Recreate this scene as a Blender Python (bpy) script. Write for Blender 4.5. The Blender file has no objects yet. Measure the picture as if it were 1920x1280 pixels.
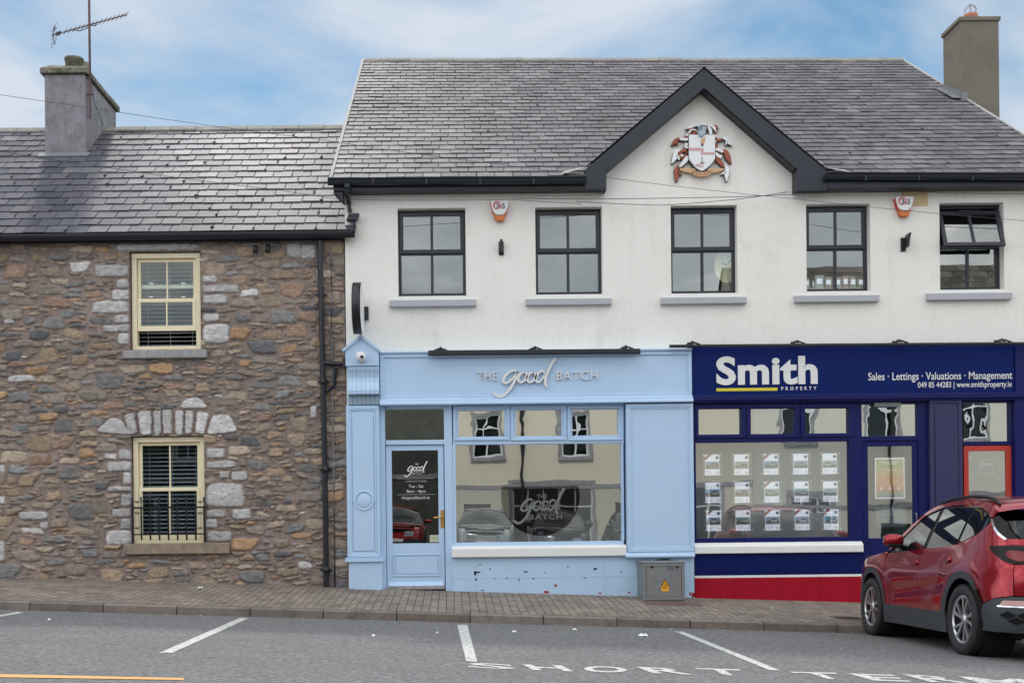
import bpy, bmesh, math, random
import numpy as np
from mathutils import Vector, Matrix
R = math.radians
random.seed(7)
scene = bpy.context.scene
COL = scene.collection

# ------------------------------------------------------------------ camera, sky, sun, exposure
F, CX, CY, ROLL, CH = 2150.0, 850.0, 970.0, 0.011, 1.43      # focal length and principal point in photo pixels
cam_data = bpy.data.cameras.new('camera')
cam = bpy.data.objects.new('camera', cam_data)
COL.objects.link(cam)
cam.matrix_world = Matrix.Translation((0, 0, CH)) @ Matrix.Rotation(R(90), 4, 'X') @ Matrix.Rotation(-ROLL, 4, 'Z')
cam_data.sensor_width = 36
cam_data.lens = F / 1920 * 36
cam_data.shift_x = (960 - CX) / 1920
cam_data.shift_y = (CY - 640) / 1920
cam_data.clip_start = 0.05
cam_data.clip_end = 3000
scene.camera = cam

SUN_EL, SUN_AZ = R(47), R(-13)          # behind the houses, a little to the left
world = bpy.data.worlds.new("World")
scene.world = world
world.use_nodes = True
nt = world.node_tree
nt.nodes.clear()
N = nt.nodes.new
L = nt.links.new
out = N('ShaderNodeOutputWorld')
bg = N('ShaderNodeBackground'); bg.inputs['Strength'].default_value = 0.10
sky = N('ShaderNodeTexSky'); sky.sky_type = 'NISHITA'; sky.sun_disc = False
sky.sun_elevation = SUN_EL; sky.sun_rotation = SUN_AZ; sky.air_density = 1.0; sky.dust_density = 0.0; sky.ozone_density = 0.5
tc = N('ShaderNodeTexCoord')
mp = N('ShaderNodeMapping'); mp.inputs['Scale'].default_value = (1.0, 1.0, 2.6); mp.inputs['Location'].default_value = (7.7, 0.9, 2.1); mp.inputs['Rotation'].default_value = (0, R(12), 0)
n1 = N('ShaderNodeTexNoise'); n1.inputs['Scale'].default_value = 3.1; n1.inputs['Detail'].default_value = 9; n1.inputs['Roughness'].default_value = 0.5; n1.inputs['Distortion'].default_value = 0.5
rmp = N('ShaderNodeValToRGB')
rmp.color_ramp.elements[0].position = 0.40; rmp.color_ramp.elements[0].color = (0.03, 0.03, 0.03, 1)
rmp.color_ramp.elements[1].position = 0.60; rmp.color_ramp.elements[1].color = (0.95, 0.95, 0.95, 1)
cl = N('ShaderNodeMix'); cl.data_type = 'RGBA'
# thin veil of cloud in front of the houses, thicker cloud overhead and across the street, made extra bright to light the fronts (sky texture's own units)
sep = N('ShaderNodeSeparateXYZ'); L(tc.outputs['Generated'], sep.inputs['Vector'])
far = N('ShaderNodeMapRange'); far.interpolation_type = 'SMOOTHSTEP'
far.inputs['From Min'].default_value = 0.80; far.inputs['From Max'].default_value = 0.25; far.inputs['To Min'].default_value = 0; far.inputs['To Max'].default_value = 1
L(sep.outputs['Y'], far.inputs['Value'])
cc = N('ShaderNodeMix'); cc.data_type = 'RGBA'; cc.inputs['A'].default_value = (7.0, 7.6, 8.4, 1); cc.inputs['B'].default_value = (23.0, 23.2, 23.2, 1)
n2 = N('ShaderNodeTexNoise'); n2.inputs['Scale'].default_value = 3.4; n2.inputs['Detail'].default_value = 7; n2.inputs['Roughness'].default_value = 0.55; n2.inputs['Distortion'].default_value = 0.6
L(mp.outputs['Vector'], n2.inputs['Vector'])
sh2 = N('ShaderNodeValToRGB'); sh2.color_ramp.elements[0].position = 0.38; sh2.color_ramp.elements[0].color = (14.0, 14.7, 15.5, 1); sh2.color_ramp.elements[1].position = 0.62; sh2.color_ramp.elements[1].color = (33.0, 32.7, 32.0, 1)
L(n2.outputs['Fac'], sh2.inputs['Fac']); L(sh2.outputs['Color'], cc.inputs['B'])      # grey bellies and bright tops
L(far.outputs['Result'], cc.inputs['Factor']); L(cc.outputs['Result'], cl.inputs['B'])
L(tc.outputs['Generated'], mp.inputs['Vector']); L(mp.outputs['Vector'], n1.inputs['Vector'])
mxf = N('ShaderNodeMath'); mxf.operation = 'MAXIMUM'
fsc = N('ShaderNodeMath'); fsc.operation = 'MULTIPLY'; fsc.inputs[1].default_value = 0.5
L(n1.outputs['Fac'], rmp.inputs['Fac']); L(rmp.outputs['Color'], mxf.inputs[0]); L(far.outputs['Result'], fsc.inputs[0]); L(fsc.outputs[0], mxf.inputs[1]); L(mxf.outputs[0], cl.inputs['Factor'])
tint = N('ShaderNodeMix'); tint.data_type = 'RGBA'; tint.blend_type = 'MULTIPLY'; tint.inputs['Factor'].default_value = 1; tint.inputs['B'].default_value = (.80, 1.03, 1.03, 1)
L(sky.outputs['Color'], tint.inputs['A']); L(tint.outputs['Result'], cl.inputs['A']); L(cl.outputs['Result'], bg.inputs['Color']); L(bg.outputs['Background'], out.inputs['Surface'])

sun_d = bpy.data.lights.new('sun', 'SUN'); sun_d.energy = 1.6; sun_d.angle = R(5); sun_d.color = (1.0, 0.95, 0.88)
sun = bpy.data.objects.new('sun', sun_d); COL.objects.link(sun)
to_sun = Vector((math.sin(SUN_AZ) * math.cos(SUN_EL), math.cos(SUN_AZ) * math.cos(SUN_EL), math.sin(SUN_EL)))
sun.rotation_euler = to_sun.to_track_quat('Z', 'Y').to_euler()
sun.location = to_sun * 60

vs = scene.view_settings
scene.display_settings.display_device = 'sRGB'
vs.view_transform = 'Standard'; vs.look = 'None'; vs.exposure = 0.0; vs.gamma = 1.0; vs.use_curve_mapping = False
scene.cycles.max_bounces = 8; scene.cycles.transparent_max_bounces = 16
scene.cycles.use_denoising = True

# ------------------------------------------------------------------ photo measurement -> place
def unroll(px, py):
    u, v = px - CX, CY - py
    return u + ROLL * v, v - ROLL * u
def P(px, py, Y):
    u, v = unroll(px, py)
    return Vector((u * Y / F, Y, CH + v * Y / F))
def RC(x0, y0, x1, y1, Y):
    """pixel rectangle on the upright plane at distance Y -> x0, x1, z0, z1 in metres"""
    c = P((x0 + x1) / 2, (y0 + y1) / 2, Y)
    w, h = abs(x1 - x0) * Y / F / 2, abs(y1 - y0) * Y / F / 2
    return c.x - w, c.x + w, c.z - h, c.z + h

DK, YF, SX = 14.3, 16.9, -0.0385         # kerb line, house fronts, fall of the street to the right
def road_z(x, y):
    c = 0.027 * (14.3 - y) if y > 6 else 0.027 * 8.3 - 0.02 * (6 - y)
    return 0.128 + SX * x + c
def pave_z(x, y):
    return 0.232 + SX * x + 0.048 * (y - DK)
def G(px, py):
    """pixel on the road surface (near half of the camber is never in view)"""
    u, v = unroll(px, py)
    # CH + v*Y/F = .128 + SX*u*Y/F + .027*(14.3-Y)
    Y = (0.128 + 0.027 * 14.3 - CH) / (v / F - SX * u / F + 0.027)
    return Vector((u * Y / F, Y, CH + v * Y / F))

# ------------------------------------------------------------------ mesh builder
ORG = {}
def tag(o, label=None, cat=None, group=None, kind=None):
    if label: o['label'] = label
    if cat: o['category'] = cat
    if group: o['group'] = group
    if kind: o['kind'] = kind
    return o
def thing(name, loc, label, cat, group=None):
    o = bpy.data.objects.new(name, None); COL.objects.link(o)
    o.empty_display_size = 0.2
    o.location = loc; ORG[o.name] = Vector(loc)
    return tag(o, label, cat, group)

class MB:
    def __init__(s):
        s.v, s.f, s.m, s.c, s.sm = [], [], [], [], []
    def add(s, vs, fs, m=0, col=None, smooth=False):
        b = len(s.v)
        s.v += [tuple(p) for p in vs]
        s.c += [col or (1, 1, 1)] * len(vs)
        for f in fs:
            s.f.append([b + i for i in f]); s.m.append(m); s.sm.append(smooth)
    def box(s, x0, x1, y0, y1, z0, z1, m=0, col=None):
        if x0 > x1: x0, x1 = x1, x0
        if y0 > y1: y0, y1 = y1, y0
        if z0 > z1: z0, z1 = z1, z0
        s.add([(x0, y0, z0), (x1, y0, z0), (x1, y1, z0), (x0, y1, z0), (x0, y0, z1), (x1, y0, z1), (x1, y1, z1), (x0, y1, z1)],
              [(0, 3, 2, 1), (4, 5, 6, 7), (0, 1, 5, 4), (1, 2, 6, 5), (2, 3, 7, 6), (3, 0, 4, 7)], m, col)
    def obox(s, c, ax, ay, az, m=0, col=None):
        """oriented box: centre and three half-axis vectors"""
        c, ax, ay, az = Vector(c), Vector(ax), Vector(ay), Vector(az)
        vs = [c + i * ax + j * ay + k * az for k in (-1, 1) for j, i in ((-1, -1), (-1, 1), (1, 1), (1, -1))]
        s.add(vs, [(0, 3, 2, 1), (4, 5, 6, 7), (0, 1, 5, 4), (1, 2, 6, 5), (2, 3, 7, 6), (3, 0, 4, 7)], m, col)
    def quad(s, a, b, c, d, m=0, col=None):
        s.add([a, b, c, d], [(0, 1, 2, 3)], m, col)
    def prism(s, poly, y0, y1, m=0, col=None):
        """polygon of (x, z) given with thickness from y0 (front) to y1"""
        n = len(poly)
        a = sum(poly[i][0] * poly[(i + 1) % n][1] - poly[(i + 1) % n][0] * poly[i][1] for i in range(n))
        if a < 0: poly = poly[::-1]
        vs = [(x, y0, z) for x, z in poly] + [(x, y1, z) for x, z in poly]
        fs = [tuple(range(n)), tuple(range(2 * n - 1, n - 1, -1))] + [((i + 1) % n, i, n + i, n + (i + 1) % n) for i in range(n)]
        s.add(vs, fs, m, col)
    def profile(s, prof, x0, x1, m=0, smooth=False):
        """closed profile of (y, z) extruded along x"""
        n = len(prof)
        vs = [(x0, y, z) for y, z in prof] + [(x1, y, z) for y, z in prof]
        fs = [tuple(range(n)), tuple(range(2 * n - 1, n - 1, -1))]
        s.add(vs, fs, m)
        s.add(vs, [((i + 1) % n, i, n + i, n + (i + 1) % n) for i in range(n)], m, None, smooth)
    def tube(s, pts, r, n=8, m=0, cap=True, col=None):
        pts = [Vector(p) for p in pts]
        rs = r if isinstance(r, (list, tuple)) else [r] * len(pts)
        vs = []
        for i, p in enumerate(pts):
            t = (pts[min(i + 1, len(pts) - 1)] - pts[max(i - 1, 0)]).normalized()
            u = t.cross(Vector((0, 0, 1)))
            if u.length < 1e-3: u = t.cross(Vector((1, 0, 0)))
            u.normalize(); w = u.cross(t)
            vs += [p + rs[i] * (math.cos(2 * math.pi * k / n) * u + math.sin(2 * math.pi * k / n) * w) for k in range(n)]
        fs = [(i * n + k, i * n + (k + 1) % n, (i + 1) * n + (k + 1) % n, (i + 1) * n + k) for i in range(len(pts) - 1) for k in range(n)]
        s.add(vs, fs, m, col, True)
        if cap:
            s.add(vs[:n], [tuple(range(n))], m, col); s.add(vs[-n:], [tuple(range(n - 1, -1, -1))], m, col)
    def lathe(s, prof, c=(0, 0, 0), axis='Z', n=24, m=0, smooth=True):
        """profile of (radius, height) spun about an axis"""
        vs = []
        for r, h in prof:
            for k in range(n):
                a = 2 * math.pi * k / n
                p = (r * math.cos(a), r * math.sin(a), h)
                if axis == 'Y': p = (p[0], h, p[1])
                if axis == 'X': p = (h, p[0], p[1])
                vs.append((c[0] + p[0], c[1] + p[1], c[2] + p[2]))
        fs = [(i * n + k, i * n + (k + 1) % n, (i + 1) * n + (k + 1) % n, (i + 1) * n + k) for i in range(len(prof) - 1) for k in range(n)]
        s.add(vs, fs, m, None, smooth)
    def frame(s, x0, x1, z0, z1, y0, y1, t, m=0, tb=None, tt=None):
        tb = t if tb is None else tb; tt = t if tt is None else tt
        s.box(x0, x1, y0, y1, z0, z0 + tb, m); s.box(x0, x1, y0, y1, z1 - tt, z1, m)
        s.box(x0, x0 + t, y0, y1, z0 + tb, z1 - tt, m); s.box(x1 - t, x1, y0, y1, z0 + tb, z1 - tt, m)
    def build(s, name, mats, parent=None, bevel=0.0, label=None, seg=2, recalc=True):
        me = bpy.data.meshes.new(name)
        if parent is not None:
            o0 = ORG[parent.name]
        else:
            a = np.array(s.v); lo, hi = a.min(0), a.max(0)
            o0 = Vector(((lo[0] + hi[0]) / 2, (lo[1] + hi[1]) / 2, lo[2]))
        me.from_pydata([(x - o0[0], y - o0[1], z - o0[2]) for x, y, z in s.v], [], s.f)
        if not isinstance(mats, (list, tuple)): mats = [mats]
        for m in mats: me.materials.append(m)
        me.polygons.foreach_set('material_index', s.m)
        me.polygons.foreach_set('use_smooth', s.sm)
        ca = me.color_attributes.new('Col', 'FLOAT_COLOR', 'POINT')
        ca.data.foreach_set('color', np.array([(*c, 1.0) for c in s.c], dtype=np.float32).ravel())
        me.update()
        if recalc:
            bm = bmesh.new(); bm.from_mesh(me); bmesh.ops.recalc_face_normals(bm, faces=bm.faces); bm.to_mesh(me); bm.free()
        o = bpy.data.objects.new(name, me); COL.objects.link(o)
        if parent is not None: o.parent = parent
        else: o.location = o0
        ORG[o.name] = o0
        if bevel > 0:
            b = o.modifiers.new('bevel', 'BEVEL'); b.width = bevel; b.segments = seg; b.limit_method = 'ANGLE'; b.angle_limit = R(40)
        if label: o['label'] = label
        return o

def stroke(mb, pts, ws, y0, y1, m=0):
    """flat brush stroke of (x, z) points with a width at each, thick from y0 to y1"""
    pts = [Vector((p[0], p[1])) for p in pts]
    # smooth
    def cr(p, i, t):
        a, b, c, d = p[max(i - 1, 0)], p[i], p[i + 1], p[min(i + 2, len(p) - 1)]
        return 0.5 * ((2 * b) + (c - a) * t + (2 * a - 5 * b + 4 * c - d) * t * t + (3 * b - a - 3 * c + d) * t ** 3)
    q, w = [], []
    for i in range(len(pts) - 1):
        for k in range(5):
            t = k / 5
            q.append(cr(pts, i, t)); w.append(ws[i] * (1 - t) + ws[i + 1] * t)
    q.append(pts[-1]); w.append(ws[-1])
    lft, rgt = [], []
    for i, p in enumerate(q):
        t = q[min(i + 1, len(q) - 1)] - q[max(i - 1, 0)]
        if t.length < 1e-9: t = Vector((1, 0))
        t.normalize(); nrm = Vector((-t.y, t.x))
        lft.append(p + nrm * w[i] / 2); rgt.append(p - nrm * w[i] / 2)
    n = len(q)
    vs = [(p.x, y0, p.y) for p in lft] + [(p.x, y0, p.y) for p in rgt] + [(p.x, y1, p.y) for p in lft] + [(p.x, y1, p.y) for p in rgt]
    fs = []
    for i in range(n - 1):
        fs += [(i, i + 1, n + i + 1, n + i), (i + 1, i, 2 * n + i, 2 * n + i + 1), (n + i, n + i + 1, 3 * n + i + 1, 3 * n + i)]
    fs += [(0, n, 3 * n, 2 * n), (n - 1, 3 * n - 1, 4 * n - 1, 2 * n - 1)]
    mb.add(vs, fs, m)

def text_mesh(txt, box, y, depth, bold=0.0, spacing=1.0, keep=False):
    """lettering fitted to a box (x0, x1, z0, z1) on the upright plane y; returns an MB"""
    cu = bpy.data.curves.new('lettering', 'FONT'); cu.body = txt; cu.offset = bold; cu.space_character = spacing; cu.resolution_u = 4
    ob = bpy.data.objects.new('lettering_source', cu); COL.objects.link(ob)
    bpy.context.view_layer.update()
    me = bpy.data.meshes.new_from_object(ob.evaluated_get(bpy.context.evaluated_depsgraph_get()))
    vs = [v.co.copy() for v in me.vertices]; fs = [list(p.vertices) for p in me.polygons]
    bpy.data.objects.remove(ob); bpy.data.curves.remove(cu); bpy.data.meshes.remove(me)
    x0, x1 = min(v.x for v in vs), max(v.x for v in vs); y0, y1 = min(v.y for v in vs), max(v.y for v in vs)
    sx = (box[1] - box[0]) / (x1 - x0); sz = (box[3] - box[2]) / (y1 - y0)
    mp_ = [(box[0] + (v.x - x0) * sx, box[2] + (v.y - y0) * sz) for v in vs]
    mb = MB()
    fr = [(a, y, b) for a, b in mp_]
    mb.add(fr, fs)
    if depth > 0:
        bk = [(a, y + depth, b) for a, b in mp_]
        cnt = {}
        for f in fs:
            for i in range(len(f)):
                e = (f[i], f[(i + 1) % len(f)])
                cnt[e] = 1
        sides = [(a, b) for a, b in cnt if (b, a) not in cnt]
        n = len(fr)
        mb.add(fr + bk, [(b, a, n + a, n + b) for a, b in sides])
    return mb

def split_pieces(o, gap=.004):
    """a part whose mesh holds several separate pieces becomes one object for each piece"""
    me = o.data; n = len(me.vertices); par = list(range(n))
    def find(i):
        while par[i] != i: par[i] = par[par[i]]; i = par[i]
        return i
    for e in me.edges:
        a, b = find(e.vertices[0]), find(e.vertices[1])
        if a != b: par[a] = b
    isl = {}
    for i in range(n): isl.setdefault(find(i), []).append(i)
    co = np.array([v.co for v in me.vertices])
    bx = [(np.array(ix), co[ix].min(0) - gap, co[ix].max(0) + gap) for ix in isl.values()]
    grp = list(range(len(bx)))
    def f2(i):
        while grp[i] != i: i = grp[i]
        return i
    for i in range(len(bx)):
        for j in range(i):
            if (bx[i][1] <= bx[j][2]).all() and (bx[j][1] <= bx[i][2]).all(): grp[f2(i)] = f2(j)
    cl_ = {}
    for i in range(len(bx)): cl_.setdefault(f2(i), []).extend(bx[i][0])
    if len(cl_) < 2: return
    out_ = []
    sets = [set(int(v) for v in ix) for ix in cl_.values()]
    for k, keep in enumerate(sets):
        m2 = me.copy(); bm = bmesh.new(); bm.from_mesh(m2); bm.verts.ensure_lookup_table()
        bmesh.ops.delete(bm, geom=[v for v in bm.verts if v.index not in keep], context='VERTS'); bm.to_mesh(m2); bm.free()
        if k == 0: first = m2
        else:
            c = o.copy(); c.data = m2; COL.objects.link(c); ORG[c.name] = ORG[o.name]
    o.data = first

# ------------------------------------------------------------------ materials
def mat(name, base, rough=0.6, var=0.0, vscale=6.0, bump=0.0, bscale=60.0, metal=0.0, spec=0.5, attr=False, coat=0.0, dirt=None, dscale=1.2, dpos=(0.5, 0.75), stretch=None, bdist=0.01, detail=6, streak=None):
    m = bpy.data.materials.new(name); m.use_nodes = True
    t = m.node_tree; b = t.nodes['Principled BSDF']
    b.inputs['Roughness'].default_value = rough; b.inputs['Metallic'].default_value = metal
    b.inputs['Specular IOR Level'].default_value = spec
    if coat: b.inputs['Coat Weight'].default_value = coat; b.inputs['Coat Roughness'].default_value = 0.03
    co = t.nodes.new('ShaderNodeTexCoord'); vec = co.outputs['Object']
    if stretch:
        mp = t.nodes.new('ShaderNodeMapping'); mp.inputs['Scale'].default_value = stretch
        t.links.new(vec, mp.inputs['Vector']); vec = mp.outputs['Vector']
    rgb = t.nodes.new('ShaderNodeRGB'); rgb.outputs[0].default_value = (*base, 1); cur = rgb.outputs[0]
    if attr:
        at = t.nodes.new('ShaderNodeAttribute'); at.attribute_name = 'Col'
        mx = t.nodes.new('ShaderNodeMix'); mx.data_type = 'RGBA'; mx.blend_type = 'MULTIPLY'; mx.inputs['Factor'].default_value = 1
        t.links.new(cur, mx.inputs['A']); t.links.new(at.outputs['Color'], mx.inputs['B']); cur = mx.outputs['Result']
    if var:
        nz = t.nodes.new('ShaderNodeTexNoise'); nz.inputs['Scale'].default_value = vscale; nz.inputs['Detail'].default_value = detail; nz.inputs['Roughness'].default_value = 0.65
        t.links.new(vec, nz.inputs['Vector'])
        mr = t.nodes.new('ShaderNodeMapRange'); mr.inputs['From Min'].default_value = 0.25; mr.inputs['From Max'].default_value = 0.75
        mr.inputs['To Min'].default_value = 1 - var; mr.inputs['To Max'].default_value = 1 + var
        t.links.new(nz.outputs['Fac'], mr.inputs['Value'])
        hs = t.nodes.new('ShaderNodeMix'); hs.data_type = 'RGBA'; hs.blend_type = 'MULTIPLY'; hs.inputs['Factor'].default_value = 1
        t.links.new(cur, hs.inputs['A']); t.links.new(mr.outputs['Result'], hs.inputs['B']); cur = hs.outputs['Result']
    if dirt:
        nz = t.nodes.new('ShaderNodeTexNoise'); nz.inputs['Scale'].default_value = dscale; nz.inputs['Detail'].default_value = 8; nz.inputs['Roughness'].default_value = 0.7
        t.links.new(vec, nz.inputs['Vector'])
        cr = t.nodes.new('ShaderNodeValToRGB'); cr.color_ramp.elements[0].position = dpos[0]; cr.color_ramp.elements[1].position = dpos[1]
        t.links.new(nz.outputs['Fac'], cr.inputs['Fac'])
        mx = t.nodes.new('ShaderNodeMix'); mx.data_type = 'RGBA'; mx.inputs['B'].default_value = (*dirt, 1)
        t.links.new(cr.outputs['Color'], mx.inputs['Factor']); t.links.new(cur, mx.inputs['A']); cur = mx.outputs['Result']
    if streak:                                                         # old rain marks running down the face
        sm = t.nodes.new('ShaderNodeMapping'); sm.inputs['Scale'].default_value = (5, 5, .35); t.links.new(co.outputs['Object'], sm.inputs['Vector'])
        nz = t.nodes.new('ShaderNodeTexNoise'); nz.inputs['Scale'].default_value = 1.3; nz.inputs['Detail'].default_value = 7; nz.inputs['Roughness'].default_value = 0.7
        t.links.new(sm.outputs['Vector'], nz.inputs['Vector'])
        cr = t.nodes.new('ShaderNodeValToRGB'); cr.color_ramp.elements[0].position = 0.5; cr.color_ramp.elements[1].position = 0.85; cr.color_ramp.elements[1].color = (streak[1],) * 3 + (1,)
        t.links.new(nz.outputs['Fac'], cr.inputs['Fac'])
        mx = t.nodes.new('ShaderNodeMix'); mx.data_type = 'RGBA'; mx.inputs['B'].default_value = (*streak[0], 1)
        t.links.new(cr.outputs['Color'], mx.inputs['Factor']); t.links.new(cur, mx.inputs['A']); cur = mx.outputs['Result']
    t.links.new(cur, b.inputs['Base Color'])
    if bump:
        nz = t.nodes.new('ShaderNodeTexNoise'); nz.inputs['Scale'].default_value = bscale; nz.inputs['Detail'].default_value = 5
        t.links.new(vec, nz.inputs['Vector'])
        bp = t.nodes.new('ShaderNodeBump'); bp.inputs['Strength'].default_value = bump; bp.inputs['Distance'].default_value = bdist
        t.links.new(nz.outputs['Fac'], bp.inputs['Height']); t.links.new(bp.outputs['Normal'], b.inputs['Normal'])
    return m

def glass(name, refl, tint=(0.85, 0.9, 0.88), wave=0.0, wscale=2.0, film=0.0, filmcol=(0.4, 0.4, 0.4)):
    m = bpy.data.materials.new(name); m.use_nodes = True
    t = m.node_tree; t.nodes.clear()
    o = t.nodes.new('ShaderNodeOutputMaterial')
    tr = t.nodes.new('ShaderNodeBsdfTransparent'); tr.inputs['Color'].default_value = (*tint, 1)
    gl = t.nodes.new('ShaderNodeBsdfGlossy'); gl.inputs['Roughness'].default_value = 0.0; gl.inputs['Color'].default_value = (0.97, 1.0, 0.98, 1)
    lw = t.nodes.new('ShaderNodeFresnel'); lw.inputs['IOR'].default_value = 1.5
    ad = t.nodes.new('ShaderNodeMath'); ad.operation = 'ADD'; ad.use_clamp = True; ad.inputs[1].default_value = refl - 0.04
    t.links.new(lw.outputs['Fac'], ad.inputs[0])
    mx = t.nodes.new('ShaderNodeMixShader'); t.links.new(ad.outputs[0], mx.inputs['Fac'])
    base = tr.outputs[0]
    if film:
        df = t.nodes.new('ShaderNodeBsdfDiffuse'); df.inputs['Color'].default_value = (*filmcol, 1)
        m2 = t.nodes.new('ShaderNodeMixShader'); m2.inputs['Fac'].default_value = film
        t.links.new(tr.outputs[0], m2.inputs[1]); t.links.new(df.outputs[0], m2.inputs[2]); base = m2.outputs[0]
    t.links.new(base, mx.inputs[1]); t.links.new(gl.outputs[0], mx.inputs[2]); 
    ge = t.nodes.new('ShaderNodeNewGeometry'); cl_ = t.nodes.new('ShaderNodeBsdfTransparent'); m3 = t.nodes.new('ShaderNodeMixShader')   # the sheet mirrors once, on its outer face
    t.links.new(ge.outputs['Backfacing'], m3.inputs['Fac']); t.links.new(mx.outputs[0], m3.inputs[1]); t.links.new(cl_.outputs[0], m3.inputs[2]); t.links.new(m3.outputs[0], o.inputs['Surface'])
    if wave:
        co = t.nodes.new('ShaderNodeTexCoord'); nz = t.nodes.new('ShaderNodeTexNoise'); nz.inputs['Scale'].default_value = wscale; nz.inputs['Detail'].default_value = 1.5
        bp = t.nodes.new('ShaderNodeBump'); bp.inputs['Strength'].default_value = 1.0; bp.inputs['Distance'].default_value = wave
        t.links.new(co.outputs['Object'], nz.inputs['Vector']); t.links.new(nz.outputs['Fac'], bp.inputs['Height']); t.links.new(bp.outputs['Normal'], gl.inputs['Normal'])
    return m

def emit(name, col, strength):
    m = bpy.data.materials.new(name); m.use_nodes = True
    b = m.node_tree.nodes['Principled BSDF']; b.inputs['Base Color'].default_value = (0.8, 0.8, 0.8, 1)
    b.inputs['Emission Color'].default_value = (*col, 1); b.inputs['Emission Strength'].default_value = strength
    return m

M = {}
M['render'] = mat('white_render', (0.875, 0.855, 0.805), 0.85, var=0.03, vscale=14, bump=0.7, bscale=70, dirt=(0.66, 0.63, 0.58), dscale=1.1, dpos=(0.53, 0.9), bdist=0.008, streak=((0.60, 0.57, 0.52), .30))
M['blue'] = mat('pale_blue_paint', (0.475, 0.645, 0.86), 0.42, var=0.03, vscale=2.5, bump=0.08, bscale=30)
M['blue_wall'] = mat('pale_blue_masonry_paint', (0.465, 0.64, 0.84), 0.6, var=0.04, vscale=2.5, bump=0.35, bscale=50)
M['blue_grey'] = mat('grey_blue_paint', (0.26, 0.36, 0.46), 0.5, var=0.05)
M['navy'] = mat('navy_paint', (0.006, 0.010, 0.10), 0.4, spec=0.25, var=0.08, vscale=3, bump=0.06, bscale=30)
M['navy_board'] = mat('navy_sign_face', (0.0015, 0.013, 0.115), 0.5, spec=0.15, var=0.05)
M['navy_wall'] = mat('navy_masonry_paint', (0.002, 0.009, 0.09), 0.6, spec=0.15, var=0.1, bump=0.3, bscale=50)
M['red_wall'] = mat('red_masonry_paint', (0.36, 0.006, 0.022), 0.6, spec=0.15, var=0.08, bump=0.3, bscale=50)
M['red_door'] = mat('red_gloss_paint', (0.52, 0.045, 0.03), 0.35, var=0.05)
M['trim'] = mat('anthracite_trim', (0.013, 0.018, 0.029), 0.45, var=0.1, vscale=3)
M['frame'] = mat('anthracite_window_frame', (0.020, 0.021, 0.034), 0.4, var=0.06)
M['black'] = mat('black_metal', (0.012, 0.012, 0.016), 0.4)
M['blackpipe'] = mat('black_pipe', (0.012, 0.013, 0.02), 0.35, var=0.1)
M['sill_grey'] = mat('grey_sill_paint', (0.44, 0.45, 0.49), 0.7, var=0.05, bump=0.2)
M['sill_white'] = mat('white_sill_paint', (0.80, 0.80, 0.79), 0.6, var=0.04, bump=0.2, dirt=(0.45, 0.43, 0.42), dscale=5, dpos=(0.62, 0.9))
M['white'] = mat('white_plastic', (0.80, 0.80, 0.80), 0.4)
M['letter'] = mat('white_letter', (0.78, 0.78, 0.77), 0.5)
M['vinyl'] = mat('white_vinyl', (0.62, 0.63, 0.62), 0.5)
M['vinyl_grey'] = mat('etched_vinyl', (0.36, 0.37, 0.37), 0.6)
M['vinyl_faint'] = mat('faint_vinyl', (0.17, 0.175, 0.175), 0.6)
M['yellow'] = mat('yellow_letter', (0.75, 0.62, 0.03), 0.5)
M['cream'] = mat('cream_joinery_paint', (0.86, 0.76, 0.53), 0.4, var=0.03)
M['stone_wall'] = mat('rubble_stone', (1, 1, 1), 0.92, attr=True, var=0.38, vscale=16, bump=1.0, bscale=38, bdist=0.02, spec=0.2, stretch=(1, 1, 2.4), detail=9)
M['stone_sill'] = mat('grey_stone', (0.33, 0.32, 0.33), 0.85, var=0.2, vscale=14, bump=0.5, bscale=40, dirt=(0.12, 0.12, 0.12), dscale=9, dpos=(0.5, 0.85), stretch=(1, 1, 0.25))
M['stone_sill_warm'] = mat('weathered_stone', (0.30, 0.235, 0.18), 0.85, var=0.3, vscale=10, bump=0.7, bscale=30, dirt=(0.10, 0.095, 0.09), dscale=6, dpos=(0.5, 0.85))
M['slate'] = mat('slate', (1, 1, 1), 0.52, attr=True, var=0.25, vscale=9, bump=0.5, bscale=28, spec=0.06, bdist=0.006)
M['slate2'] = mat('slate_old', (1, 1, 1), 0.62, attr=True, var=0.30, vscale=7, bump=0.4, bscale=35, spec=0.2, bdist=0.006)
M['moss'] = mat('dark_moss', (0.022, 0.022, 0.018), 0.95, var=0.3, vscale=40, bump=0.5)
M['ridge'] = mat('ridge_tile', (0.20, 0.20, 0.19), 0.8, var=0.2, vscale=6, dirt=(0.30, 0.30, 0.20), dscale=5)
M['lead'] = mat('lead_flashing', (0.17, 0.18, 0.20), 0.55, var=0.15)
M['verge'] = mat('verge_mortar', (0.36, 0.355, 0.345), 0.85, var=0.15)
M['cement_render'] = mat('grey_cement_render', (0.235, 0.23, 0.255), 0.9, var=0.2, vscale=5, bump=0.6, bscale=30, dirt=(0.10, 0.095, 0.09), dscale=3.4, dpos=(0.48, 0.76), streak=((.07, .065, .06), .9))
M['cap_moss'] = mat('mossy_cap', (0.20, 0.185, 0.155), 0.95, var=0.4, vscale=9, bump=0.9, bscale=18, dirt=(0.085, 0.085, 0.045), dscale=6, dpos=(0.42, 0.62), bdist=0.03)
M['dash'] = mat('pebble_dash', (0.185, 0.165, 0.132), 0.95, var=0.3, vscale=40, bump=1.0, bscale=70, dirt=(0.12, 0.11, 0.09), dscale=1.5, dpos=(0.45, 0.8), bdist=0.015)
M['terracotta'] = mat('terracotta', (0.42, 0.17, 0.11), 0.8, var=0.15)
M['rust'] = mat('rusty_steel', (0.14, 0.085, 0.085), 0.75, var=0.25, vscale=12)
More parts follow.
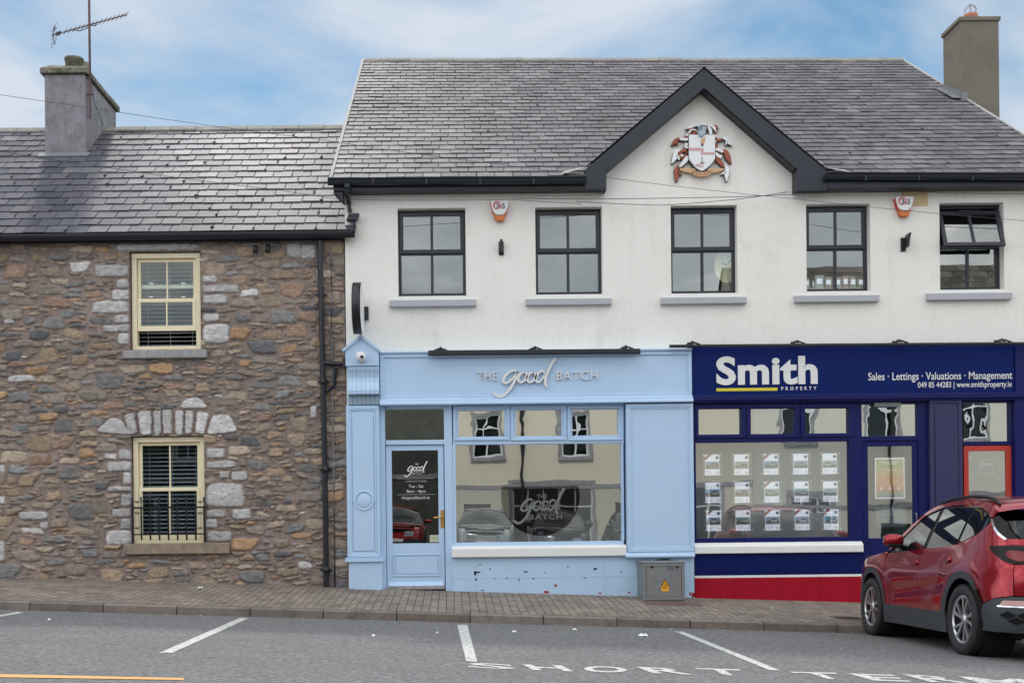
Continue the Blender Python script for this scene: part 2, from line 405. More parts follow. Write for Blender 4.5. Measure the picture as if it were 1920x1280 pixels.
M['galv'] = mat('galvanised_steel', (0.22, 0.23, 0.235), 0.55, var=0.12, vscale=9, metal=0.2, dirt=(0.15, 0.15, 0.16), dscale=3, dpos=(0.5, 0.8))
M['grey_pipe'] = mat('grey_plastic', (0.20, 0.20, 0.21), 0.6)
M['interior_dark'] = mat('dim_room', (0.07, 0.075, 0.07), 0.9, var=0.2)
M['interior_light'] = mat('pale_room', (0.42, 0.45, 0.43), 0.9, var=0.1)
M['blind'] = mat('blind_slat', (0.55, 0.58, 0.6), 0.6)
M['brass'] = mat('brass', (0.65, 0.40, 0.10), 0.3, metal=0.8)
M['orange_lens'] = mat('orange_lens', (0.62, 0.16, 0.02), 0.3)
M['orange'] = mat('orange_sticker', (0.85, 0.38, 0.01), 0.5)
M['red_print'] = mat('red_print', (0.60, 0.03, 0.05), 0.5)
M['crest_red'] = mat('crest_russet', (0.34, 0.075, 0.03), 0.45, var=0.1)
M['crest_white'] = mat('crest_white', (0.82, 0.83, 0.84), 0.45)
M['crest_steel'] = mat('crest_steel', (0.36, 0.46, 0.55), 0.45)
M['crest_gold'] = mat('crest_gold', (0.62, 0.38, 0.20), 0.5)
M['crest_pink'] = mat('crest_faded_red', (0.62, 0.36, 0.38), 0.5)
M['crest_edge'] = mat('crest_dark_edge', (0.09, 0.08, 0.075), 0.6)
M['bare_patch'] = mat('unpainted_ochre_patch', (0.66, 0.52, 0.30), 0.85, var=0.1)
M['chip_navy'] = mat('old_navy_paint', (0.006, 0.01, 0.05), 0.7)
M['chip_red'] = mat('old_red_paint', (0.35, 0.015, 0.04), 0.7)
M['paper'] = mat('paper', (0.78, 0.78, 0.80), 0.7)
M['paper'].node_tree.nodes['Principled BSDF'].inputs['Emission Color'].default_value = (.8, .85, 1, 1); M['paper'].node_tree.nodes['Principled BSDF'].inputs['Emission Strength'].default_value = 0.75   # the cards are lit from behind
M['paper_white'] = mat('litter_paper', (0.8, 0.8, 0.79), 0.8)
M['road_paint'] = mat('white_road_paint', (0.56, 0.56, 0.54), 0.8, var=0.14, vscale=18, dirt=(0.19, 0.19, 0.19), dscale=21, dpos=(0.50, 0.62), bump=0.3)
M['road_yellow'] = mat('yellow_road_paint', (0.66, 0.36, 0.12), 0.8, var=0.1, vscale=18, dirt=(0.25, 0.2, 0.15), dscale=22, dpos=(0.58, 0.72))
M['kerb'] = mat('concrete_kerb', (0.205, 0.172, 0.152), 0.9, var=0.22, vscale=9, bump=0.6, bscale=70, dirt=(0.08, 0.072, 0.066), dscale=3, dpos=(0.5, 0.8), attr=True)
M['glass_up'] = glass('upper_window_glass', 0.21, (0.80, 0.86, 0.84), wave=0.0006, wscale=1.6)
M['glass_shop'] = glass('shop_window_glass', 0.55, (0.8, 0.82, 0.8), wave=0.0013, wscale=1.5)
M['glass_fan'] = glass('fanlight_glass', 0.70, (0.8, 0.82, 0.78), wave=0.0016, wscale=2.4)
M['glass_office'] = glass('office_window_glass', 0.37, (0.92, 0.93, 0.92), wave=0.0016, wscale=1.4)
M['glass_door'] = glass('shop_door_glass', 0.30, (0.75, 0.8, 0.8), wave=0.0012, wscale=1.5)
M['glass_film'] = glass('frosted_film', 0.02, (0.85, 0.86, 0.85), film=0.34, filmcol=(0.30, 0.31, 0.30))
M['glass_sash'] = glass('sash_glass', 0.075, (0.75, 0.85, 0.9), wave=0.0006)
M['glass_tint'] = glass('opening_dark_tint', 0.02, (0.5, 0.5, 0.5), film=0.45, filmcol=(0.02, 0.02, 0.022))
M['acrylic'] = glass('clear_acrylic', 0.10, (0.93, 0.95, 0.96), film=0.16, filmcol=(0.65, 0.67, 0.68))
M['lamp_glow'] = emit('lamp_glow', (1.0, 0.93, 0.82), 3.0)
M['cream_wall'] = mat('cream_render', (0.76, 0.68, 0.54), 0.85, var=0.06, vscale=2, bump=0.3, bscale=60)
M['asphalt'] = mat('asphalt', (0.15, 0.15, 0.153), 0.9, var=0.10, vscale=1.4, bump=0.9, bscale=130, bdist=0.008)

def asphalt_detail():
    t = M['asphalt'].node_tree; b = t.nodes['Principled BSDF']
    src = b.inputs['Base Color'].links[0].from_socket
    co = t.nodes.new('ShaderNodeTexCoord')
    vo = t.nodes.new('ShaderNodeTexNoise'); vo.inputs['Scale'].default_value = 22; vo.inputs['Detail'].default_value = 6; vo.inputs['Roughness'].default_value = 0.75
    mr = t.nodes.new('ShaderNodeMapRange'); mr.inputs['From Min'].default_value = 0.32; mr.inputs['From Max'].default_value = 0.68; mr.inputs['To Min'].default_value = 0.30; mr.inputs['To Max'].default_value = 1.70
    mx = t.nodes.new('ShaderNodeMix'); mx.data_type = 'RGBA'; mx.blend_type = 'MULTIPLY'; mx.inputs['Factor'].default_value = 1
    t.links.new(co.outputs['Object'], vo.inputs['Vector']); t.links.new(vo.outputs['Fac'], mr.inputs['Value'])
    t.links.new(src, mx.inputs['A']); t.links.new(mr.outputs['Result'], mx.inputs['B'])
    # oil drips and old patches
    nz = t.nodes.new('ShaderNodeTexNoise'); nz.inputs['Scale'].default_value = 3.2; nz.inputs['Detail'].default_value = 7; nz.inputs['Roughness'].default_value = 0.75
    t.links.new(co.outputs['Object'], nz.inputs['Vector'])
    cr = t.nodes.new('ShaderNodeValToRGB'); cr.color_ramp.elements[0].position = 0.62; cr.color_ramp.elements[1].position = 0.78
    cr.color_ramp.elements[1].color = (0.6, 0.6, 0.6, 1)
    t.links.new(nz.outputs['Fac'], cr.inputs['Fac'])
    m2 = t.nodes.new('ShaderNodeMix'); m2.data_type = 'RGBA'; m2.inputs['B'].default_value = (0.07, 0.07, 0.072, 1)
    t.links.new(cr.outputs['Color'], m2.inputs['Factor']); t.links.new(mx.outputs['Result'], m2.inputs['A'])
    t.links.new(m2.outputs['Result'], b.inputs['Base Color'])
asphalt_detail()

def paver_mat():
    m = mat('brick_pavers', (0.19, 0.155, 0.13), 0.9)
    t = m.node_tree; b = t.nodes['Principled BSDF']
    co = t.nodes.new('ShaderNodeTexCoord')
    mp = t.nodes.new('ShaderNodeMapping'); mp.inputs['Rotation'].default_value = (0, 0, R(90))
    br = t.nodes.new('ShaderNodeTexBrick'); br.inputs['Scale'].default_value = 1.0
    br.inputs['Brick Width'].default_value = 0.21; br.inputs['Row Height'].default_value = 0.105; br.inputs['Mortar Size'].default_value = 0.006; br.inputs['Mortar Smooth'].default_value = 0.3
    br.inputs['Color1'].default_value = (0.285, 0.238, 0.195, 1); br.inputs['Color2'].default_value = (0.205, 0.172, 0.144, 1); br.inputs['Mortar'].default_value = (0.06, 0.052, 0.046, 1)
    br.offset = 0.5
    nz = t.nodes.new('ShaderNodeTexNoise'); nz.inputs['Scale'].default_value = 2.2; nz.inputs['Detail'].default_value = 9; nz.inputs['Roughness'].default_value = 0.7
    mr = t.nodes.new('ShaderNodeMapRange'); mr.inputs['From Min'].default_value = 0.3; mr.inputs['From Max'].default_value = 0.7; mr.inputs['To Min'].default_value = 0.60; mr.inputs['To Max'].default_value = 1.28
    mx = t.nodes.new('ShaderNodeMix'); mx.data_type = 'RGBA'; mx.blend_type = 'MULTIPLY'; mx.inputs['Factor'].default_value = 1
    bp = t.nodes.new('ShaderNodeBump'); bp.inputs['Strength'].default_value = 0.8; bp.inputs['Distance'].default_value = 0.006; bp.invert = True
    L_ = t.links.new
    L_(co.outputs['Object'], mp.inputs['Vector']); L_(mp.outputs['Vector'], br.inputs['Vector']); L_(co.outputs['Object'], nz.inputs['Vector'])
    L_(nz.outputs['Fac'], mr.inputs['Value']); L_(br.outputs['Color'], mx.inputs['A']); L_(mr.outputs['Result'], mx.inputs['B'])
    L_(mx.outputs['Result'], b.inputs['Base Color']); L_(br.outputs['Fac'], bp.inputs['Height']); L_(bp.outputs['Normal'], b.inputs['Normal'])
    return m
M['paver'] = paver_mat()

# ------------------------------------------------------------------ the street
def sheet(name, xs, ys, zf, m, dz=0.0):
    mb = MB(); nx = len(xs)
    vs = [(x, y, zf(x, y) + dz) for y in ys for x in xs]
    fs = [(j * nx + i, j * nx + i + 1, (j + 1) * nx + i + 1, (j + 1) * nx + i) for j in range(len(ys) - 1) for i in range(nx - 1)]
    mb.add(vs, fs)
    o = mb.build(name, m)
    return tag(o, kind='structure')
road = sheet('road', [-70, -30, -10, 0, 10, 30, 70], [-8.0, -3, 1, 4, 5, 6, 7, 9, 11, DK], road_z, M['asphalt'])
pav = sheet('pavement', [-70, -20, 0, 20, 70], [DK + 0.14, YF, YF + 1.0], pave_z, M['paver'])
ground = sheet('ground', [-400, -70, 0, 70, 400], [-400, -8, 14, 400], lambda x, y: -0.35 + SX * max(-70, min(70, x)), M['asphalt'])
far_pav = sheet('pavement', [-70, 0, 70], [-9.2, -8.0], lambda x, y: road_z(x, -8) + 0.12, M['paver'])
# kerb stones, one sheet of stones along the road edge
mb = MB()
x = -30.0
rk = random.Random(3)
while x < 30:
    w = 0.915
    j = rk.uniform(-0.004, 0.004); c = rk.uniform(0.85, 1.12)
    a0, a1 = x + 0.006, x + w - 0.006
    y0, y1 = DK + j, DK + 0.14
    zb0, zb1 = road_z(a0, DK) - 0.1, road_z(a1, DK) - 0.1
    zt0, zt1 = pave_z(a0, DK) + 0.004, pave_z(a1, DK) + 0.004
    ch = 0.016
    prof = lambda a, zb, zt: [(a, y0, zb), (a, y0, zt - ch), (a, y0 + ch, zt), (a, y1, zt), (a, y1, zb)]
    vs = prof(a0, zb0, zt0) + prof(a1, zb1, zt1)
    mb.add(vs, [(0, 1, 2, 3, 4), (9, 8, 7, 6, 5)] + [(i, (i + 1) % 5, 5 + (i + 1) % 5, 5 + i) for i in range(5)], 0, (c, c, c))
    x += w
mb.box(-30, 30, DK + 0.02, DK + 0.13, -2.5, -1.2)
tag(mb.build('kerb', M['kerb']), kind='structure')

# road markings (thin sheets of paint on the road)
def marking(mb, pts):
    g = []
    for px, py in pts:
        q = G(px, py); g.append((q.x, q.y, road_z(q.x, q.y) + 0.004))
    mb.add(g, [tuple(range(len(g)))])
def flat_mark(name, pts, m, label=None):
    mb = MB(); marking(mb, pts)
    return tag(mb.build(name, m), label, kind='structure')
flat_mark('road_marking', [(450, 1158), (466, 1159), (323, 1224), (298, 1224)], M['road_paint'])
flat_mark('road_marking', [(857, 1171), (876, 1171), (895, 1241), (874, 1239)], M['road_paint'])
flat_mark('road_marking', [(1264, 1183), (1281, 1184), (1464, 1257), (1442, 1256)], M['road_paint'])
flat_mark('road_marking', [(-60, 1164), (32, 1147), (46, 1148), (-20, 1160)], M['road_paint'])
flat_mark('road_marking', [(-40, 1263), (344, 1271), (345, 1275), (-40, 1269)], M['road_yellow'])
# the words painted on the road: laid along the bays, read from the carriageway
def road_word(txt, letters):
    for ch, (xa, ya, xb, yb, xc, yc, xd, yd) in letters:
        t = text_mesh(ch, (0, 1, 0, 1), 0, 0, bold=0.028)
        a, b, c, d = G(xa, ya), G(xb, yb), G(xc, yc), G(xd, yd)   # top left, top right, bottom right, bottom left
        vs = []
        for u, _, v in t.v:
            p = (d * (1 - u) + c * u) * (1 - v) + (a * (1 - u) + b * u) * v
            vs.append((p.x, p.y, road_z(p.x, p.y) + 0.004))
        t.v = vs
        yield t
words = [('S', (880, 1242, 962, 1246, 966, 1255, 876, 1251)), ('H', (978, 1245, 1052, 1247, 1076, 1259, 1000, 1256)),
         ('O', (1092, 1248, 1172, 1250, 1180, 1261, 1098, 1260)), ('R', (1193, 1250, 1281, 1253, 1302, 1265, 1224, 1262)),
         ('T', (1302, 1252, 1387, 1255, 1399, 1267, 1334, 1265)),
         ('T', (1479, 1259, 1567, 1261, 1590, 1274, 1527, 1272)), ('E', (1588, 1262, 1676, 1265, 1708, 1278, 1640, 1276)),
         ('R', (1692, 1264, 1780, 1268, 1822, 1281, 1744, 1278)), ('M', (1796, 1268, 1915, 1273, 1968, 1288, 1850, 1284))]
mbw = MB()
for t in road_word('SHORT TERM', words):
    mbw.add(t.v, t.f)
tag(mbw.build('road_marking', M['road_paint']), kind='structure')

# ------------------------------------------------------------------ roofs of separate slates
def slates(mb, p0, p1, q0, q1, rows, width, seed, pal, moss=None, skip=None, lift=0.0, sheen=0.0):
    """p0-p1 eaves, q0-q1 ridge; one tilted slab per slate"""
    rn = random.Random(seed)
    p0, p1, q0, q1 = map(Vector, (p0, p1, q0, q1))
    nrm = (p1 - p0).cross(q0 - p0).normalized()
    if nrm.z < 0: nrm = -nrm
    wid = (p1 - p0).length
    pt = lambda u, v: (p0 * (1 - u) + p1 * u) * (1 - v) + (q0 * (1 - u) + q1 * u) * v
    du = width / wid
    blotch = [(rn.random(), rn.random(), rn.uniform(0.04, 0.2), rn.uniform(-0.4, 0.5)) for _ in range(26)]
    for r in range(rows):
        v0, v1 = r / rows, min((r + 1.12) / rows, 1.0)
        u = -(0.5 * du if r % 2 else 0) + rn.uniform(-0.1, 0.1) * du
        while u < 1:
            ua, ub = max(u + 0.020 * du, 0), min(u + du - 0.020 * du, 1)
            um = (ua + ub) / 2
            if ub - ua > 0.1 * du and not (skip and skip(pt(um, (v0 + v1) / 2))):
                j = rn.uniform(-0.05, 0.05) / rows
                c = Vector(pal[rn.randrange(len(pal))]) * rn.uniform(0.88, 1.12)
                for bu, bv, br, bs in blotch:
                    d = math.hypot((um - bu) * 1.6, v0 - bv)
                    if d < br: c *= 1 + bs * (1 - d / br)
                t0 = 0.016 + rn.uniform(0, 0.007) + lift; t1 = 0.004 + lift
                a, b, cc, d = pt(ua, v0 + j) + nrm * (t0 + rn.uniform(-.002, .002)), pt(ub, v0 + j + rn.uniform(-.03, .03) / rows) + nrm * (t0 + rn.uniform(-.002, .002)), pt(ub, v1) + nrm * t1, pt(ua, v1) + nrm * t1
                lo = -0.012
                vs = [a, b, cc, d, a + nrm * lo, b + nrm * lo, cc + nrm * lo, d + nrm * lo]
                mb.add(vs, [(0, 1, 2, 3), (0, 4, 5, 1), (1, 5, 6, 2), (3, 7, 4, 0)], 0, tuple(c))
                if moss and rn.random() < moss:
                    k = rn.choice((0.0, 1.0)); o = pt(ua * (1 - k) + ub * k, v0 + rn.uniform(0, 0.5) / rows) + nrm * (t0 + 0.004)
                    eu = (p1 - p0).normalized(); ev = (q0 - p0).normalized()
                    rr = rn.uniform(0.010, 0.036) * (1 if rows < 20 else .75)
                    ring = [o + (eu * math.cos(x_ * 0.9) * rr * rn.uniform(.5, 1.3) + ev * math.sin(x_ * 0.9) * rr * rn.uniform(.5, 1.6)) for x_ in range(7)]
                    mb.add([o + nrm * rr * 0.45] + ring, [(0, i + 1, (i + 1) % 7 + 1) for i in range(7)], 1, None)
            u += du

# ------------------------------------------------------------------ stone house
YS = 16.95
house = thing('stone_house', (-4.6, YS, pave_z(-4.6, YS)), 'rubble stone house with cream sash windows, grey slate roof and black guttering', 'house')
XL, XR = -9.6, P(649, 780, YS).x
# windows: outer frame rectangles
wu = RC(248, 475, 377, 656, YS + 0.07)
wl = RC(251, 819, 385, 1018, YS + 0.07)
gut = P(320, 441, YS - 0.1).z

def rubble_wall():
    res = 0.0125
    z0, z1 = pave_z(XR, YS) - 0.15, gut + 0.02
    x0, x1 = XL, XR
    nx, nz = int((x1 - x0) / res) + 1, int((z1 - z0 + 0.35) / res) + 1
    rng = np.random.default_rng(11)
    xs = np.linspace(x0, x1, nx); zs = np.linspace(z0, z0 + (nz - 1) * res, nz)
    zs = zs * 1.0
    X, Z = np.meshgrid(xs, zs)
    def vnoise(scale, seed):
        r = np.random.default_rng(seed)
        gx, gz = int((x1 - x0) / scale) + 3, int((zs[-1] - z0) / scale) + 3
        g = r.random((gz, gx)) * 2 - 1
        fx, fz = (X - x0) / scale, (Z - z0) / scale
        ix, iz = fx.astype(int), fz.astype(int); tx, tz = fx - ix, fz - iz
        tx, tz = tx * tx * (3 - 2 * tx), tz * tz * (3 - 2 * tz)
        return (g[iz, ix] * (1 - tx) + g[iz, ix + 1] * tx) * (1 - tz) + (g[iz + 1, ix] * (1 - tx) + g[iz + 1, ix + 1] * tx) * tz
    WX = X + 0.020 * vnoise(0.12, 1) + 0.010 * vnoise(0.045, 2)
    WZ = Z + 0.013 * vnoise(0.14, 3) + 0.007 * vnoise(0.05, 4)
    best = np.full(X.shape, 9.0); sid = np.full(X.shape, -1, int)
    cols, hts = [], []
    occ = np.zeros(X.shape, bool)
    PAL = [((.31, .225, .155), 5), ((.27, .21, .16), 5), ((.235, .20, .17), 5), ((.175, .170, .168), 4), ((.205, .207, .21), 3), ((.38, .235, .13), 1.6), ((.36, .285, .22), 3), ((.30, .20, .145), 2), ((.125, .127, .135), 2), ((.52, .50, .49), 0.35)]
    pw = np.array([w for _, w in PAL], float); pw /= pw.sum()
    def put(cx, cz, a, b, rot=0.0, p=3.0, col=None, force=False, h=None, maxover=0.10, taper=0.0, shear=0.0, warp=1.0):
        i0, i1 = int((cx - 1.3 * max(a, b) - x0) / res), int((cx + 1.3 * max(a, b) - x0) / res) + 2
        k0, k1 = int((cz - 1.3 * max(a, b) - z0) / res), int((cz + 1.3 * max(a, b) - z0) / res) + 2
        i0, k0 = max(i0, 0), max(k0, 0); i1, k1 = min(i1, nx), min(k1, nz)
        if i1 <= i0 or k1 <= k0: return False
        dx = X[k0:k1, i0:i1] * (1 - warp) + WX[k0:k1, i0:i1] * warp - cx; dz = Z[k0:k1, i0:i1] * (1 - warp) + WZ[k0:k1, i0:i1] * warp - cz
        c, s = math.cos(rot), math.sin(rot)
        u, v = (dx * c + dz * s), (-dx * s + dz * c)
        u = u + shear * v
        aa = a * (1 + taper * v / b)
        d = ((np.abs(u) / np.maximum(aa, .01)) ** p + (np.abs(v) / b) ** p) ** (1 / p)
        ins = d < 1
        n = ins.sum()
        if n < 3: return False
        if not force and (occ[k0:k1, i0:i1] & (d < 1.0 + 0.010 / min(a, b))).sum() > maxover * n: return False
        upd = ins & ((d < best[k0:k1, i0:i1]) if not force else True)
        best[k0:k1, i0:i1][upd] = d[upd] if not force else d[upd] * 0.5
        sid[k0:k1, i0:i1][upd] = len(cols)
        occ[k0:k1, i0:i1] |= ins
        if col is None:
            col = np.array(PAL[rng.choice(len(PAL), p=pw)][0]) * rng.uniform(0.82, 1.18)
        cols.append(np.array(col)); hts.append(h if h is not None else rng.uniform(0.008, 0.024))
        return True
    pale = lambda: np.array((.44, .425, .425)) * rng.uniform(0.8, 1.1)
    def pq(ax, ay, bx, by, zoomed=None):      # pale dressed stone by its photo rectangle
        a = RC(ax, ay, bx, by, YS)
        put((a[0] + a[1]) / 2, (a[2] + a[3]) / 2, (a[1] - a[0]) / 2, (a[3] - a[2]) / 2, 0, 5.5, pale(), h=0.02, maxover=0.5, warp=.6, taper=rng.uniform(-.08, .08))
    Z2 = lambda *r: pq(r[0] / 2.909, 420 + r[1] / 2.909, r[2] / 2.909, 420 + r[3] / 2.909)
    Z3 = lambda *r: pq(r[0] / 2.909, 840 + r[1] / 2.909, r[2] / 2.909, 840 + r[3] / 2.909)
    for r in [(515, 225, 705, 292), (500, 420, 705, 487), (560, 550, 705, 590), (640, 305, 705, 350), (615, 360, 705, 415), (625, 497, 705, 542), (645, 597, 708, 660),
              (1105, 332, 1305, 375), (1107, 387, 1240, 435), (1110, 488, 1198, 530), (1107, 545, 1255, 650), (1105, 282, 1185, 318), (640, 105, 720, 148), (650, 108, 1090, 146),
              (45, 825, 195, 860), (25, 520, 78, 545), (1565, 100, 1640, 185), (1640, 110, 1725, 190), (1690, 990, 1730, 1060)]: Z2(*r)
    for r in [(570, 30, 640, 60), (650, 8, 718, 60), (585, 72, 718, 125), (675, 130, 718, 195), (590, 208, 720, 235), (665, 250, 720, 315), (615, 330, 715, 375), (660, 385, 718, 440),
              (578, 447, 720, 528), (1125, 0, 1230, 55), (1125, 70, 1290, 108), (1195, 125, 1255, 165), (1265, 125, 1350, 175), (1127, 190, 1335, 320), (1127, 335, 1235, 375),
              (1270, 330, 1370, 385), (1127, 385, 1185, 435), (1130, 452, 1265, 508), (100, 345, 262, 390), (225, 400, 265, 440), (0, 505, 28, 620), (0, 90, 30, 135), (0, 262, 30, 305)]: Z3(*r)
    # arch stones over the lower window
    for (cx, cy, w, h, rot, tp) in [(630, 1076, 132, 84, -6, -0.55), (722, 1064, 52, 112, 12, 0.15), (799, 1059, 66, 128, 4, 0.08), (867, 1056, 42, 130, 1, 0.08), (921, 1054, 48, 134, 0, 0.06),
                                    (987, 1057, 42, 130, -2, 0.06), (1040, 1056, 38, 128, -4, 0.08), (1106, 1058, 56, 120, -8, 0.12), (1216, 1064, 132, 102, 5, -0.35), (1066, 950, 118, 54, 0, -0.4)]:
        q = P(cx / 2.927, 431 + cy / 2.927, YS); k = YS / F / 2.927 / 2
        put(q.x, q.z, w * k, h * k, R(rot), 6.0, pale() * 1.1, force=True, h=0.022, taper=tp, warp=.35)
    # rubble, large to small
    W_, H_ = x1 - x0, zs[-1] - z0
    for n, (a0, a1), (b0, b1), pp, ov in [(150, (.12, .20), (.07, .115), 4.0, .04), (850, (.10, .185), (.040, .072), 3.6, .06), (2600, (.08, .16), (.024, .048), 3.3, .08),
                                          (5200, (.06, .13), (.015, .030), 3.0, .10), (6500, (.03, .08), (.012, .022), 2.8, .14), (5000, (.02, .05), (.009, .016), 2.6, .2)]:
        for _ in range(n):
            put(rng.uniform(x0, x1), rng.uniform(z0, zs[-1]), rng.uniform(a0, a1), rng.uniform(b0, b1), rng.normal(0, 0.07), pp + rng.uniform(0, 3), maxover=ov, taper=rng.uniform(-.3, .3), shear=rng.normal(0, .35))
    cols_a, hts_a = np.array(cols), np.array(hts)
    C = np.empty(X.shape + (3,)); C[:] = (.235, .183, .158)
    C *= (1 + 0.12 * vnoise(0.25, 8) + 0.10 * vnoise(0.9, 9))[..., None]
    m = sid >= 0
    C[m] = cols_a[sid[m]]
    C *= (1 + 0.13 * vnoise(0.05, 12) + 0.10 * vnoise(0.7, 13))[..., None]
    edge = np.clip((best - 0.84) / 0.16, 0, 1)
    k = (m * edge * 0.55)[..., None]
    C = C * (1 - k) + np.array((.17, .135, .118)) * k
    C *= 1.27; C = C * .9 + C.mean(-1, keepdims=True) * .10 * np.array((1.03, 1.0, .97))
    Hh = np.zeros(X.shape); Hh[m] = hts_a[sid[m]] * 1.7 * np.sqrt(np.clip(1 - np.clip(best[m], 0, 1) ** 7, 0, 1)) * (1 + .25 * vnoise(.09, 21)[m])
    Hh += 0.005 * vnoise(0.05, 14) + 0.003 * vnoise(0.025, 16) + 0.010 * vnoise(0.6, 15)
    # tapering brow of the wall under the gutter and openings for the windows
    pts = np.stack([X, YS - Hh, Z], -1).reshape(-1, 3)
    xc, zc = (X[:-1, :-1] + X[1:, 1:]) / 2, (Z[:-1, :-1] + Z[1:, 1:]) / 2
    keep = np.ones(xc.shape, bool)
    for (a, b, c, d) in (wu, wl):
        keep &= ~((xc > a - 0.012) & (xc < b + 0.012) & (zc > c - 0.0) & (zc < d + 0.012))
    keep &= zc < gut + 0.03
    idx = np.arange(nx * nz).reshape(nz, nx)
    quads = np.stack([idx[:-1, :-1], idx[:-1, 1:], idx[1:, 1:], idx[1:, :-1]], -1)[keep]
    used = np.unique(quads); remap = np.full(nx * nz, -1); remap[used] = np.arange(len(used))
    quads = remap[quads]; pts = pts[used]; Cc = C.reshape(-1, 3)[used]
    o0 = np.array(ORG[house.name])
    me = bpy.data.meshes.new('wall')
    me.vertices.add(len(pts)); me.vertices.foreach_set('co', (pts - o0).astype(np.float32).ravel())
    me.loops.add(quads.size); me.loops.foreach_set('vertex_index', quads.ravel().astype(np.int32))
    me.polygons.add(len(quads)); me.polygons.foreach_set('loop_start', np.arange(0, quads.size, 4, dtype=np.int32)); me.polygons.foreach_set('loop_total', np.full(len(quads), 4, np.int32))
    me.update(calc_edges=True)
    ca = me.color_attributes.new('Col', 'FLOAT_COLOR', 'POINT')
    ca.data.foreach_set('color', np.concatenate([Cc, np.ones((len(Cc), 1))], 1).astype(np.float32).ravel())
    me.polygons.foreach_set('use_smooth', np.ones(len(quads), bool))
    me.materials.append(M['stone_wall'])
    o = bpy.data.objects.new('wall', me); COL.objects.link(o); o.parent = house
    o['label'] = 'mixed brown, grey and pale rubble stone front'
rubble_wall()

# reveals, inside room and rear of the house
mb = MB()
for (a, b, c, d) in (wu, wl):
    g = 0.012
    mb.quad((a - g, YS - 0.012, c), (a - g, YS + 0.25, c), (a - g, YS + 0.25, d + g), (a - g, YS - 0.012, d + g))
    mb.quad((b + g, YS - 0.012, c), (b + g, YS + 0.25, c), (b + g, YS + 0.25, d + g), (b + g, YS - 0.012, d + g))
    mb.quad((a - g, YS - 0.012, d + g), (b + g, YS - 0.012, d + g), (b + g, YS + 0.25, d + g), (a - g, YS + 0.25, d + g))
mb.build('window_reveal', mat('lime_mortar', (.22, .17, .145), 0.9, var=.2), house)
EH = 0.78                                                              # roof geometry of the stone house
pe = P(320, 437, YS - 0.18); PITCH_L = 0.7265
ey = YS - 0.19; ez = pe.z
# ridge: where the pitched plane meets the photo's ridge line
u_, v_ = unroll(300, 243)
ry = (ez - PITCH_L * ey - CH) / (v_ / F - PITCH_L); rz = CH + v_ * ry / F
def lroof(y): return ez + PITCH_L * (y - ey)
mb = MB()
mb.box(XL, XR - 0.02, ry + (ry - YS), ry + (ry - YS) + 0.3, -0.6, ez)                # rear wall
mb.quad((XL, YS + 0.1, -0.6), (XL, 2 * ry - YS, -0.6), (XL, 2 * ry - YS, ez), (XL, YS + 0.1, ez))
mb.add([(XL, ey, ez), (XL, 2 * ry - ey, ez), (XL, ry, rz)], [(0, 1, 2)])
mb.build('rear_wall', M['cement_render'], house)
mb = MB()
for (z0, z1) in ((-0.4, wl[3] + 0.3), (wl[3] + 0.35, ez)):
    mb.quad((XL, YS + 2.6, z0), (XR, YS + 2.6, z0), (XR, YS + 2.6, z1), (XL, YS + 2.6, z1))
    mb.quad((XL, YS + 0.26, z0), (XR, YS + 0.26, z0), (XR, YS + 2.6, z0), (XL, YS + 2.6, z0))
    mb.quad((XL, YS + 0.26, z1), (XR, YS + 0.26, z1), (XR, YS + 2.6, z1), (XL, YS + 2.6, z1))
mb.quad((XR - .03, YS + 0.05, -0.5), (XR - .03, YS + 2.6, -0.5), (XR - .03, YS + 2.6, ez), (XR - .03, YS + 0.05, ez))
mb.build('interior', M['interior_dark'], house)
# roof
SL = [(.092, .091, .112), (.080, .081, .102), (.112, .111, .128), (.066, .067, .086), (.100, .095, .112), (.135, .134, .146)]
mb = MB()
XE = P(664, 432, ey).x
slates(mb, (XL, ey, ez - 0.03 + 0.04), (XE, ey, ez - 0.03 + 0.04), (XL, ry, rz), (XE, ry, rz), 17, 0.305, 5, SL, moss=0.34)
mb.quad((XL, ey, ez - 0.02), (XE, ey, ez - 0.02), (XE, ry, rz - 0.02), (XL, ry, rz - 0.02), 1)
mb.quad((XL, 2 * ry - ey, ez - 0.02), (XE, 2 * ry - ey, ez - 0.02), (XE, ry, rz - 0.02), (XL, ry, rz - 0.02), 1)
lroof_o = mb.build('roof', [M['slate'], M['moss']], house, label='grey slate roof with dark moss in the joints', recalc=False)
mb = MB()
x = XL; rk = random.Random(5)
while x < XE - 0.05:
    w = min(0.46, XE - x); dz = rk.uniform(-.008, .008)
    mb.profile([(ry - 0.13, rz - 0.045 + dz), (ry, rz + 0.055 + dz), (ry + 0.13, rz - 0.045 + dz), (ry + 0.13, rz - 0.075 + dz), (ry, rz + 0.025 + dz), (ry - 0.13, rz - 0.075 + dz)], x + 0.004, x + w - 0.004)
    x += w
mb.build('ridge_tiles', M['ridge'], lroof_o)
# gutter with fascia board
mb = MB()
XG = P(664, 440, YS - 0.3).x
gz = P(320, 441, YS - 0.2).z
prof = []
for k in range(9):
    a = math.pi + math.pi * k / 8
    prof.append((YS - 0.19 + 0.062 * math.cos(a), gz + 0.01 + 0.075 * math.sin(a)))
prof = [(y, z) for y, z in prof] + [(YS - 0.128, gz + 0.025), (YS - 0.252, gz + 0.025)]
mb.profile(prof, XL, XG)
mb.build('gutter', M['blackpipe'], house)
mb = MB(); mb.box(XL, XR - 0.005, YS - 0.122, YS - 0.06, gz - 0.075, gz + 0.05)
mb.build('fascia', M['blackpipe'], house)
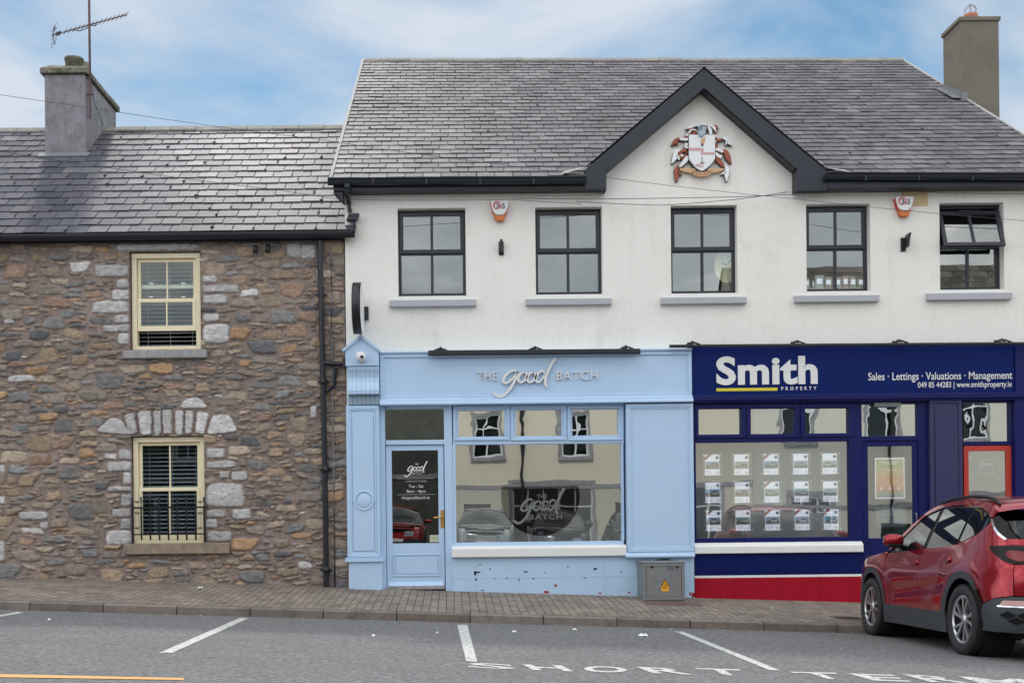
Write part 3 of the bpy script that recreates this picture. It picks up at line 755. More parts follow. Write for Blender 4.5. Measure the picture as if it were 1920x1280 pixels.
# downpipe and thin conduit
mb = MB()
pt_ = [P(600, 452, YS - 0.06), P(604, 650, YS - 0.075), P(609, 880, YS - 0.075), P(612, 1102, YS - 0.075)]
pt_[0] = Vector((pt_[0].x, YS - 0.10, gz - 0.05))
mb.tube(pt_, 0.040, 12)
for t in ((602, 552), (606, 715), (610, 880), (612, 1068)):
    q = P(*t, YS - 0.075); mb.lathe([(0.040, -0.045), (0.049, -0.045), (0.049, 0.045), (0.040, 0.045)], q, n=14); mb.box(q.x - 0.085, q.x + 0.085, YS - 0.06, YS - 0.005, q.z - 0.014, q.z + 0.014)
mb.tube([P(607, 680, YS - 0.075), P(625, 682, YS - 0.075), P(641, 682, YS - 0.075)], 0.036, 10)
mb.tube([P(628, 690, YS - 0.06), P(626, 722, YS - 0.06), P(612, 733, YS - 0.07)], 0.034, 10)
mb.box(P(643, 0, YS).x - .05, P(643, 0, YS).x + .02, YS - 0.12, YS - 0.03, P(640, 690, YS).z, P(640, 674, YS).z)
mb.build('downpipe', M['blackpipe'], house)
mb = MB(); mb.tube([P(618, 462, YS - 0.02), P(621, 480, YS - 0.035), P(622, 560, YS - 0.035), P(621, 640, YS - 0.035), P(624, 760, YS - 0.035), P(626, 900, YS - 0.035), P(628, 1102, YS - 0.035)], 0.014, 8)
mb.build('conduit', M['grey_pipe'], house)

def sash_window(rect, lower_open, sill_px, sill_mat, slabel):
    a, b, c, d = rect; y = YS + 0.05
    w = bpy.data.objects.new('window', None)
    mb = MB(); mb.frame(a, b, c, d, y, y + 0.13, 0.072, tb=0.055, tt=0.075)
    win = mb.build('window', M['cream'], house, bevel=0.006, label=slabel)
    ia, ib, ic, id_ = a + 0.072, b - 0.072, c + 0.055, d - 0.075
    mid = ic + (id_ - ic) * (0.56 if lower_open else 0.535)
    if lower_open: mid = P(300, 563, y).z
    else: mid = P(300, 917, y).z
    xm = (ia + ib) / 2
    mb = MB(); yu = y + 0.055                                          # upper sash, behind
    mb.frame(ia + .004, ib - .004, mid - 0.03, id_ - .003, yu, yu + 0.04, 0.045, tb=0.06, tt=0.045)
    mb.box(xm - 0.011, xm + 0.011, yu + .004, yu + 0.036, mid + 0.03, id_ - 0.048)
    yl = y + 0.012
    zb = P(300, 620, y).z if lower_open else ic + 0.004
    zt = mid + 0.03
    mb.frame(ia + .006, ib - .006, zb, zt, yl, yl + 0.04, 0.048, tb=0.075, tt=0.055)
    mb.box(xm - 0.011, xm + 0.011, yl + .004, yl + 0.036, zb + 0.075, zt - 0.055)
    for s_, xx in ((1, ia + 0.006), (-1, ib - 0.006)):                 # sash horns
        mb.prism([(xx, zt - .055), (xx + s_ * .05, zt - .055), (xx + s_ * .045, zt - .075), (xx + s_ * .02, zt - .09), (xx, zt - .11)], yl - .008, yl + .03)
    mb.build('sash', M['cream'], win, bevel=0.004)
    mb = MB(); mb.box(ia + .03, ib - .03, yu + .018, yu + .022, mid + 0.02, id_ - 0.04); mb.box(ia + .03, ib - .03, yl + .018, yl + .022, zb + 0.06, zt - 0.05)
    mb.build('pane', M['glass_sash'], win)
    s = RC(*sill_px, YS - 0.09)
    mb = MB(); n = 24; rs = random.Random(int(s[0] * 100)); 
    for i in range(n):
        xa, xb = s[0] + (s[1] - s[0]) * i / n, s[0] + (s[1] - s[0]) * (i + 1) / n
    mb.box(s[0], s[1], YS - 0.10, YS + 0.11, s[2], s[3])
    so = mb.build('sill', sill_mat, win, bevel=0.014)
    return win, (ia, ib, ic, id_)
w1, in1 = sash_window(wu, True, (230, 656, 387, 671), M['stone_sill'], 'cream sash window with its lower sash raised')
w2, in2 = sash_window(wl, False, (231, 1018, 430, 1038), M['stone_sill_warm'], 'closed cream sash window under the pale stone arch')

def blind(inn, label, n, tilt):
    a, b, c, d = inn; t = thing('window_blind', ((a + b) / 2, YS + 0.3, c), label, 'blind', 'venetian blinds in the stone house')
    mb = MB()
    for i in range(n):
        z = c + 0.05 + (d - c - 0.08) * i / (n - 1)
        mb.obox(((a + b) / 2, YS + 0.3, z), ((b - a) / 2 + .02, 0, 0), (0, 0.017, 0.017 * tilt), (0, -0.0005, 0.0016))
    mb.box(a - .01, b + .01, YS + .275, YS + .325, c + .005, c + .035)
    mb.box(a - .01, b + .01, YS + .275, YS + .325, d - .02, d + .03)
    mb.build('slats', M['blind'], t)
    mb = MB()
    for f in (.12, .5, .88): mb.tube([(a + (b - a) * f, YS + .276, c + .02), (a + (b - a) * f, YS + .276, d)], 0.003, 5)
    mb.build('cord', M['blind'], t)
blind(in1, 'white slatted blind behind the upper cream sash window', 21, .36)
blind(in2, 'white slatted blind behind the lower cream sash window', 23, .40)
# window furniture seen in the upper window: the raised sash's own top rail and two catches
mb = MB(); r_ = RC(262, 534, 362, 541, YS + 0.16); mb.box(in1[0] + .03, in1[1] - .03, YS + .165, YS + .2, r_[2], r_[3])
mb.build('meeting_rail', M['cream'], w1, bevel=.004)
mb = MB()
for px in (284, 344):
    q = P(px, 531, YS + .17); mb.obox(q, (.035, 0, -.006), (0, .012, 0), (.002, 0, .010)); mb.obox(q + Vector((.0, 0, -.018)), (.022, 0, 0), (0, .012, 0), (0, 0, .012))
    q = P(px, 558, YS + .085); mb.obox(q + Vector((0, 0, .01)), (.03, 0, 0), (0, .01, 0), (0, 0, .009))
mb.build('catch', M['white'], w1, bevel=.003)

# chimney of the stone house
cf = ((ez - PITCH_L * ey - CH)) ; u_, v_ = unroll(121, 291)
cyf = cf / (v_ / F - PITCH_L)
c0, c1 = P(83, 205, cyf).x, P(160, 205, cyf).x
cyb = cyf * (160 - CX + 9) / (219 - CX + 8); ctz = P(120, 139, cyf).z
mb = MB(); mb.box(c0, c1, cyf, cyb, lroof(cyf) - 0.25, ctz)
ch = mb.build('chimney', M['cement_render'], house, bevel=0.03, label='grey rendered chimney with a mossy cap')
mb = MB()
capt = P(120, 116, cyf).z
n = 20; rc = random.Random(4)
o = 0.055
ring = []
for (x_, y_) in [(c0 - o, cyf - o), ((c0 + c1) / 2, cyf - o), (c1 + o, cyf - o), (c1 + o, (cyf * 2 + cyb) / 3), (c1 + o, (cyf + 2 * cyb) / 3), (c1 + o, cyb + o), ((c0 + c1) / 2, cyb + o), (c0 - o, cyb + o), (c0 - o, (cyf + 2 * cyb) / 3), (c0 - o, (2 * cyf + cyb) / 3)]: ring.append((x_, y_))
vs = [(x_, y_, ctz) for x_, y_ in ring] + [(x_, y_, ctz + .10 + rc.uniform(-.025, .03)) for x_, y_ in ring]
cxm, cym = (c0 + c1) / 2, (cyf + cyb) / 2
vs += [(cxm + (x_ - cxm) * .72, cym + (y_ - cym) * .8, capt + rc.uniform(-.035, .03)) for x_, y_ in ring]
k = len(ring)
mb.add(vs, [tuple(range(k - 1, -1, -1)), tuple(range(2 * k, 3 * k))] + [(j * k + i, j * k + (i + 1) % k, (j + 1) * k + (i + 1) % k, (j + 1) * k + i) for j in (0, 1) for i in range(k)])
cap = mb.build('chimney_cap', M['cap_moss'], ch, bevel=0.02)
mb = MB()
q = P(137, 113, cyf + .3); mb.lathe([(.0, q.z - .3), (.155, q.z - .3), (.15, q.z - .02), (.165, q.z), (.165, q.z + .045), (.12, q.z + .055), (.11, q.z - .02), (0, q.z - .02)], (q.x, cyf + .36, 0), n=18)
q2 = P(163, 114, cyf + .75); mb.lathe([(.0, q2.z - .3), (.10, q2.z - .3), (.10, q2.z + .05), (.08, q2.z + .05), (0, q2.z)], (q2.x - .12, cyf + 1.0, 0), n=18)
mb.build('chimney_pot', M['cap_moss'], ch)
mb = MB(); mb.obox(((c0 + c1) / 2, cyf - .06, lroof(cyf - .06) + .03), ((c1 - c0) / 2 + .08, 0, 0), (0, .07, .05), (0, -.006, .01))
mb.build('flashing', M['lead'], ch)

# aerial strapped to the chimney
ay = cyf + 0.10
at = thing('tv_aerial', (c1 + .06, ay, P(168, 222, ay).z), 'rusty television aerial on a tall mast strapped to the grey chimney', 'aerial')
m0, m1 = P(169.5, 222, ay), P(166.5, -60, ay)
mb = MB(); mb.tube([m0, m1], 0.022, 8); mb.build('mast', M['rust'], at)
mb = MB()
for py in (147, 177):
    q = P(160, py, ay); mb.box(q.x - .05, m0.x + .05, ay - .03, ay + .01, q.z - .012, q.z + .012)
mb.build('bracket', M['rust'], at)
mb = MB()
b0, b1 = P(100, 66, ay - .5), P(237, 28, ay + .5)
b0, b1 = P(100, 66, ay - .3), P(237, 28, ay + .35)
mb.tube([b0, b1], 0.010, 6)
dirb = (b1 - b0); perp = dirb.cross(Vector((0, 0, 1))).normalized()
for i in range(15):
    p_ = b0 + dirb * (0.16 + 0.84 * i / 14); mb.tube([p_ - perp * .13, p_ + perp * .13], 0.005, 5)
    mb.tube([p_ - Vector((0, 0, .02)), p_ + Vector((0, 0, .02))], .006, 5)
mb.tube([P(136, 57, ay), P(150, 58, ay), P(167, 52, ay)], .008, 6); mb.tube([P(167, 47, ay), P(178, 49, ay), P(182, 46, ay)], .008, 6)
mb.build('boom', M['rust'], at)
mb = MB(); mb.obox(b0 + dirb * .07, dirb.normalized() * .04, perp * .03, (0, 0, .025)); mb.build('junction_box', M['black'], at)
mb = MB(); mb.tube([P(103, 50, b0.y), P(99, 68, b0.y), P(103, 83, b0.y)], .011, 6)
for py in (52, 60, 68, 76, 82):
    q = P(101, py, b0.y); mb.tube([q - perp * .22 + Vector((0, 0, .0)), q + perp * .22], .004, 5)
mb.build('reflector', M['rust'], at)
mb = MB(); mb.tube([P(168, 70, ay - .03), P(171, 150, ay - .03), P(176, 190, ay - .03), P(186, 215, ay + .2), P(193, 236, ay + .6)], .006, 5); mb.build('cable', M['black'], at)

# window guard at the lower window
gy = YS - 0.13
gt = thing('window_guard', ((wl[0] + wl[1]) / 2, gy, P(310, 1018, gy).z), 'black wrought iron guard railing across the lower cream window', 'railing')
mb = MB()
zt_, zmid, zlow = P(315, 934, gy).z, P(315, 951, gy).z, P(315, 1001, gy).z
xs_ = [248 + i * 17.1 for i in range(9)]
xs_ = [249, 265.5, 282, 299, 316, 333, 350, 367, 384]
for i, px in enumerate(xs_):
    x_ = P(px, 970, gy).x
    zt2 = P(px, 934, gy).z; zb2 = P(px, 1012, gy).z
    mb.tube([(x_, gy, zb2 - (.03 if i in (0, 8) else 0)), (x_, gy - .01, zb2 + .05), (x_, gy - .02, zmid), (x_, gy - .015, zt2 - .05), (x_ - .008, gy, zt2)], .019 if i in (0, 8) else .0135, 8)
    mb.lathe([(0, -.02), (.016, -.005), (.016, .012), (0, .03)], (x_ - .008, gy, zt2), n=8)
mb.build('bar', M['black'], gt)
mb = MB()
xa, xb = P(247, 970, gy).x, P(386, 970, gy).x
for z_, t_ in ((zmid, .014), (zlow, .010)): mb.box(xa, xb, gy - .032, gy - .018, z_ - t_, z_ + t_)
for x_ in (xa, xb): mb.box(x_ - .006, x_ + .006, gy - .02, YS, zmid - .012, zmid + .012)
mb.build('rail', M['black'], gt)
mb = MB()
for px in (257, 375):
    for py in (941, 962, 990):
        q = P(px, py, gy - .02)
        for s_ in (-1, 1):
            mb.tube([q + Vector((s_ * (.005 + .026 * (1 - k / 14) * abs(math.cos(k * .55))), 0, .022 * (1 - k / 16) * math.sin(k * .55) + s_ * .0)) for k in range(15)], .006, 5)
mb.build('scroll', M['black'], gt)
# two small lamps under the gutter
for (px, py, lb) in ((479, 467, 'small black spotlight under the gutter, the one nearer the upper cream window'), (502, 466, 'small black spotlight under the gutter, the one nearer the downpipe')):
    q = P(px, py, YS - .08)
    t = thing('spotlight', (q.x, YS, q.z), lb, 'spotlight', 'spotlights under the gutter')
    mb = MB(); mb.lathe([(0, -.055), (.035, -.055), (.04, 0), (.028, .05), (0, .06)], q, n=12); mb.build('head', M['black'], t)
    mb = MB(); mb.tube([q, q + Vector((.0, .04, .05)), q + Vector((0, .085, .05))], .01, 6); mb.build('arm', M['black'], t)

# ------------------------------------------------------------------ white two-storey shop building
shop = thing('shop_building', (3.5, YF, pave_z(3.5, YF)), 'white rendered two storey building with gabled slate roof above pale blue and navy shopfronts', 'building')
xl = P(648, 560, YF).x
xr = 9.05
OV = 0.22
eY = YF - OV
XL0, XR0 = -1.71, 9.2
zeL, zeR = P(620, 335, eY).z, P(1850, 326, eY).z
rY = 23.3
zrL, zrR = P(683, 113, rY).z, P(1690, 113, rY).z
def mroof(x, y):
    t = (x - XL0) / (XR0 - XL0); e = zeL + (zeR - zeL) * t; r = zrL + (zrR - zrL) * t
    return e + (r - e) * (y - eY) / (rY - eY)
zb = P(1000, 664, YF).z
zsof = P(1000, 360, YF).z
YB = YF - OV - 0.02                                     # bargeboard plane
ap = P(1320, 129, YB); fl = P(1095, 318, YB); fr = P(1550, 320, YB)
gs = (ap.z - (fl.z + fr.z) / 2) / ((fr.x - fl.x) / 2)

WIN = [RC(747, 395, 873, 558, YF + .13), RC(1003, 393, 1127, 555, YF + .13), RC(1255, 390, 1378, 553, YF + .13), RC(1507, 387, 1625.5, 549, YF + .13), RC(1755, 385, 1874, 546, YF + .13)]
def holed(mb, x0, x1, z0, z1, y, holes, m=0):
    xs = sorted({x0, x1, *[h[0] for h in holes], *[h[1] for h in holes]}); zs = sorted({z0, z1, *[h[2] for h in holes], *[h[3] for h in holes]})
    for i in range(len(xs) - 1):
        for j in range(len(zs) - 1):
            cx, cz = (xs[i] + xs[i + 1]) / 2, (zs[j] + zs[j + 1]) / 2
            if not any(h[0] < cx < h[1] and h[2] < cz < h[3] for h in holes):
                mb.quad((xs[i], y, zs[j]), (xs[i + 1], y, zs[j]), (xs[i + 1], y, zs[j + 1]), (xs[i], y, zs[j + 1]), m)
mb = MB()
ztop = zeL + 0.10
holed(mb, xl, xr, zb, ztop, YF, WIN)
for (a, b, c, d) in WIN:
    for q in (((a, c), (a, d)), ((b, d), (b, c)), ((a, d), (b, d)), ((b, c), (a, c))):
        (xa, za), (xb, zb_) = q
        mb.quad((xa, YF, za), (xb, YF, zb_), (xb, YF + .22, zb_), (xa, YF + .22, za))
# the wall carried up into the gable
g0, g1 = ap.x - (ap.z - .09 - ztop) / gs, ap.x + (ap.z - .09 - ztop) / gs
mb.add([(g0, YF, ztop), (g1, YF, ztop), (ap.x, YF, ap.z - .09)], [(0, 1, 2)])
mb.quad((xl, YF, -0.3), (P(722, 900, YF).x, YF, -0.3), (P(722, 900, YF).x, YF, zb), (xl, YF, zb))
bY = 2 * rY - YF
mb.quad((xl, YF, -.6), (xl, bY, -.6), (xl, bY, ztop), (xl, YF, ztop)); mb.quad((xr, YF, -1.0), (xr, bY, -1.0), (xr, bY, ztop), (xr, YF, ztop))
mb.add([(xl, YF, ztop), (xl, bY, ztop), (xl, rY, zrL - .1)], [(0, 1, 2)]); mb.add([(xr, YF, ztop), (xr, bY, ztop), (xr, rY, zrR - .1)], [(0, 1, 2)])
mb.quad((xl, bY, -1), (xr, bY, -1), (xr, bY, ztop), (xl, bY, ztop))
wall = mb.build('wall', M['render'], shop, label='white rendered upper wall', recalc=False)
# thin plaster bands round the openings and one ochre bare patch
mb = MB()
for (a, b, c, d) in WIN:
    w_ = .045
    mb.box(a - w_, a - .004, YF - .006, YF + .002, c, d + w_); mb.box(b + .004, b + w_, YF - .006, YF + .002, c, d + w_); mb.box(a - .003, b + .003, YF - .006, YF + .002, d + .004, d + w_)
mb.build('window_band', M['render'], wall)
a = RC(1690, 358, 1740, 388, YF); mb = MB(); mb.prism([(a[0], a[2]), (a[1], a[2] + .01), (a[1] - .01, a[3]), (a[0] + .005, a[3])], YF - .003, YF); mb.build('bare_patch', M['bare_patch'], wall, label='square ochre patch without white paint')

# main roof
SL2 = [(.118, .110, .120), (.106, .100, .110), (.134, .126, .134), (.094, .087, .097), (.150, .143, .150), (.112, .107, .113)]
def under_gable(p): return p.z < ap.z - gs * abs(p.x - ap.x) + 0.06
mb = MB()
slates(mb, (XL0, eY, zeL), (XR0, eY, zeR), (XL0, rY, zrL), (XR0, rY, zrR), 33, 0.262, 9, SL2, moss=0.10, skip=under_gable)
for sgn in (-1, 1):                                    # slopes of the front gable
    f = fl if sgn < 0 else fr
    yb = eY + (ap.z - zeL) / ((zrL - zeL) / (rY - eY)) + .05
    mb.add([(ap.x, YB - .02, ap.z + .02), (ap.x, yb, ap.z + .02), (f.x, YB - .02, f.z + .02)], [(0, 1, 2)], 0, (.12, .11, .12))
for s_ in (0, 1):                                      # under-surface, and the far slope
    y2 = 2 * rY - eY if s_ else eY
    if s_: mb.quad((XL0, y2, zeL - .03), (XR0, y2, zeR - .03), (XR0, rY, zrR - .02), (XL0, rY, zrL - .02), 0, (.11, .10, .11))
xa, xb = ap.x, ap.x
tl = [(XL0, eY, zeL - .015), (fl.x, eY, mroof(fl.x, eY) - .015)]
yb = eY + (ap.z - zeL) / ((zrL - zeL) / (rY - eY))
mb.add([(XL0, eY, zeL - .015), (fl.x, eY, mroof(fl.x, eY) - .015), (ap.x, yb, ap.z - .015), (ap.x, rY, mroof(ap.x, rY) - .015), (XL0, rY, zrL - .015)], [(0, 1, 2, 3, 4)], 0, (.05, .05, .055))
mb.add([(XR0, eY, zeR - .015), (fr.x, eY, mroof(fr.x, eY) - .015), (ap.x, yb, ap.z - .015), (ap.x, rY, mroof(ap.x, rY) - .015), (XR0, rY, zrR - .015)], [(4, 3, 2, 1, 0)], 0, (.05, .05, .055))
roof = mb.build('roof', [M['slate2'], M['moss']], shop, label='weathered grey slate roof with a front gable', recalc=False)
mb = MB(); x = XL0; rk = random.Random(8)
while x < XR0 - .05:
    w = min(.46, XR0 - x); dz = rk.uniform(-.006, .006) + mroof(x, rY)
    mb.profile([(rY - .13, dz - .05), (rY, dz + .045), (rY + .13, dz - .05), (rY + .13, dz - .08), (rY, dz + .015), (rY - .13, dz - .08)], x + .004, x + w - .004); x += w
mb.build('ridge_tiles', M['ridge'], roof)
mb = MB()
for X_, s_ in ((XL0, -1), (XR0, 1)):
    e0, e1 = Vector((X_, eY, mroof(X_, eY))), Vector((X_, rY, mroof(X_, rY)))
    mb.obox((e0 + e1) / 2 + Vector((s_ * .02, 0, -.012)), (.022, 0, 0), (e1 - e0) / 2, (0, -.02, .03))
mb.build('verge', M['verge'], roof)
mb = MB()                                              # lead in the two valleys
for f, s_ in ((fl, -1), (fr, 1)):
    a_ = Vector((f.x + s_ * .12, eY - .06, mroof(f.x, eY) + .03)); b_ = Vector((f.x + s_ * .38, eY + .05, mroof(f.x, eY) + .05)); 
    mb.add([(f.x - s_ * .02, eY - .05, f.z + .035), (f.x + s_ * .34, eY - .05, mroof(f.x, eY) + .02), (f.x + s_ * .30, eY + .12, mroof(f.x, eY + .12) + .03), (f.x - s_ * .0, eY + .16, f.z + .09)], [(0, 1, 2, 3)])
mb.build('valley_flashing', M['verge'], roof)

# bargeboards, fascia, soffit, gutters
mb = MB()
q = lambda x, y: (P(x, y, YB).x, P(x, y, YB).z)
mb.prism([q(1320, 129), q(1320, 163), q(1137, 317), q(1137, 355), q(1097, 355), q(1097, 318)], YB, YB + .035)
mb.prism([q(1320, 129), q(1320, 163), q(1494, 314), q(1494, 358), q(1551, 357), q(1551, 321)], YB, YB + .035)
mb.prism([q(1320, 152), q(1320, 166), q(1141, 319), q(1137, 319), q(1137, 310)], YB - .012, YB - .001)      # lower bead
mb.prism([q(1320, 152), q(1320, 166), q(1491, 316), q(1494, 316), q(1494, 306)], YB - .012, YB - .001)
mb.build('bargeboard', M['trim'], shop, bevel=.004)
mb = MB()
for (x0, x1) in ((P(1137, 340, YB).x, None), (None, P(1494, 340, YB).x)):
    pass
gi = lambda x, y: Vector((P(x, y, YB).x, 0, P(x, y, YB).z))
for (a_, b_) in ((gi(1320, 166), gi(1139, 319)), (gi(1320, 166), gi(1492, 316))):
    mb.quad((a_.x, YB + .036, a_.z), (b_.x, YB + .036, b_.z), (b_.x, YF, b_.z), (a_.x, YF, a_.z))
for px_ in (1137, 1494):
    a_, b_ = gi(px_, 314), gi(px_, 356); mb.quad((a_.x, YB + .036, a_.z), (b_.x, YB + .036, b_.z), (b_.x, YF, b_.z), (a_.x, YF, a_.z))
zs1, zs2 = P(900, 353.5, eY).z, P(1700, 350, eY).z
xs1, xs2 = P(1136, 357, YB).x, P(1495, 357, YB).x
mb.box(XL0 + .05, xs1, eY + .0, YF - .003, zs1 - .02, zs1); mb.box(xs2, XR0 - .05, eY + .0, YF - .003, zs2 - .02, zs2)
for k in range(70):
    x_ = XL0 + .1 + k * .155
    if x_ < xs1 - .05 or x_ > xs2 + .05: mb.box(x_, x_ + .012, eY + .03, YF - .03, (zs1 if x_ < xs1 else zs2) - .026, (zs1 if x_ < xs1 else zs2) - .021)
mb.build('soffit', M['black'], shop)
mb = MB()
zf1, zf2 = P(900, 334, eY).z, P(1700, 326, eY).z
mb.box(XL0 + .02, P(1097, 340, YB).x, eY - .03, eY - .002, zs1 - .02, zf1 - .01); mb.box(P(1551, 340, YB).x, XR0 - .02, eY - .03, eY - .002, zs2 - .02, zf2 - .02)
mb.prism([(XL0 + .02, zs1 - .02), (xl, zs1 - .16), (xl, zf1), (XL0 + .02, zf1)], eY, YF + .06)       # boxed end
mb.build('fascia', M['trim'], shop, bevel=.003)
mb = MB()
def gutter(mb, x0, x1, z0, z1, y):
    pr = [(y + .058 * math.cos(math.pi + math.pi * k / 8), .085 * math.sin(math.pi + math.pi * k / 8)) for k in range(9)] + [(y + .058, .012), (y + .05, .012), (y, -.03), (y - .05, .012), (y - .066, .012), (y - .066, 0)]
    n = len(pr); vs = [(x0, yy, z0 + zz) for yy, zz in pr] + [(x1, yy, z1 + zz) for yy, zz in pr]
    mb.add(vs, [tuple(range(n)), tuple(range(2 * n - 1, n - 1, -1))]); mb.add(vs, [((i + 1) % n, i, n + i, n + (i + 1) % n) for i in range(n)], 0, None, True)
gY = eY - .092
gutter(mb, P(615, 336, gY).x, P(1099, 332, gY).x, P(615, 337, gY).z, P(1099, 334, gY).z, gY)
gutter(mb, P(1547, 325, gY).x, XR0, P(1547, 326.5, gY).z, P(1547, 326.5, gY).z - .05, gY)
for px_ in (700, 800, 900, 1000, 1620, 1720, 1820): 
    a_ = P(px_, 340 if px_ < 1100 else 334, gY); mb.box(a_.x - .012, a_.x + .012, gY - .069, gY - .055, a_.z - .05, a_.z + .02)
mb.build('gutter', M['trim'], shop)
mb = MB()
mb.tube([P(651, 350, gY), P(651, 362, gY + .02), P(654, 378, YF - .05), P(656, 398, YF - .05)], .034, 10)
mb.lathe([(.036, -.03), (.05, -.02), (.05, .03), (.03, .05)], P(651, 350, gY), n=12)
a_ = P(662, 408, YF - .1); mb.obox(a_, (.075, 0, 0), (0, .06, 0), (.02, 0, .05)); mb.tube([P(658, 408, YF - .1), P(664, 424, YF - .12), P(662, 436, YF - .2)], .035, 8)
mb.build('downpipe', M['trim'], shop, bevel=.005)

# chimney at the gable end
cy = 20.4
a0 = P(1801, 120, cy); a1 = P(1873, 120, cy); cyb = cy * (1801 - CX + 5) / (1769 - CX + 5)
zt = P(1836, 40, cy).z
mb = MB(); mb.box(a0.x, a1.x, cy, cyb, mroof(XR0, cy) - 2.2, zt)
ch = mb.build('chimney', M['dash'], shop, label='tall brown pebble dashed chimney')
mb = MB(); mb.box(a0.x - .03, a1.x + .03, cy - .03, cyb + .03, zt + .001, zt + .075); mb.build('chimney_cap', M['dash'], ch, bevel=.01)
mb = MB(); q_ = P(1820, 28, cy + .35); mb.lathe([(0, zt + .08), (.125, zt + .08), (.115, zt + .2), (.125, zt + .22), (.125, zt + .27), (.10, zt + .27), (.09, zt + .15), (0, zt + .15)], (q_.x, cy + .36, 0), n=20)
mb.build('chimney_pot', M['terracotta'], ch)
mb = MB()
for k in range(6):
    an = k * math.pi / 3; x_, y_ = q_.x + .09 * math.cos(an), cy + .36 + .09 * math.sin(an)
    mb.tube([(x_, y_, zt + .26), (x_ + .02 * math.cos(an), y_ + .02 * math.sin(an), zt + .38), (q_.x, cy + .36, zt + .46)], .005, 5)
mb.build('bird_guard', M['lead'], ch)
mb = MB()
zA, zB = mroof(a0.x, cy), mroof(a0.x, cyb)
mb.add([(a0.x - .012, cy - .03, zA - .02), (a0.x - .012, cyb, zB - .02), (a0.x - .012, cyb, zB + .10), (a0.x - .012, cy - .03, zA + .16)], [(0, 1, 2, 3)])
mb.add([(a0.x - .16, cy - .05, zA + .03), (a0.x - .16, cyb, zB + .03), (a0.x - .012, cyb, zB + .03), (a0.x - .012, cy - .05, zA + .03)], [(0, 1, 2, 3)])
mb.box(a0.x - .02, a0.x + .12, cy - .014, cy - .002, zA - .1, zA + .14)
mb.build('flashing', M['lead'], ch)

# upper windows
for i, (a, b, c, d) in enumerate(WIN):
    y = YF + .13
    mid = P(0, 0, y); zt_ = c + (d - c) * .535
    mb = MB(); mb.frame(a + .002, b - .002, c, d - .002, y, y + .07, .042, tb=.062, tt=.05)
    zm = c + (d - c) * .515
    mb.box(a + .044, b - .044, y + .002, y + .068, zm - .03, zm + .03)                      # transom
    xm = (a + b) / 2
    mb.box(xm - .020, xm + .020, y + .006, y + .06, c + .062, zm - .03)                     # lower glazing bar
    win = mb.build('window', M['frame'], shop, bevel=.004, label='dark window with its top sash pushed open' if i == 4 else None)
    mbs, mbp = MB(), MB()
    S_ = []
    sx0, sx1, sz0, sz1 = a + .022, b - .022, zm - .012, d - .03
    mbs.frame(sx0, sx1, sz0, sz1, y - .018, y + .03, .055, tb=.058, tt=.055); mbs.box(xm - .020, xm + .020, y - .012, y + .025, sz0 + .058, sz1 - .055)
    mbs.box(xm - .16, xm + .16, y - .03, y - .0185, sz1 - .022, sz1 + .006)                   # trickle vent
    mbp.box(sx0 + .05, sx1 - .05, y + .004, y + .008, sz0 + .05, sz1 - .05)
    if i == 4:                                                                               # hinged at the head, swung out
        an = R(21); hy, hz = y - .0, sz1; mbs.v = [(v[0], v[1] - .02, v[2] - .075) for v in mbs.v]; mbp.v = [(v[0], v[1] - .02, v[2] - .075) for v in mbp.v]; hz -= .075
        rot = lambda v: (v[0], hy + (v[1] - hy) * math.cos(an) + (v[2] - hz) * math.sin(an) * 1.0, hz + (v[2] - hz) * math.cos(an) - (v[1] - hy) * math.sin(an))
        mbs.v = [rot(v) for v in mbs.v]; mbp.v = [rot(v) for v in mbp.v]
        mbx = MB()
        for xx in (a + .05, b - .05): mbx.tube([(xx, y + .02, sz1 - .25), rot((xx, y, sz1 - .42))], .008, 5)
        mbx.box(a + .2, a + .215, y - .02, y, zm + .05, zm + .065); mbx.build('stay', M['black'], win)
    sash = mbs.build('sash', M['frame'], win, bevel=.004)
    mbp.box(a + .04, b - .04, y + .03, y + .034, c + .05, zm - .02)
    mbp.build('pane', M['glass_up'], win)
    sl = [(730, 560.5, 893, 574), (986, 558, 1147, 571), (1240, 555.5, 1400, 569), (1491, 552, 1649, 565.5), (1740, 547.5, 1898, 561.5)][i]
    s = RC(*sl, YF - .08); mb = MB()
    mb.profile([(YF - .085, s[2]), (YF - .085, s[3] - .012), (YF + .125, s[3] + .012), (YF + .125, s[2])], s[0], s[1])
    mb.build('sill', M['sill_grey'], win, bevel=.006)

# rooms behind the glass
mb = MB()
def room(mb, x0, x1, y0, y1, z0, z1):
    mb.quad((x0, y1, z0), (x1, y1, z0), (x1, y1, z1), (x0, y1, z1)); mb.quad((x0, y0, z0), (x1, y0, z0), (x1, y1, z0), (x0, y1, z0)); mb.quad((x0, y0, z1), (x1, y0, z1), (x1, y1, z1), (x0, y1, z1))
    mb.quad((x0, y0, z0), (x0, y1, z0), (x0, y1, z1), (x0, y0, z1)); mb.quad((x1, y0, z0), (x1, y1, z0), (x1, y1, z1), (x1, y0, z1))
zc_up = P(1000, 385, YF).z + .25
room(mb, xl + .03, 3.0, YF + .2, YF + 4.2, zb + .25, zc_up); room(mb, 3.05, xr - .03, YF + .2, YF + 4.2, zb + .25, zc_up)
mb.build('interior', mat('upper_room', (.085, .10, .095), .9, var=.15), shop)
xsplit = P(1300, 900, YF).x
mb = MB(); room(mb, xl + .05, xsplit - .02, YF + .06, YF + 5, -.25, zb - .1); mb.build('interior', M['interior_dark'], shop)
mb = MB(); room(mb, xsplit + .02, xr - .05, YF + .06, YF + 4, -.6, zb - .1); mb.build('interior', mat('shop_room', (.25, .25, .24), .9, var=.1), shop)

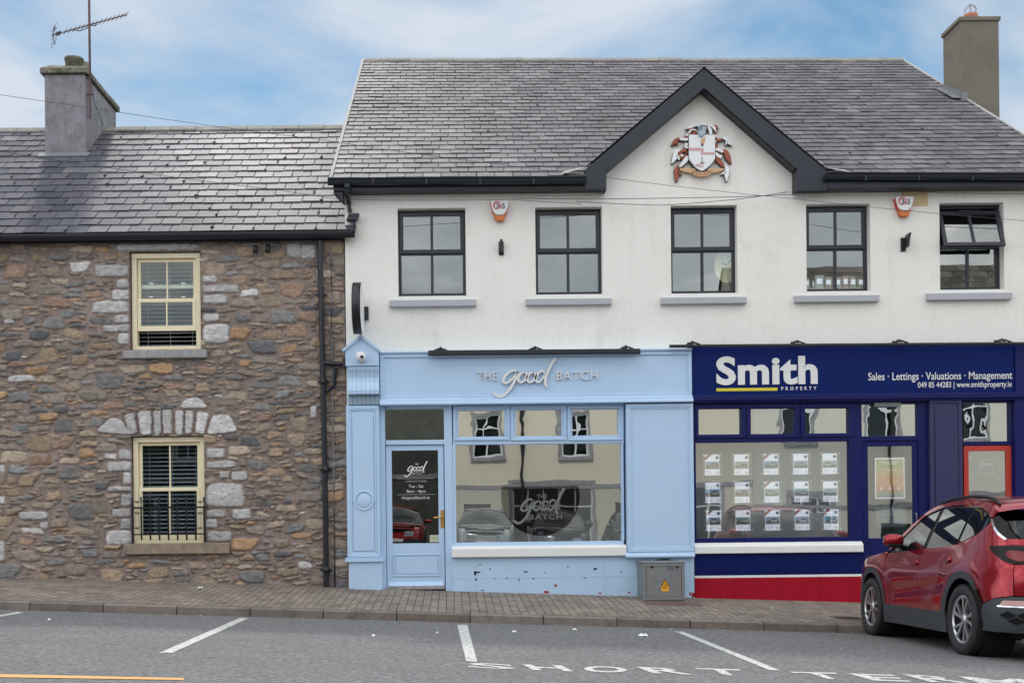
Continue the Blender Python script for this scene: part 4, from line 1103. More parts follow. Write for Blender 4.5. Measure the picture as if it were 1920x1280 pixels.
# ------------------------------------------------------------------ pale blue shopfront
def pb(mb, x0, y0, x1, y1, yf, yb, m=0):
    a, b, c, d = RC(x0, y0, x1, y1, yf); mb.box(a, b, yf, yb, c, d, m)
def pf(mb, x0, y0, x1, y1, yf, yb, t, m=0):
    a, b, c, d = RC(x0, y0, x1, y1, yf); mb.frame(a, b, c, d, yf, yb, t, m)
BL = 'pale blue '
# console bracket with its little gable
mb = MB(); yq = YF - .26
q = lambda x, y, Y=yq: (P(x, y, Y).x, P(x, y, Y).z)
mb.prism([q(648, 686), q(710, 685), q(710, 656), q(677, 632), q(647, 656)], yq, YF - .004)
mb.prism([q(642, 655), q(677, 627), q(713, 655), q(712, 660), q(677, 634), q(643, 660)], yq - .03, YF - .004)
pc = [(-.235, 687), (-.235, 692), (-.205, 700), (-.19, 708), (-.20, 716), (-.235, 724), (-.25, 732), (-.245, 739), (-.18, 740)]
x0, x1 = P(652, 710, YF - .2).x, P(711, 710, YF - .2).x
pr = [(YF + dy, P(680, py, YF - .2).z) for dy, py in pc] + [(YF - .004, P(680, 740, YF - .2).z), (YF - .004, P(680, 687, YF - .2).z)]
for k in range(7):
    mb.profile(pr, x0 + (x1 - x0) * k / 7 + .0012, x0 + (x1 - x0) * (k + 1) / 7 - .0012)
mb.box(x0 + .004, x1 - .004, YF - .17, YF - .005, P(680, 740, YF - .2).z + .001, P(680, 688, YF - .2).z)
con = mb.build('console', M['blue'], shop, bevel=.004, label='pale blue scrolled console under a small gable')
mb = MB()
for k in range(7): mb.box(x0 + (x1 - x0) * k / 7 + .0012, x0 + (x1 - x0) * (k + 1) / 7 - .0012, YF - .165, YF - .005, P(680, 758, YF - .17).z, P(680, 740.5, YF - .2).z)
mb.build('grey_band', M['blue_grey'], con, bevel=.003)
# left pilaster
mb = MB(); yp = YF - .14
pb(mb, 650, 759, 712, 1046, yp, YF - .005)
pf(mb, 651, 761, 712, 1044, yp - .022, yp - .001, .045); pf(mb, 656, 766, 706, 1039, yp - .012, yp - .001, .03)
a, b, c, d = RC(662, 771, 701, 1032, yp)
pts = [(a, c), (b, c), (b, d - .07)] + [(b + (a - b) * k / 10, d - .07 + .06 * math.sin(math.pi * k / 10)) for k in range(1, 10)] + [(a, d - .07)]
mb.prism(pts, yp - .016, yp - .001)
q_ = P(683, 938, yp); 
mb.lathe([(.145, yp - .017), (.145, yp - .030), (.125, yp - .030), (.125, yp - .021)], (q_.x, 0, q_.z), 'Y', 32)
mb.lathe([(.10, yp - .017), (.10, yp - .026), (.0, yp - .026)], (q_.x, 0, q_.z), 'Y', 32)
for s_ in (-1, 1): mb.box(q_.x + s_ * .145, q_.x + s_ * .17, yp - .026, yp - .017, q_.z - .015, q_.z + .015)
pb(mb, 647, 1045, 719, 1053, yp - .05, YF - .005)
pb(mb, 655, 1053, 717, 1125, yp - .015, YF - .005)
mb.build('pilaster', M['blue'], shop, bevel=.005, label='pale blue panelled pilaster with a roundel')
# fascia board and cornice
mb = MB(); yf_ = YF - .13
pb(mb, 712, 661, 1297, 748, yf_, YF - .003)
a, b, c, d = RC(712, 661, 1297, 752, yf_)
mb.frame(a + .01, b - .003, c + .05, d, yf_ - .022, yf_ - .001, .05)
mb.profile([(yf_ - .085, P(1000, 757, yf_).z), (yf_ - .085, P(1000, 754, yf_).z), (yf_ - .06, P(1000, 751, yf_).z), (yf_ - .055, P(1000, 747, yf_).z), (yf_ - .022, P(1000, 745, yf_).z), (YF - .003, P(1000, 745, yf_).z), (YF - .003, P(1000, 757, yf_).z)], a, P(1300, 750, yf_ - .08).x)
mb.profile([(yf_ - .05, d + .03), (yf_ - .05, d + .012), (yf_ - .03, d + .002), (YF - .002, d + .002), (YF - .002, d + .06)], a + .0, b)
mb.build('fascia_board', M['blue'], shop, bevel=.003, label='pale blue fascia board over the cafe window')
# right pier
mb = MB()
pb(mb, 1175, 756, 1301, 1040, yp, YF + .1); pf(mb, 1176, 756.5, 1301, 1034, yp - .022, yp - .001, .05); pf(mb, 1182, 762, 1296, 1028, yp - .012, yp - .001, .03)
a, b, c, d = RC(1173, 1035, 1303, 1044, yp - .04); mb.profile([(yp - .05, c), (yp - .05, c + .03), (yp - .03, c + .045), (yp - .028, d), (YF - .004, d + .01), (YF - .004, c)], a, b)
mb.build('pier', M['blue'], shop, bevel=.005, label='wide pale blue panelled pier between the two shopfronts')
# door surround, door, fanlight
yd = YF - .0
mb = MB()
pb(mb, 713, 757, 723, 1115, yd - .06, YF + .12); pb(mb, 834, 757, 849, 1115, yd - .06, YF + .12)
pb(mb, 723, 757, 834, 766, yd - .055, YF + .12); pb(mb, 723, 824.5, 834, 833, yd - .055, YF + .12)
mb.build('door_frame', M['blue'], shop, bevel=.004)
mb = MB(); pb(mb, 722, 765, 835, 826, yd + .0, yd + .005); mb.build('fanlight', M['glass_fan'], shop)
mb = MB(); dy = yd - .02
a, b, c, d = RC(724.5, 834, 833, 1099, dy)
gl = RC(735, 844, 822, 1018, dy)
mb.box(a, gl[0], dy, dy + .05, c, d); mb.box(gl[1], b, dy, dy + .05, c, d); mb.box(gl[0], gl[1], dy, dy + .05, gl[3], d); mb.box(gl[0], gl[1], dy, dy + .05, c, gl[2])
pf(mb, 737, 1038, 826, 1080, dy - .014, dy - .001, .022)
pb(mb, 742, 1043, 821, 1075, dy - .010, dy - .001)
mb.profile([(dy - .05, c - .0), (dy - .05, c + .02), (dy - .012, c + .07), (dy - .001, c + .07), (dy - .001, c)], a + .02, b - .02)
door = mb.build('door', M['blue'], shop, bevel=.006, label='pale blue half glazed cafe door')
mb = MB(); mb.box(gl[0] - .01, gl[1] + .01, dy + .022, dy + .027, gl[2] - .01, gl[3] + .01); mb.build('pane', M['glass_door'], door)
mb = MB(); h = RC(826, 956, 833, 989, dy); mb.box(h[0], h[1], dy - .009, dy - .001, h[2], h[3])
q_ = P(830, 968, dy); mb.tube([q_ + Vector((0, -.01, 0)), q_ + Vector((0, -.05, 0)), q_ + Vector((-.03, -.055, -.002)), q_ + Vector((-.13, -.05, -.015))], .011, 8)
mb.build('handle', M['brass'], door, bevel=.002)
mb = MB(); pb(mb, 724, 1098, 834, 1104, dy - .06, dy + .1); mb.build('threshold', M['stone_sill'], shop)

# big window
mb = MB(); yw = YF - .03
pb(mb, 849, 757, 1170, 768, yw - .02, YF + .08); pb(mb, 849, 817, 1170, 832, yw - .02, YF + .08); pb(mb, 849, 1015, 1170, 1024, yw - .02, YF + .08)
a, b, c, d = RC(849, 757, 1170, 1024, yw - .02)
z0_, z1_ = RC(849, 767.8, 1170, 817, yw - .02)[2:]
z2_, z3_ = RC(849, 832, 1170, 1015, yw - .02)[2:]
for (u0, u1) in ((849, 860), (946, 967), (1053, 1073), (1159, 1170)):
    e = RC(u0, 767, u1, 817, yw - .02); mb.box(e[0], e[1], yw - .02, YF + .08, z0_ + .001, z1_ - .001)
for (u0, u1) in ((849, 855), (1165, 1170)):
    e = RC(u0, 832, u1, 1015, yw - .02); mb.box(e[0], e[1], yw - .02, YF + .08, z2_ + .001, z3_ - .001)
shopwin = mb.build('shop_window', M['blue'], shop, bevel=.005, label='pale blue cafe window with three top lights')
mb = MB()
for (u0, u1) in ((851, 955), (958.5, 1061.5), (1065, 1168)): pf(mb, u0, 761, u1, 825, yw - .045, yw - .021, .03)
mb.build('top_light', M['blue'], shopwin, bevel=.004)
mb = MB()
for (u0, u1) in ((859, 947), (966, 1054), (1072, 1160)): pb(mb, u0, 766, u1, 819, yw + .03, yw + .035)
mb.build('top_pane', M['glass_fan'], shopwin)
mb = MB(); pb(mb, 853, 830, 1167, 1017, yw + .03, yw + .035); mb.build('pane', M['glass_shop'], shopwin)
# frosted film on the lower part of the pane, with a round clear opening
mb = MB(); yv = yw + .026
fa = RC(855, 911, 1165, 1016, yv); cc = P(1013, 930, yv); rr = 74 * yv / F
n = 40; ztopf = fa[3]
arc0 = math.asin((ztopf - cc.z) / rr)
arc = [math.pi - arc0 + (math.pi + 2 * arc0) * k / n for k in range(n + 1)]
cp = [(cc.x + rr * math.cos(t), cc.z + rr * math.sin(t)) for t in arc]
for k in range(n):
    (xa_, za_), (xb_, zb_) = cp[k], cp[k + 1]
    if xb_ <= xa_: continue
    mb.quad((xa_, yv, fa[2]), (xb_, yv, fa[2]), (xb_, yv, zb_), (xa_, yv, za_))
xmn = min(p_[0] for p_ in cp); xmx = max(p_[0] for p_ in cp)
left = [p_ for p_ in cp[:n // 2] if p_[1] > cc.z]; right = [p_ for p_ in cp[n // 2:] if p_[1] > cc.z]
mb.add([(fa[0], yv, fa[2]), (xmn, yv, fa[2]), (xmn, yv, cc.z)] + [(x_, yv, z_) for x_, z_ in left[::-1]] + [(fa[0], yv, ztopf)], [tuple(range(4 + len(left)))])
mb.add([(fa[1], yv, fa[2]), (fa[1], yv, ztopf)] + [(x_, yv, z_) for x_, z_ in right[::-1]] + [(xmx, yv, cc.z), (xmx, yv, fa[2])], [tuple(range(4 + len(right)))])
fo = MB()
for k in range(n):
    (xa_, za_), (xb_, zb_) = cp[k], cp[k + 1]
    if xb_ > xa_: fo.quad((xa_, yv, za_ + .001), (xb_, yv, zb_ + .001), (xb_, yv, ztopf if cc.z < min(za_, zb_) and False else max(cc.z, max(za_, zb_))), (xa_, yv, max(cc.z, max(za_, zb_))))
fo.add([(xmn, yv, cc.z + .001), (xmx, yv, cc.z + .001)] + [(x_, yv, z_) for x_, z_ in right] + [(x_, yv, z_) for x_, z_ in left], [tuple(range(2 + len(right) + len(left)))])
fo.build('opening_tint', M['glass_tint'], shopwin, label='dark tint added in the round clear opening of the cafe window film', recalc=False)  # added tint darkens the clear opening against bright reflections
mb.build('frosted_film', M['glass_film'], shopwin, label='frosted film with a round clear opening', recalc=False)
a, b, c, d = RC(847, 1024, 1175, 1043, YF - .16)
mb = MB(); mb.profile([(YF - .16, c), (YF - .16, d - .02), (YF - .13, d), (YF - .02, d + .02), (YF - .02, c)], a, b); mb.build('sill', M['sill_white'], shopwin, bevel=.01)
# painted masonry below
mb = MB(); yr = YF - .09
xsp = [848, 892, 973, 1054, 1134, 1204, 1302]
zj = P(1020, 1083, yr).z; ztp = P(1020, 1043, yr).z
for k in range(6):
    xa_, xb_ = P(xsp[k], 1080, yr).x + .0025, P(xsp[k + 1], 1080, yr).x - .0025
    zz = pave_z(xb_, yr) - .2
    mb.box(xa_, xb_, yr, YF + .05, zj + .002, ztp + .02); mb.box(xa_, xb_, yr, YF + .05, zz, zj - .002)
mb.box(P(849, 1080, yr).x, P(1301, 1080, yr).x, yr + .006, YF + .04, -.4, ztp + .01)
rk = random.Random(21)
def chip(mb, px, py, w, h, m, Y):
    c_ = P(px, py, Y); n = 9
    mb.prism([(c_.x + w * Y / F / 2 * math.cos(6.283 * k / n) * rk.uniform(.5, 1.25), c_.z + h * Y / F / 2 * math.sin(6.283 * k / n) * rk.uniform(.5, 1.25)) for k in range(n)], Y - .0015, Y + .001, m + 1)
for (px, py, w, h, m) in [(891, 1075, 7, 11, 0), (896, 1072, 9, 4, 0), (893, 1086, 3, 6, 0), (986, 1071, 10, 3.5, 0), (919, 1066, 5, 2.5, 0), (928, 1084, 4, 2, 0), (1116, 1066, 10, 4, 0), (1000, 1084, 6, 2.5, 0), (1065, 1062, 4, 3, 0),
                          (1096, 1083, 8, 2, 0), (973, 1086, 3, 4, 0), (1042, 1097, 7, 7, 1), (1024, 1109, 13, 5, 1), (1125, 1112, 6, 4, 1), (1180, 1110, 5, 4, 1), (900, 1058, 8, 2, 0), (1022, 1073, 4, 2, 0), (950, 1083, 5, 1.6, 0), (1165, 1072, 3, 3, 0),
                          (1294, 1113, 5, 8, 1), (1300, 1115, 7, 12, 1), (1246, 1049, 28, 5, 0), (905, 1106, 6, 2.5, 0)]: chip(mb, px, py, w, h, m, yr)
st = mb.build('stall_riser', [M['blue_wall'], M['chip_navy'], M['chip_red']], shop, label='pale blue painted masonry under the cafe window, chipped')

# ------------------------------------------------------------------ navy shopfront
mb = MB(); yn = YF - .02
pb(mb, 1301, 750, 1921, 757, yn - .035, YF + .1)
for r_ in [(1300, 756, 1305, 1018), (1390, 757, 1408, 815), (1490, 757, 1510, 813), (1593, 756, 1617, 1018)]:
    pb(mb, *r_, yn - .03, YF + .1)
pb(mb, 1305, 757, 1593, 763, yn - .029, YF + .1); pb(mb, 1305, 814, 1593, 828, yn - .029, YF + .1); pb(mb, 1305, 1007, 1593, 1018, yn - .029, YF + .1)
nwin = mb.build('shop_window', M['navy'], shop, bevel=.004, label='navy shop window with three top lights')
mb = MB()
for r_ in ((1303, 758, 1398, 821), (1400, 757.5, 1498, 820), (1501.5, 757, 1600, 819)): pf(mb, *r_, yn - .052, yn - .031, .055)
mb.build('top_light', M['navy'], nwin, bevel=.004)
mb = MB()
for r_ in ((1304, 761, 1391, 816), (1407, 761, 1491, 815), (1509, 760, 1593, 814)): pb(mb, *r_, yn + .03, yn + .035)
mb.build('top_pane', M['glass_fan'], nwin)
mb = MB(); pb(mb, 1303, 826, 1596, 1009, yn + .03, yn + .035); mb.build('pane', M['glass_office'], nwin)
a, b, c, d = RC(1303, 1019, 1619, 1036, YF - .14)
mb = MB(); mb.profile([(YF - .14, c), (YF - .14, d - .03), (YF - .11, d), (YF - .02, d + .035), (YF - .02, c)], a, b); mb.build('sill', M['sill_white'], nwin, bevel=.01)
mb = MB(); yb_ = YF + .42; pb(mb, 1290, 820, 1620, 1012, yb_, yb_ + .02); e = RC(1290, 1012, 1620, 1020, yb_); mb.box(e[0], e[1], YF + .08, yb_, e[2], e[2] + .03)
mb.build('display_back', mat('display_back', (.27, .265, .255), .8, var=.04), nwin)
# door bay
mb = MB()
pb(mb, 1601, 757, 1617, 1140, yn - .027, YF + .1); pb(mb, 1723, 750, 1743, 1140, yn - .03, YF + .1)
pb(mb, 1617, 757, 1723, 756, yn - .025, YF + .1); pb(mb, 1617, 817, 1723, 826, yn - .025, YF + .1)
mb.build('door_frame', M['navy'], shop, bevel=.004, label='navy door frame')
mb = MB(); pb(mb, 1615, 755, 1724, 819, yn + .03, yn + .035); mb.build('fanlight', M['glass_fan'], shop, label='fanlight over the navy door')
mb = MB(); dy = yn - .01
gl2 = RC(1628, 836, 1712, 1008, dy); a, b, c, d = RC(1618, 827, 1722, 1127, dy)
mb.box(a, gl2[0], dy, dy + .05, c, d); mb.box(gl2[1], b, dy, dy + .05, c, d); mb.box(gl2[0], gl2[1], dy, dy + .05, gl2[3], d); mb.box(gl2[0], gl2[1], dy, dy + .05, c, gl2[2])
ndoor = mb.build('door', M['navy'], shop, bevel=.005, label='navy glazed office door')
mb = MB(); mb.box(gl2[0] - .01, gl2[1] + .01, dy + .022, dy + .027, gl2[2] - .01, gl2[3] + .01); mb.build('pane', M['glass_office'], ndoor)
mb = MB(); q_ = P(1716, 975, dy); mb.tube([q_ + Vector((0, -.01, .1)), q_ + Vector((0, -.05, .1)), q_ + Vector((0, -.05, -.1)), q_ + Vector((0, -.01, -.1))], .012, 8); mb.build('handle', M['galv'], ndoor)
mb = MB(); pb(mb, 1640, 754, 1690, 762, yn - .06, yn - .026); mb.build('door_closer', M['galv'], ndoor, bevel=.004)
# navy pilaster with an arched panel
mb = MB(); yp2 = YF - .10
pb(mb, 1744, 748, 1806, 1150, yp2, YF + .1); pf(mb, 1745, 749, 1805, 1150, yp2 - .018, yp2 - .001, .05)
a, b, c, d = RC(1754, 757, 1797, 1140, yp2)
pts = [(a, c), (b, c), (b, d - .16)] + [(b + (a - b) * (.5 - .5 * math.cos(math.pi * k / 14)), d - .16 + .15 * math.sin(math.pi * k / 14)) for k in range(1, 14)] + [(a, d - .16)]
mb.prism(pts, yp2 - .014, yp2 - .001)
mb.build('pilaster', mat('faded_navy_paint', (.030, .028, .105), .4, var=.06), shop, bevel=.006, label='navy pilaster with an arched panel')
mb = MB()
pb(mb, 1905, 748, 1990, 1160, yp2 - .02, YF + .1); pb(mb, 1806.5, 745, 1906, 752, yn - .02, YF + .1); pb(mb, 1806, 827, 1900, 834, yn - .02, YF + .1); pb(mb, 1898, 752, 1905, 1150, yn - .02, YF + .1)
mb.build('door_frame', M['navy'], shop, bevel=.004, label='navy frame around the red door')
mb = MB(); pb(mb, 1806, 751, 1899, 828, yn + .03, yn + .035); mb.build('fanlight', M['glass_fan'], shop, label='fanlight over the red door')
mb = MB(); gl3 = RC(1817, 845, 1887, 1000, dy); a, b, c, d = RC(1808.5, 835, 1898, 1135, dy)
mb.box(a, gl3[0], dy, dy + .05, c, d); mb.box(gl3[1], b, dy, dy + .05, c, d); mb.box(gl3[0], gl3[1], dy, dy + .05, gl3[3], d); mb.box(gl3[0], gl3[1], dy, dy + .05, c, gl3[2])
rdoor = mb.build('door', M['red_door'], shop, bevel=.005, label='bright red door')
mb = MB(); mb.box(gl3[0] - .01, gl3[1] + .01, dy + .022, dy + .027, gl3[2] - .01, gl3[3] + .01); mb.build('pane', M['glass_shop'], rdoor)
# navy and red bands under the window
mb = MB(); xsp = [1303, 1378, 1458, 1536, 1620]
zt_, zw1, zw0 = P(1460, 1036, yr).z, P(1460, 1077, yr).z, P(1460, 1081.5, yr).z
for k in range(4):
    xa_, xb_ = P(xsp[k], 1080, yr).x + .0015, P(xsp[k + 1], 1080, yr).x - .0015
    mb.box(xa_, xb_, yr, YF + .05, zw1, zt_ + .02, 0); mb.box(xa_, xb_, yr, YF + .05, zw0, zw1 - .0005, 1); mb.box(xa_, xb_, yr, YF + .05, -.4, zw0 - .0005, 2)
mb.box(P(1304, 1080, yr).x, P(1618, 1080, yr).x, yr + .005, YF + .04, -.4, zt_ + .01, 0)
pb(mb, 1620, 1020, 1990, 1180, yr + .05, YF + .05, 0) if False else None
pb(mb, 1743.5, 1090, 1806.5, 1180, yr - .05, YF + .05, 0)
mb.build('stall_riser', [M['navy_wall'], M['sill_white'], M['red_wall']], shop, label='navy and red painted masonry with a white line')
mb = MB(); pb(mb, 1297.5, 738, 1922, 748, YF - .17, YF + .05); pb(mb, 1300, 748, 1922, 752, YF - .14, YF + .05); mb.build('cornice', M['navy'], shop, bevel=.008, label='navy moulding under the sign board')
mb = MB(); pb(mb, 1904, 648, 1990, 738, YF - .15, YF + .02); mb.build('console', M['navy'], shop, bevel=.01, label='navy end block of the sign board')
mb = MB(); pb(mb, 1297, 644, 1990, 652, YF - .11, YF - .003); mb.build('sign_capping', M['navy'], shop, bevel=.006)

# ------------------------------------------------------------------ signs and fittings on the fronts
def K6(x, y): return 630 + x / 2.909, 360 + y / 2.909
def script_good(mb, fx, y0, y1):
    """the hand-brushed word, in a unit box"""
    def S(pts, ws):
        stroke(mb, [fx((x - 855) / 345, (1118 - y) / 213) for x, y in pts], [fx.k * w / 213 for w in ws], y0, y1)
    S([(992, 985), (972, 973), (945, 982), (920, 1008), (912, 1032), (926, 1042), (950, 1030), (975, 1002), (990, 982)], [8, 12, 13, 14, 14, 12, 11, 10, 9])
    S([(994, 978), (980, 1015), (962, 1050), (938, 1085), (908, 1110), (885, 1113), (868, 1104), (858, 1092)], [10, 14, 15, 15, 14, 16, 14, 6])
    for cx in (1017, 1066):
        S([(cx + 12, 985), (cx - 8, 990), (cx - 22, 1010), (cx - 22, 1030), (cx - 8, 1038), (cx + 12, 1026), (cx + 22, 1004), (cx + 18, 988), (cx + 8, 984)], [10, 12, 14, 14, 12, 12, 13, 11, 9])
    S([(1138, 988), (1120, 978), (1102, 990), (1090, 1012), (1090, 1032), (1104, 1038), (1124, 1020), (1142, 990)], [9, 11, 13, 14, 13, 11, 10, 9])
    S([(1197, 909), (1176, 938), (1156, 978), (1142, 1015), (1140, 1045), (1147, 1060), (1154, 1064)], [17, 16, 15, 15, 14, 12, 7])
class Fx:
    def __init__(s, box): s.b = box; s.k = box[3] - box[2]
    def __call__(s, u, v): return s.b[0] + u * (s.b[1] - s.b[0]), s.b[2] + v * s.k
def kbox(x0, y0, x1, y1, Y): return RC(*K6(x0, y0), *K6(x1, y1), Y)

yl = YF - .13
sg = thing('shop_sign', (P(1007, 720, yl).x, yl, P(1007, 743, yl).z), 'raised white sign of brushed script between thin capitals on the pale blue fascia', 'sign')
b_ = kbox(770, 980, 878, 1027, yl); t = text_mesh('THE', b_, yl - .035, .02, bold=-.004, spacing=1.15); t.build('lettering', M['letter'], sg)
b_ = kbox(1203, 978, 1425, 1025, yl); t = text_mesh('BATCH', b_, yl - .035, .02, bold=-.004, spacing=1.25); t.build('lettering', M['letter'], sg)
mb = MB(); script_good(mb, Fx(kbox(855, 905, 1200, 1118, yl)), yl - .05, yl - .022); mb.build('script_lettering', M['letter'], sg)
mb = MB()
for px, py in ((903, 704), (1060, 704), (1000, 704), (960, 707), (1112, 704)):
    q_ = P(px, py, yl); mb.tube([(q_.x, yl, q_.z), (q_.x, yl - .03, q_.z)], .006, 6)
mb.build('stud', M['galv'], sg)

# navy board
ysb = YF - .12
b0 = P(1297, 652, ysb); b1 = P(1904, 648, ysb); b2 = P(1904, 738, ysb); b3 = P(1297, 742, ysb)
sb = thing('sign_board', ((b0.x + b1.x) / 2, ysb, b3.z), 'long navy sign board with a bold white name underlined in yellow', 'sign')
mb = MB(); mb.prism([(b0.x, b3.z), (b1.x, b2.z), (b1.x, b1.z), (b0.x, b0.z)], ysb, YF - .004); mb.build('board', M['navy_board'], sb, bevel=.003)
def lettered(txt, x0, y0, x1, y1, Y, d, m, par, bold=0, sp=1.0, name='lettering'):
    return text_mesh(txt, RC(x0, y0, x1, y1, Y), Y, d, bold, sp).build(name, m, par)
ys2 = ysb - .012
lettered('Smith', 1343, 667, 1533, 721, ys2 - .004, .014, M['letter'], sb, bold=.036, sp=1.06)
lettered('PROPERTY', 1465, 724.5, 1531, 731, ys2 + .006, .004, M['letter'], sb, bold=.02, sp=1.9)
lettered('Sales · Lettings · Valuations · Management', 1628, 697, 1898, 716, ys2 + .006, .004, M['letter'], sb, bold=.006)
lettered('049 85 44283 | www.smithproperty.ie', 1721, 715, 1897, 729, ys2 + .006, .004, M['letter'], sb, bold=.006)
mb = MB(); e = RC(1343.5, 727, 1458, 732.5, ys2); mb.box(e[0], e[1], ys2 + .006, ys2 + .01, e[2], e[3]); mb.build('underline', M['yellow'], sb)

# trough lights
def trough(x0, y0, x1, y1, r, arms, label, name='sign_light'):
    Y = YF - .26
    a, b = P(x0, y0, Y), P(x1, y1, Y)
    t = thing(name, ((a.x + b.x) / 2, YF, a.z), label, 'sign light', 'trough lights over the shop signs')
    mb = MB(); mb.profile([(Y - r, -r * .7), (Y - r, r * .7), (Y - r * .6, r), (Y + r * .6, r), (Y + r, r * .5), (Y + r, -r), (Y + r * .7, -r), (Y - r * .4, -r)], 0, 1)
    mb.v = [(a.x + (b.x - a.x) * v[0], v[1], v[2] + a.z + (b.z - a.z) * v[0]) for v in mb.v]
    mb.build('trough', M['black'], t, bevel=.004)
    for ax in arms:
        f = (ax - x0) / (x1 - x0); p_ = a + (b - a) * f
        mb = MB(); mb.tube([p_ + Vector((0, 0, r)), p_ + Vector((0, .06, r + .055)), p_ + Vector((0, .16, r + .06)), p_ + Vector((0, .26, r + .02))], .012, 6)
        mb.tube([p_ + Vector((-.1, .0, r * .9)), p_ + Vector((0, -.0, r + .035)), p_ + Vector((.1, .0, r * .9))], .014, 6)
        mb.box(p_.x - .035, p_.x + .035, YF - .012, YF - .002, p_.z + r - .03, p_.z + r + .07); mb.build('arm', M['black'], t)
trough(803, 662, 1200, 658.5, .038, (826, 1004, 1175), 'black trough light above the pale blue fascia')
trough(1255, 649, 1985, 643.5, .022, (1300, 1497, 1690, 1884), 'long thin black trough light above the navy sign board')

# alarm boxes
def alarm(px0, py0, label):
    Y = YF - .10; O = lambda x, y: (P(px0 + x / 2.3, py0 + y / 2.3, Y).x, P(px0 + x / 2.3, py0 + y / 2.3, Y).z)
    # outline in pixels*2.3 relative to the box's top centre
    c_ = P(px0, py0 + 22, Y)
    t = thing('alarm_box', (c_.x, YF, P(px0, py0 + 37, Y).z), label, 'alarm', 'burglar alarm boxes on the white wall')
    oo = lambda x, y: (P(px0 + x, py0 + y, Y).x, P(px0 + x, py0 + y, Y).z)
    mb = MB(); mb.prism([oo(-17, 1), oo(-15, -1), oo(15, -1), oo(17, 1), oo(16, 8), oo(12, 20), oo(6, 26), oo(-6, 26), oo(-12, 20), oo(-16, 8)], Y, YF - .001)
    body = mb.build('cover', M['white'], t, bevel=.018, seg=3)
    mb = MB(); mb.prism([oo(-13, 19.5), oo(-6, 26.5), oo(6, 26.5), oo(13, 19.5), oo(8.5, 33), oo(7, 36), oo(-7, 36), oo(-8.5, 33)], Y + .012, YF - .001); mb.build('beacon', M['orange_lens'], t, bevel=.008)
    mb = MB(); mb.prism([oo(-17.8, 2), oo(-16.2, 3), oo(-12, 21), oo(-12.8, 22)], Y + .03, YF - .001); mb.prism([oo(17.8, 2), oo(16.2, 3), oo(12, 21), oo(12.8, 22)], Y + .03, YF - .001); mb.build('edge_strip', M['red_print'], t)
    mb = MB(); k = Y / F
    ce = Vector((P(px0 - 4.5, py0 + 8.5, Y).x, 0, P(px0 - 4.5, py0 + 8.5, Y).z))
    stroke(mb, [(ce.x + 6.6 * k * math.cos(R(a_)), ce.z + 6.9 * k * math.sin(R(a_))) for a_ in range(20, 301, 28)], [.006, .010, .015, .019, .021, .021, .019, .015, .010, .006, .004], Y - .0035, Y - .001)
    mb.build('arc', M['red_print'], body)
    for ch, x0, x1 in (('3', -7, -1.6), ('6', -1.2, 4.2), ('5', 4.6, 9.6)):
        text_mesh(ch, RC(px0 + x0, py0 + 4.2, px0 + x1, py0 + 14, Y), Y - .005, .003, bold=.012).build('numeral', M['red_print'] if ch == '6' else M['frame'], body)
alarm(937, 377, 'alarm box with orange beacon on plain white wall, nearer the stone house')
alarm(1697, 369, 'alarm box with orange beacon beside the square ochre patch')

# brackets for missing wall lamps
def wall_bracket(px, py, label, open_=False):
    q_ = P(px, py, YF - .06); t = thing('wall_bracket', (q_.x, YF, q_.z - .12), label, 'bracket', 'black brackets on the upper wall')
    mb = MB(); mb.box(q_.x - .038, q_.x + .038, YF - .02, YF - .001, q_.z - .11, q_.z + .09); mb.build('back_plate', M['black'], t, bevel=.006)
    mb = MB()
    if open_:
        mb.obox((q_.x + .03, YF - .09, q_.z + .03), (.012, 0, 0), (0, .075, .0), (.01, .0, .10)); mb.obox((q_.x + .035, YF - .15, q_.z + .10), (.018, 0, 0), (0, .03, 0), (.008, 0, .03))
    else:
        mb.box(q_.x - .028, q_.x + .028, YF - .085, YF - .021, q_.z - .08, q_.z + .08); mb.tube([(q_.x, YF - .05, q_.z + .08), (q_.x, YF - .05, q_.z + .115)], .02, 8)
    mb.build('arm', M['black'], t, bevel=.006)
wall_bracket(940, 463, 'small black wall bracket below the alarm box nearer the stone house')
wall_bracket(1696, 456, 'small black wall bracket with a raised arm, near the open window', True)

# round projecting sign seen edge on
yc = YF - .42
q_ = P(671, 578, yc); rad = 48 * yc / F
t = thing('projecting_sign', (q_.x, YF, q_.z - rad), 'round black rimmed sign projecting edge on from the white wall', 'sign')
mb = MB(); X0 = q_.x
mb.lathe([(rad - .02, -.055), (rad, -.05), (rad, .05), (rad - .02, .055)], (X0, yc, q_.z), 'X', 48); mb.build('rim', M['black'], t)
mb = MB(); mb.lathe([(0, .058), (rad - .02, .058), (rad - .008, .062), (rad, .062)], (X0, yc, q_.z), 'X', 48); mb.lathe([(0, -.058), (rad - .02, -.058), (rad, -.062)], (X0, yc, q_.z), 'X', 48); mb.build('face', M['white'], t)
mb = MB(); mb.box(X0 - .015, X0 + .03, yc + rad - .01, YF, q_.z - .02, q_.z + .02)
e = RC(684, 575, 691, 600, YF - .02); mb.box(X0 - .02, e[1], YF - .035, YF - .002, e[2], e[3]); mb.build('arm', M['black'], t)

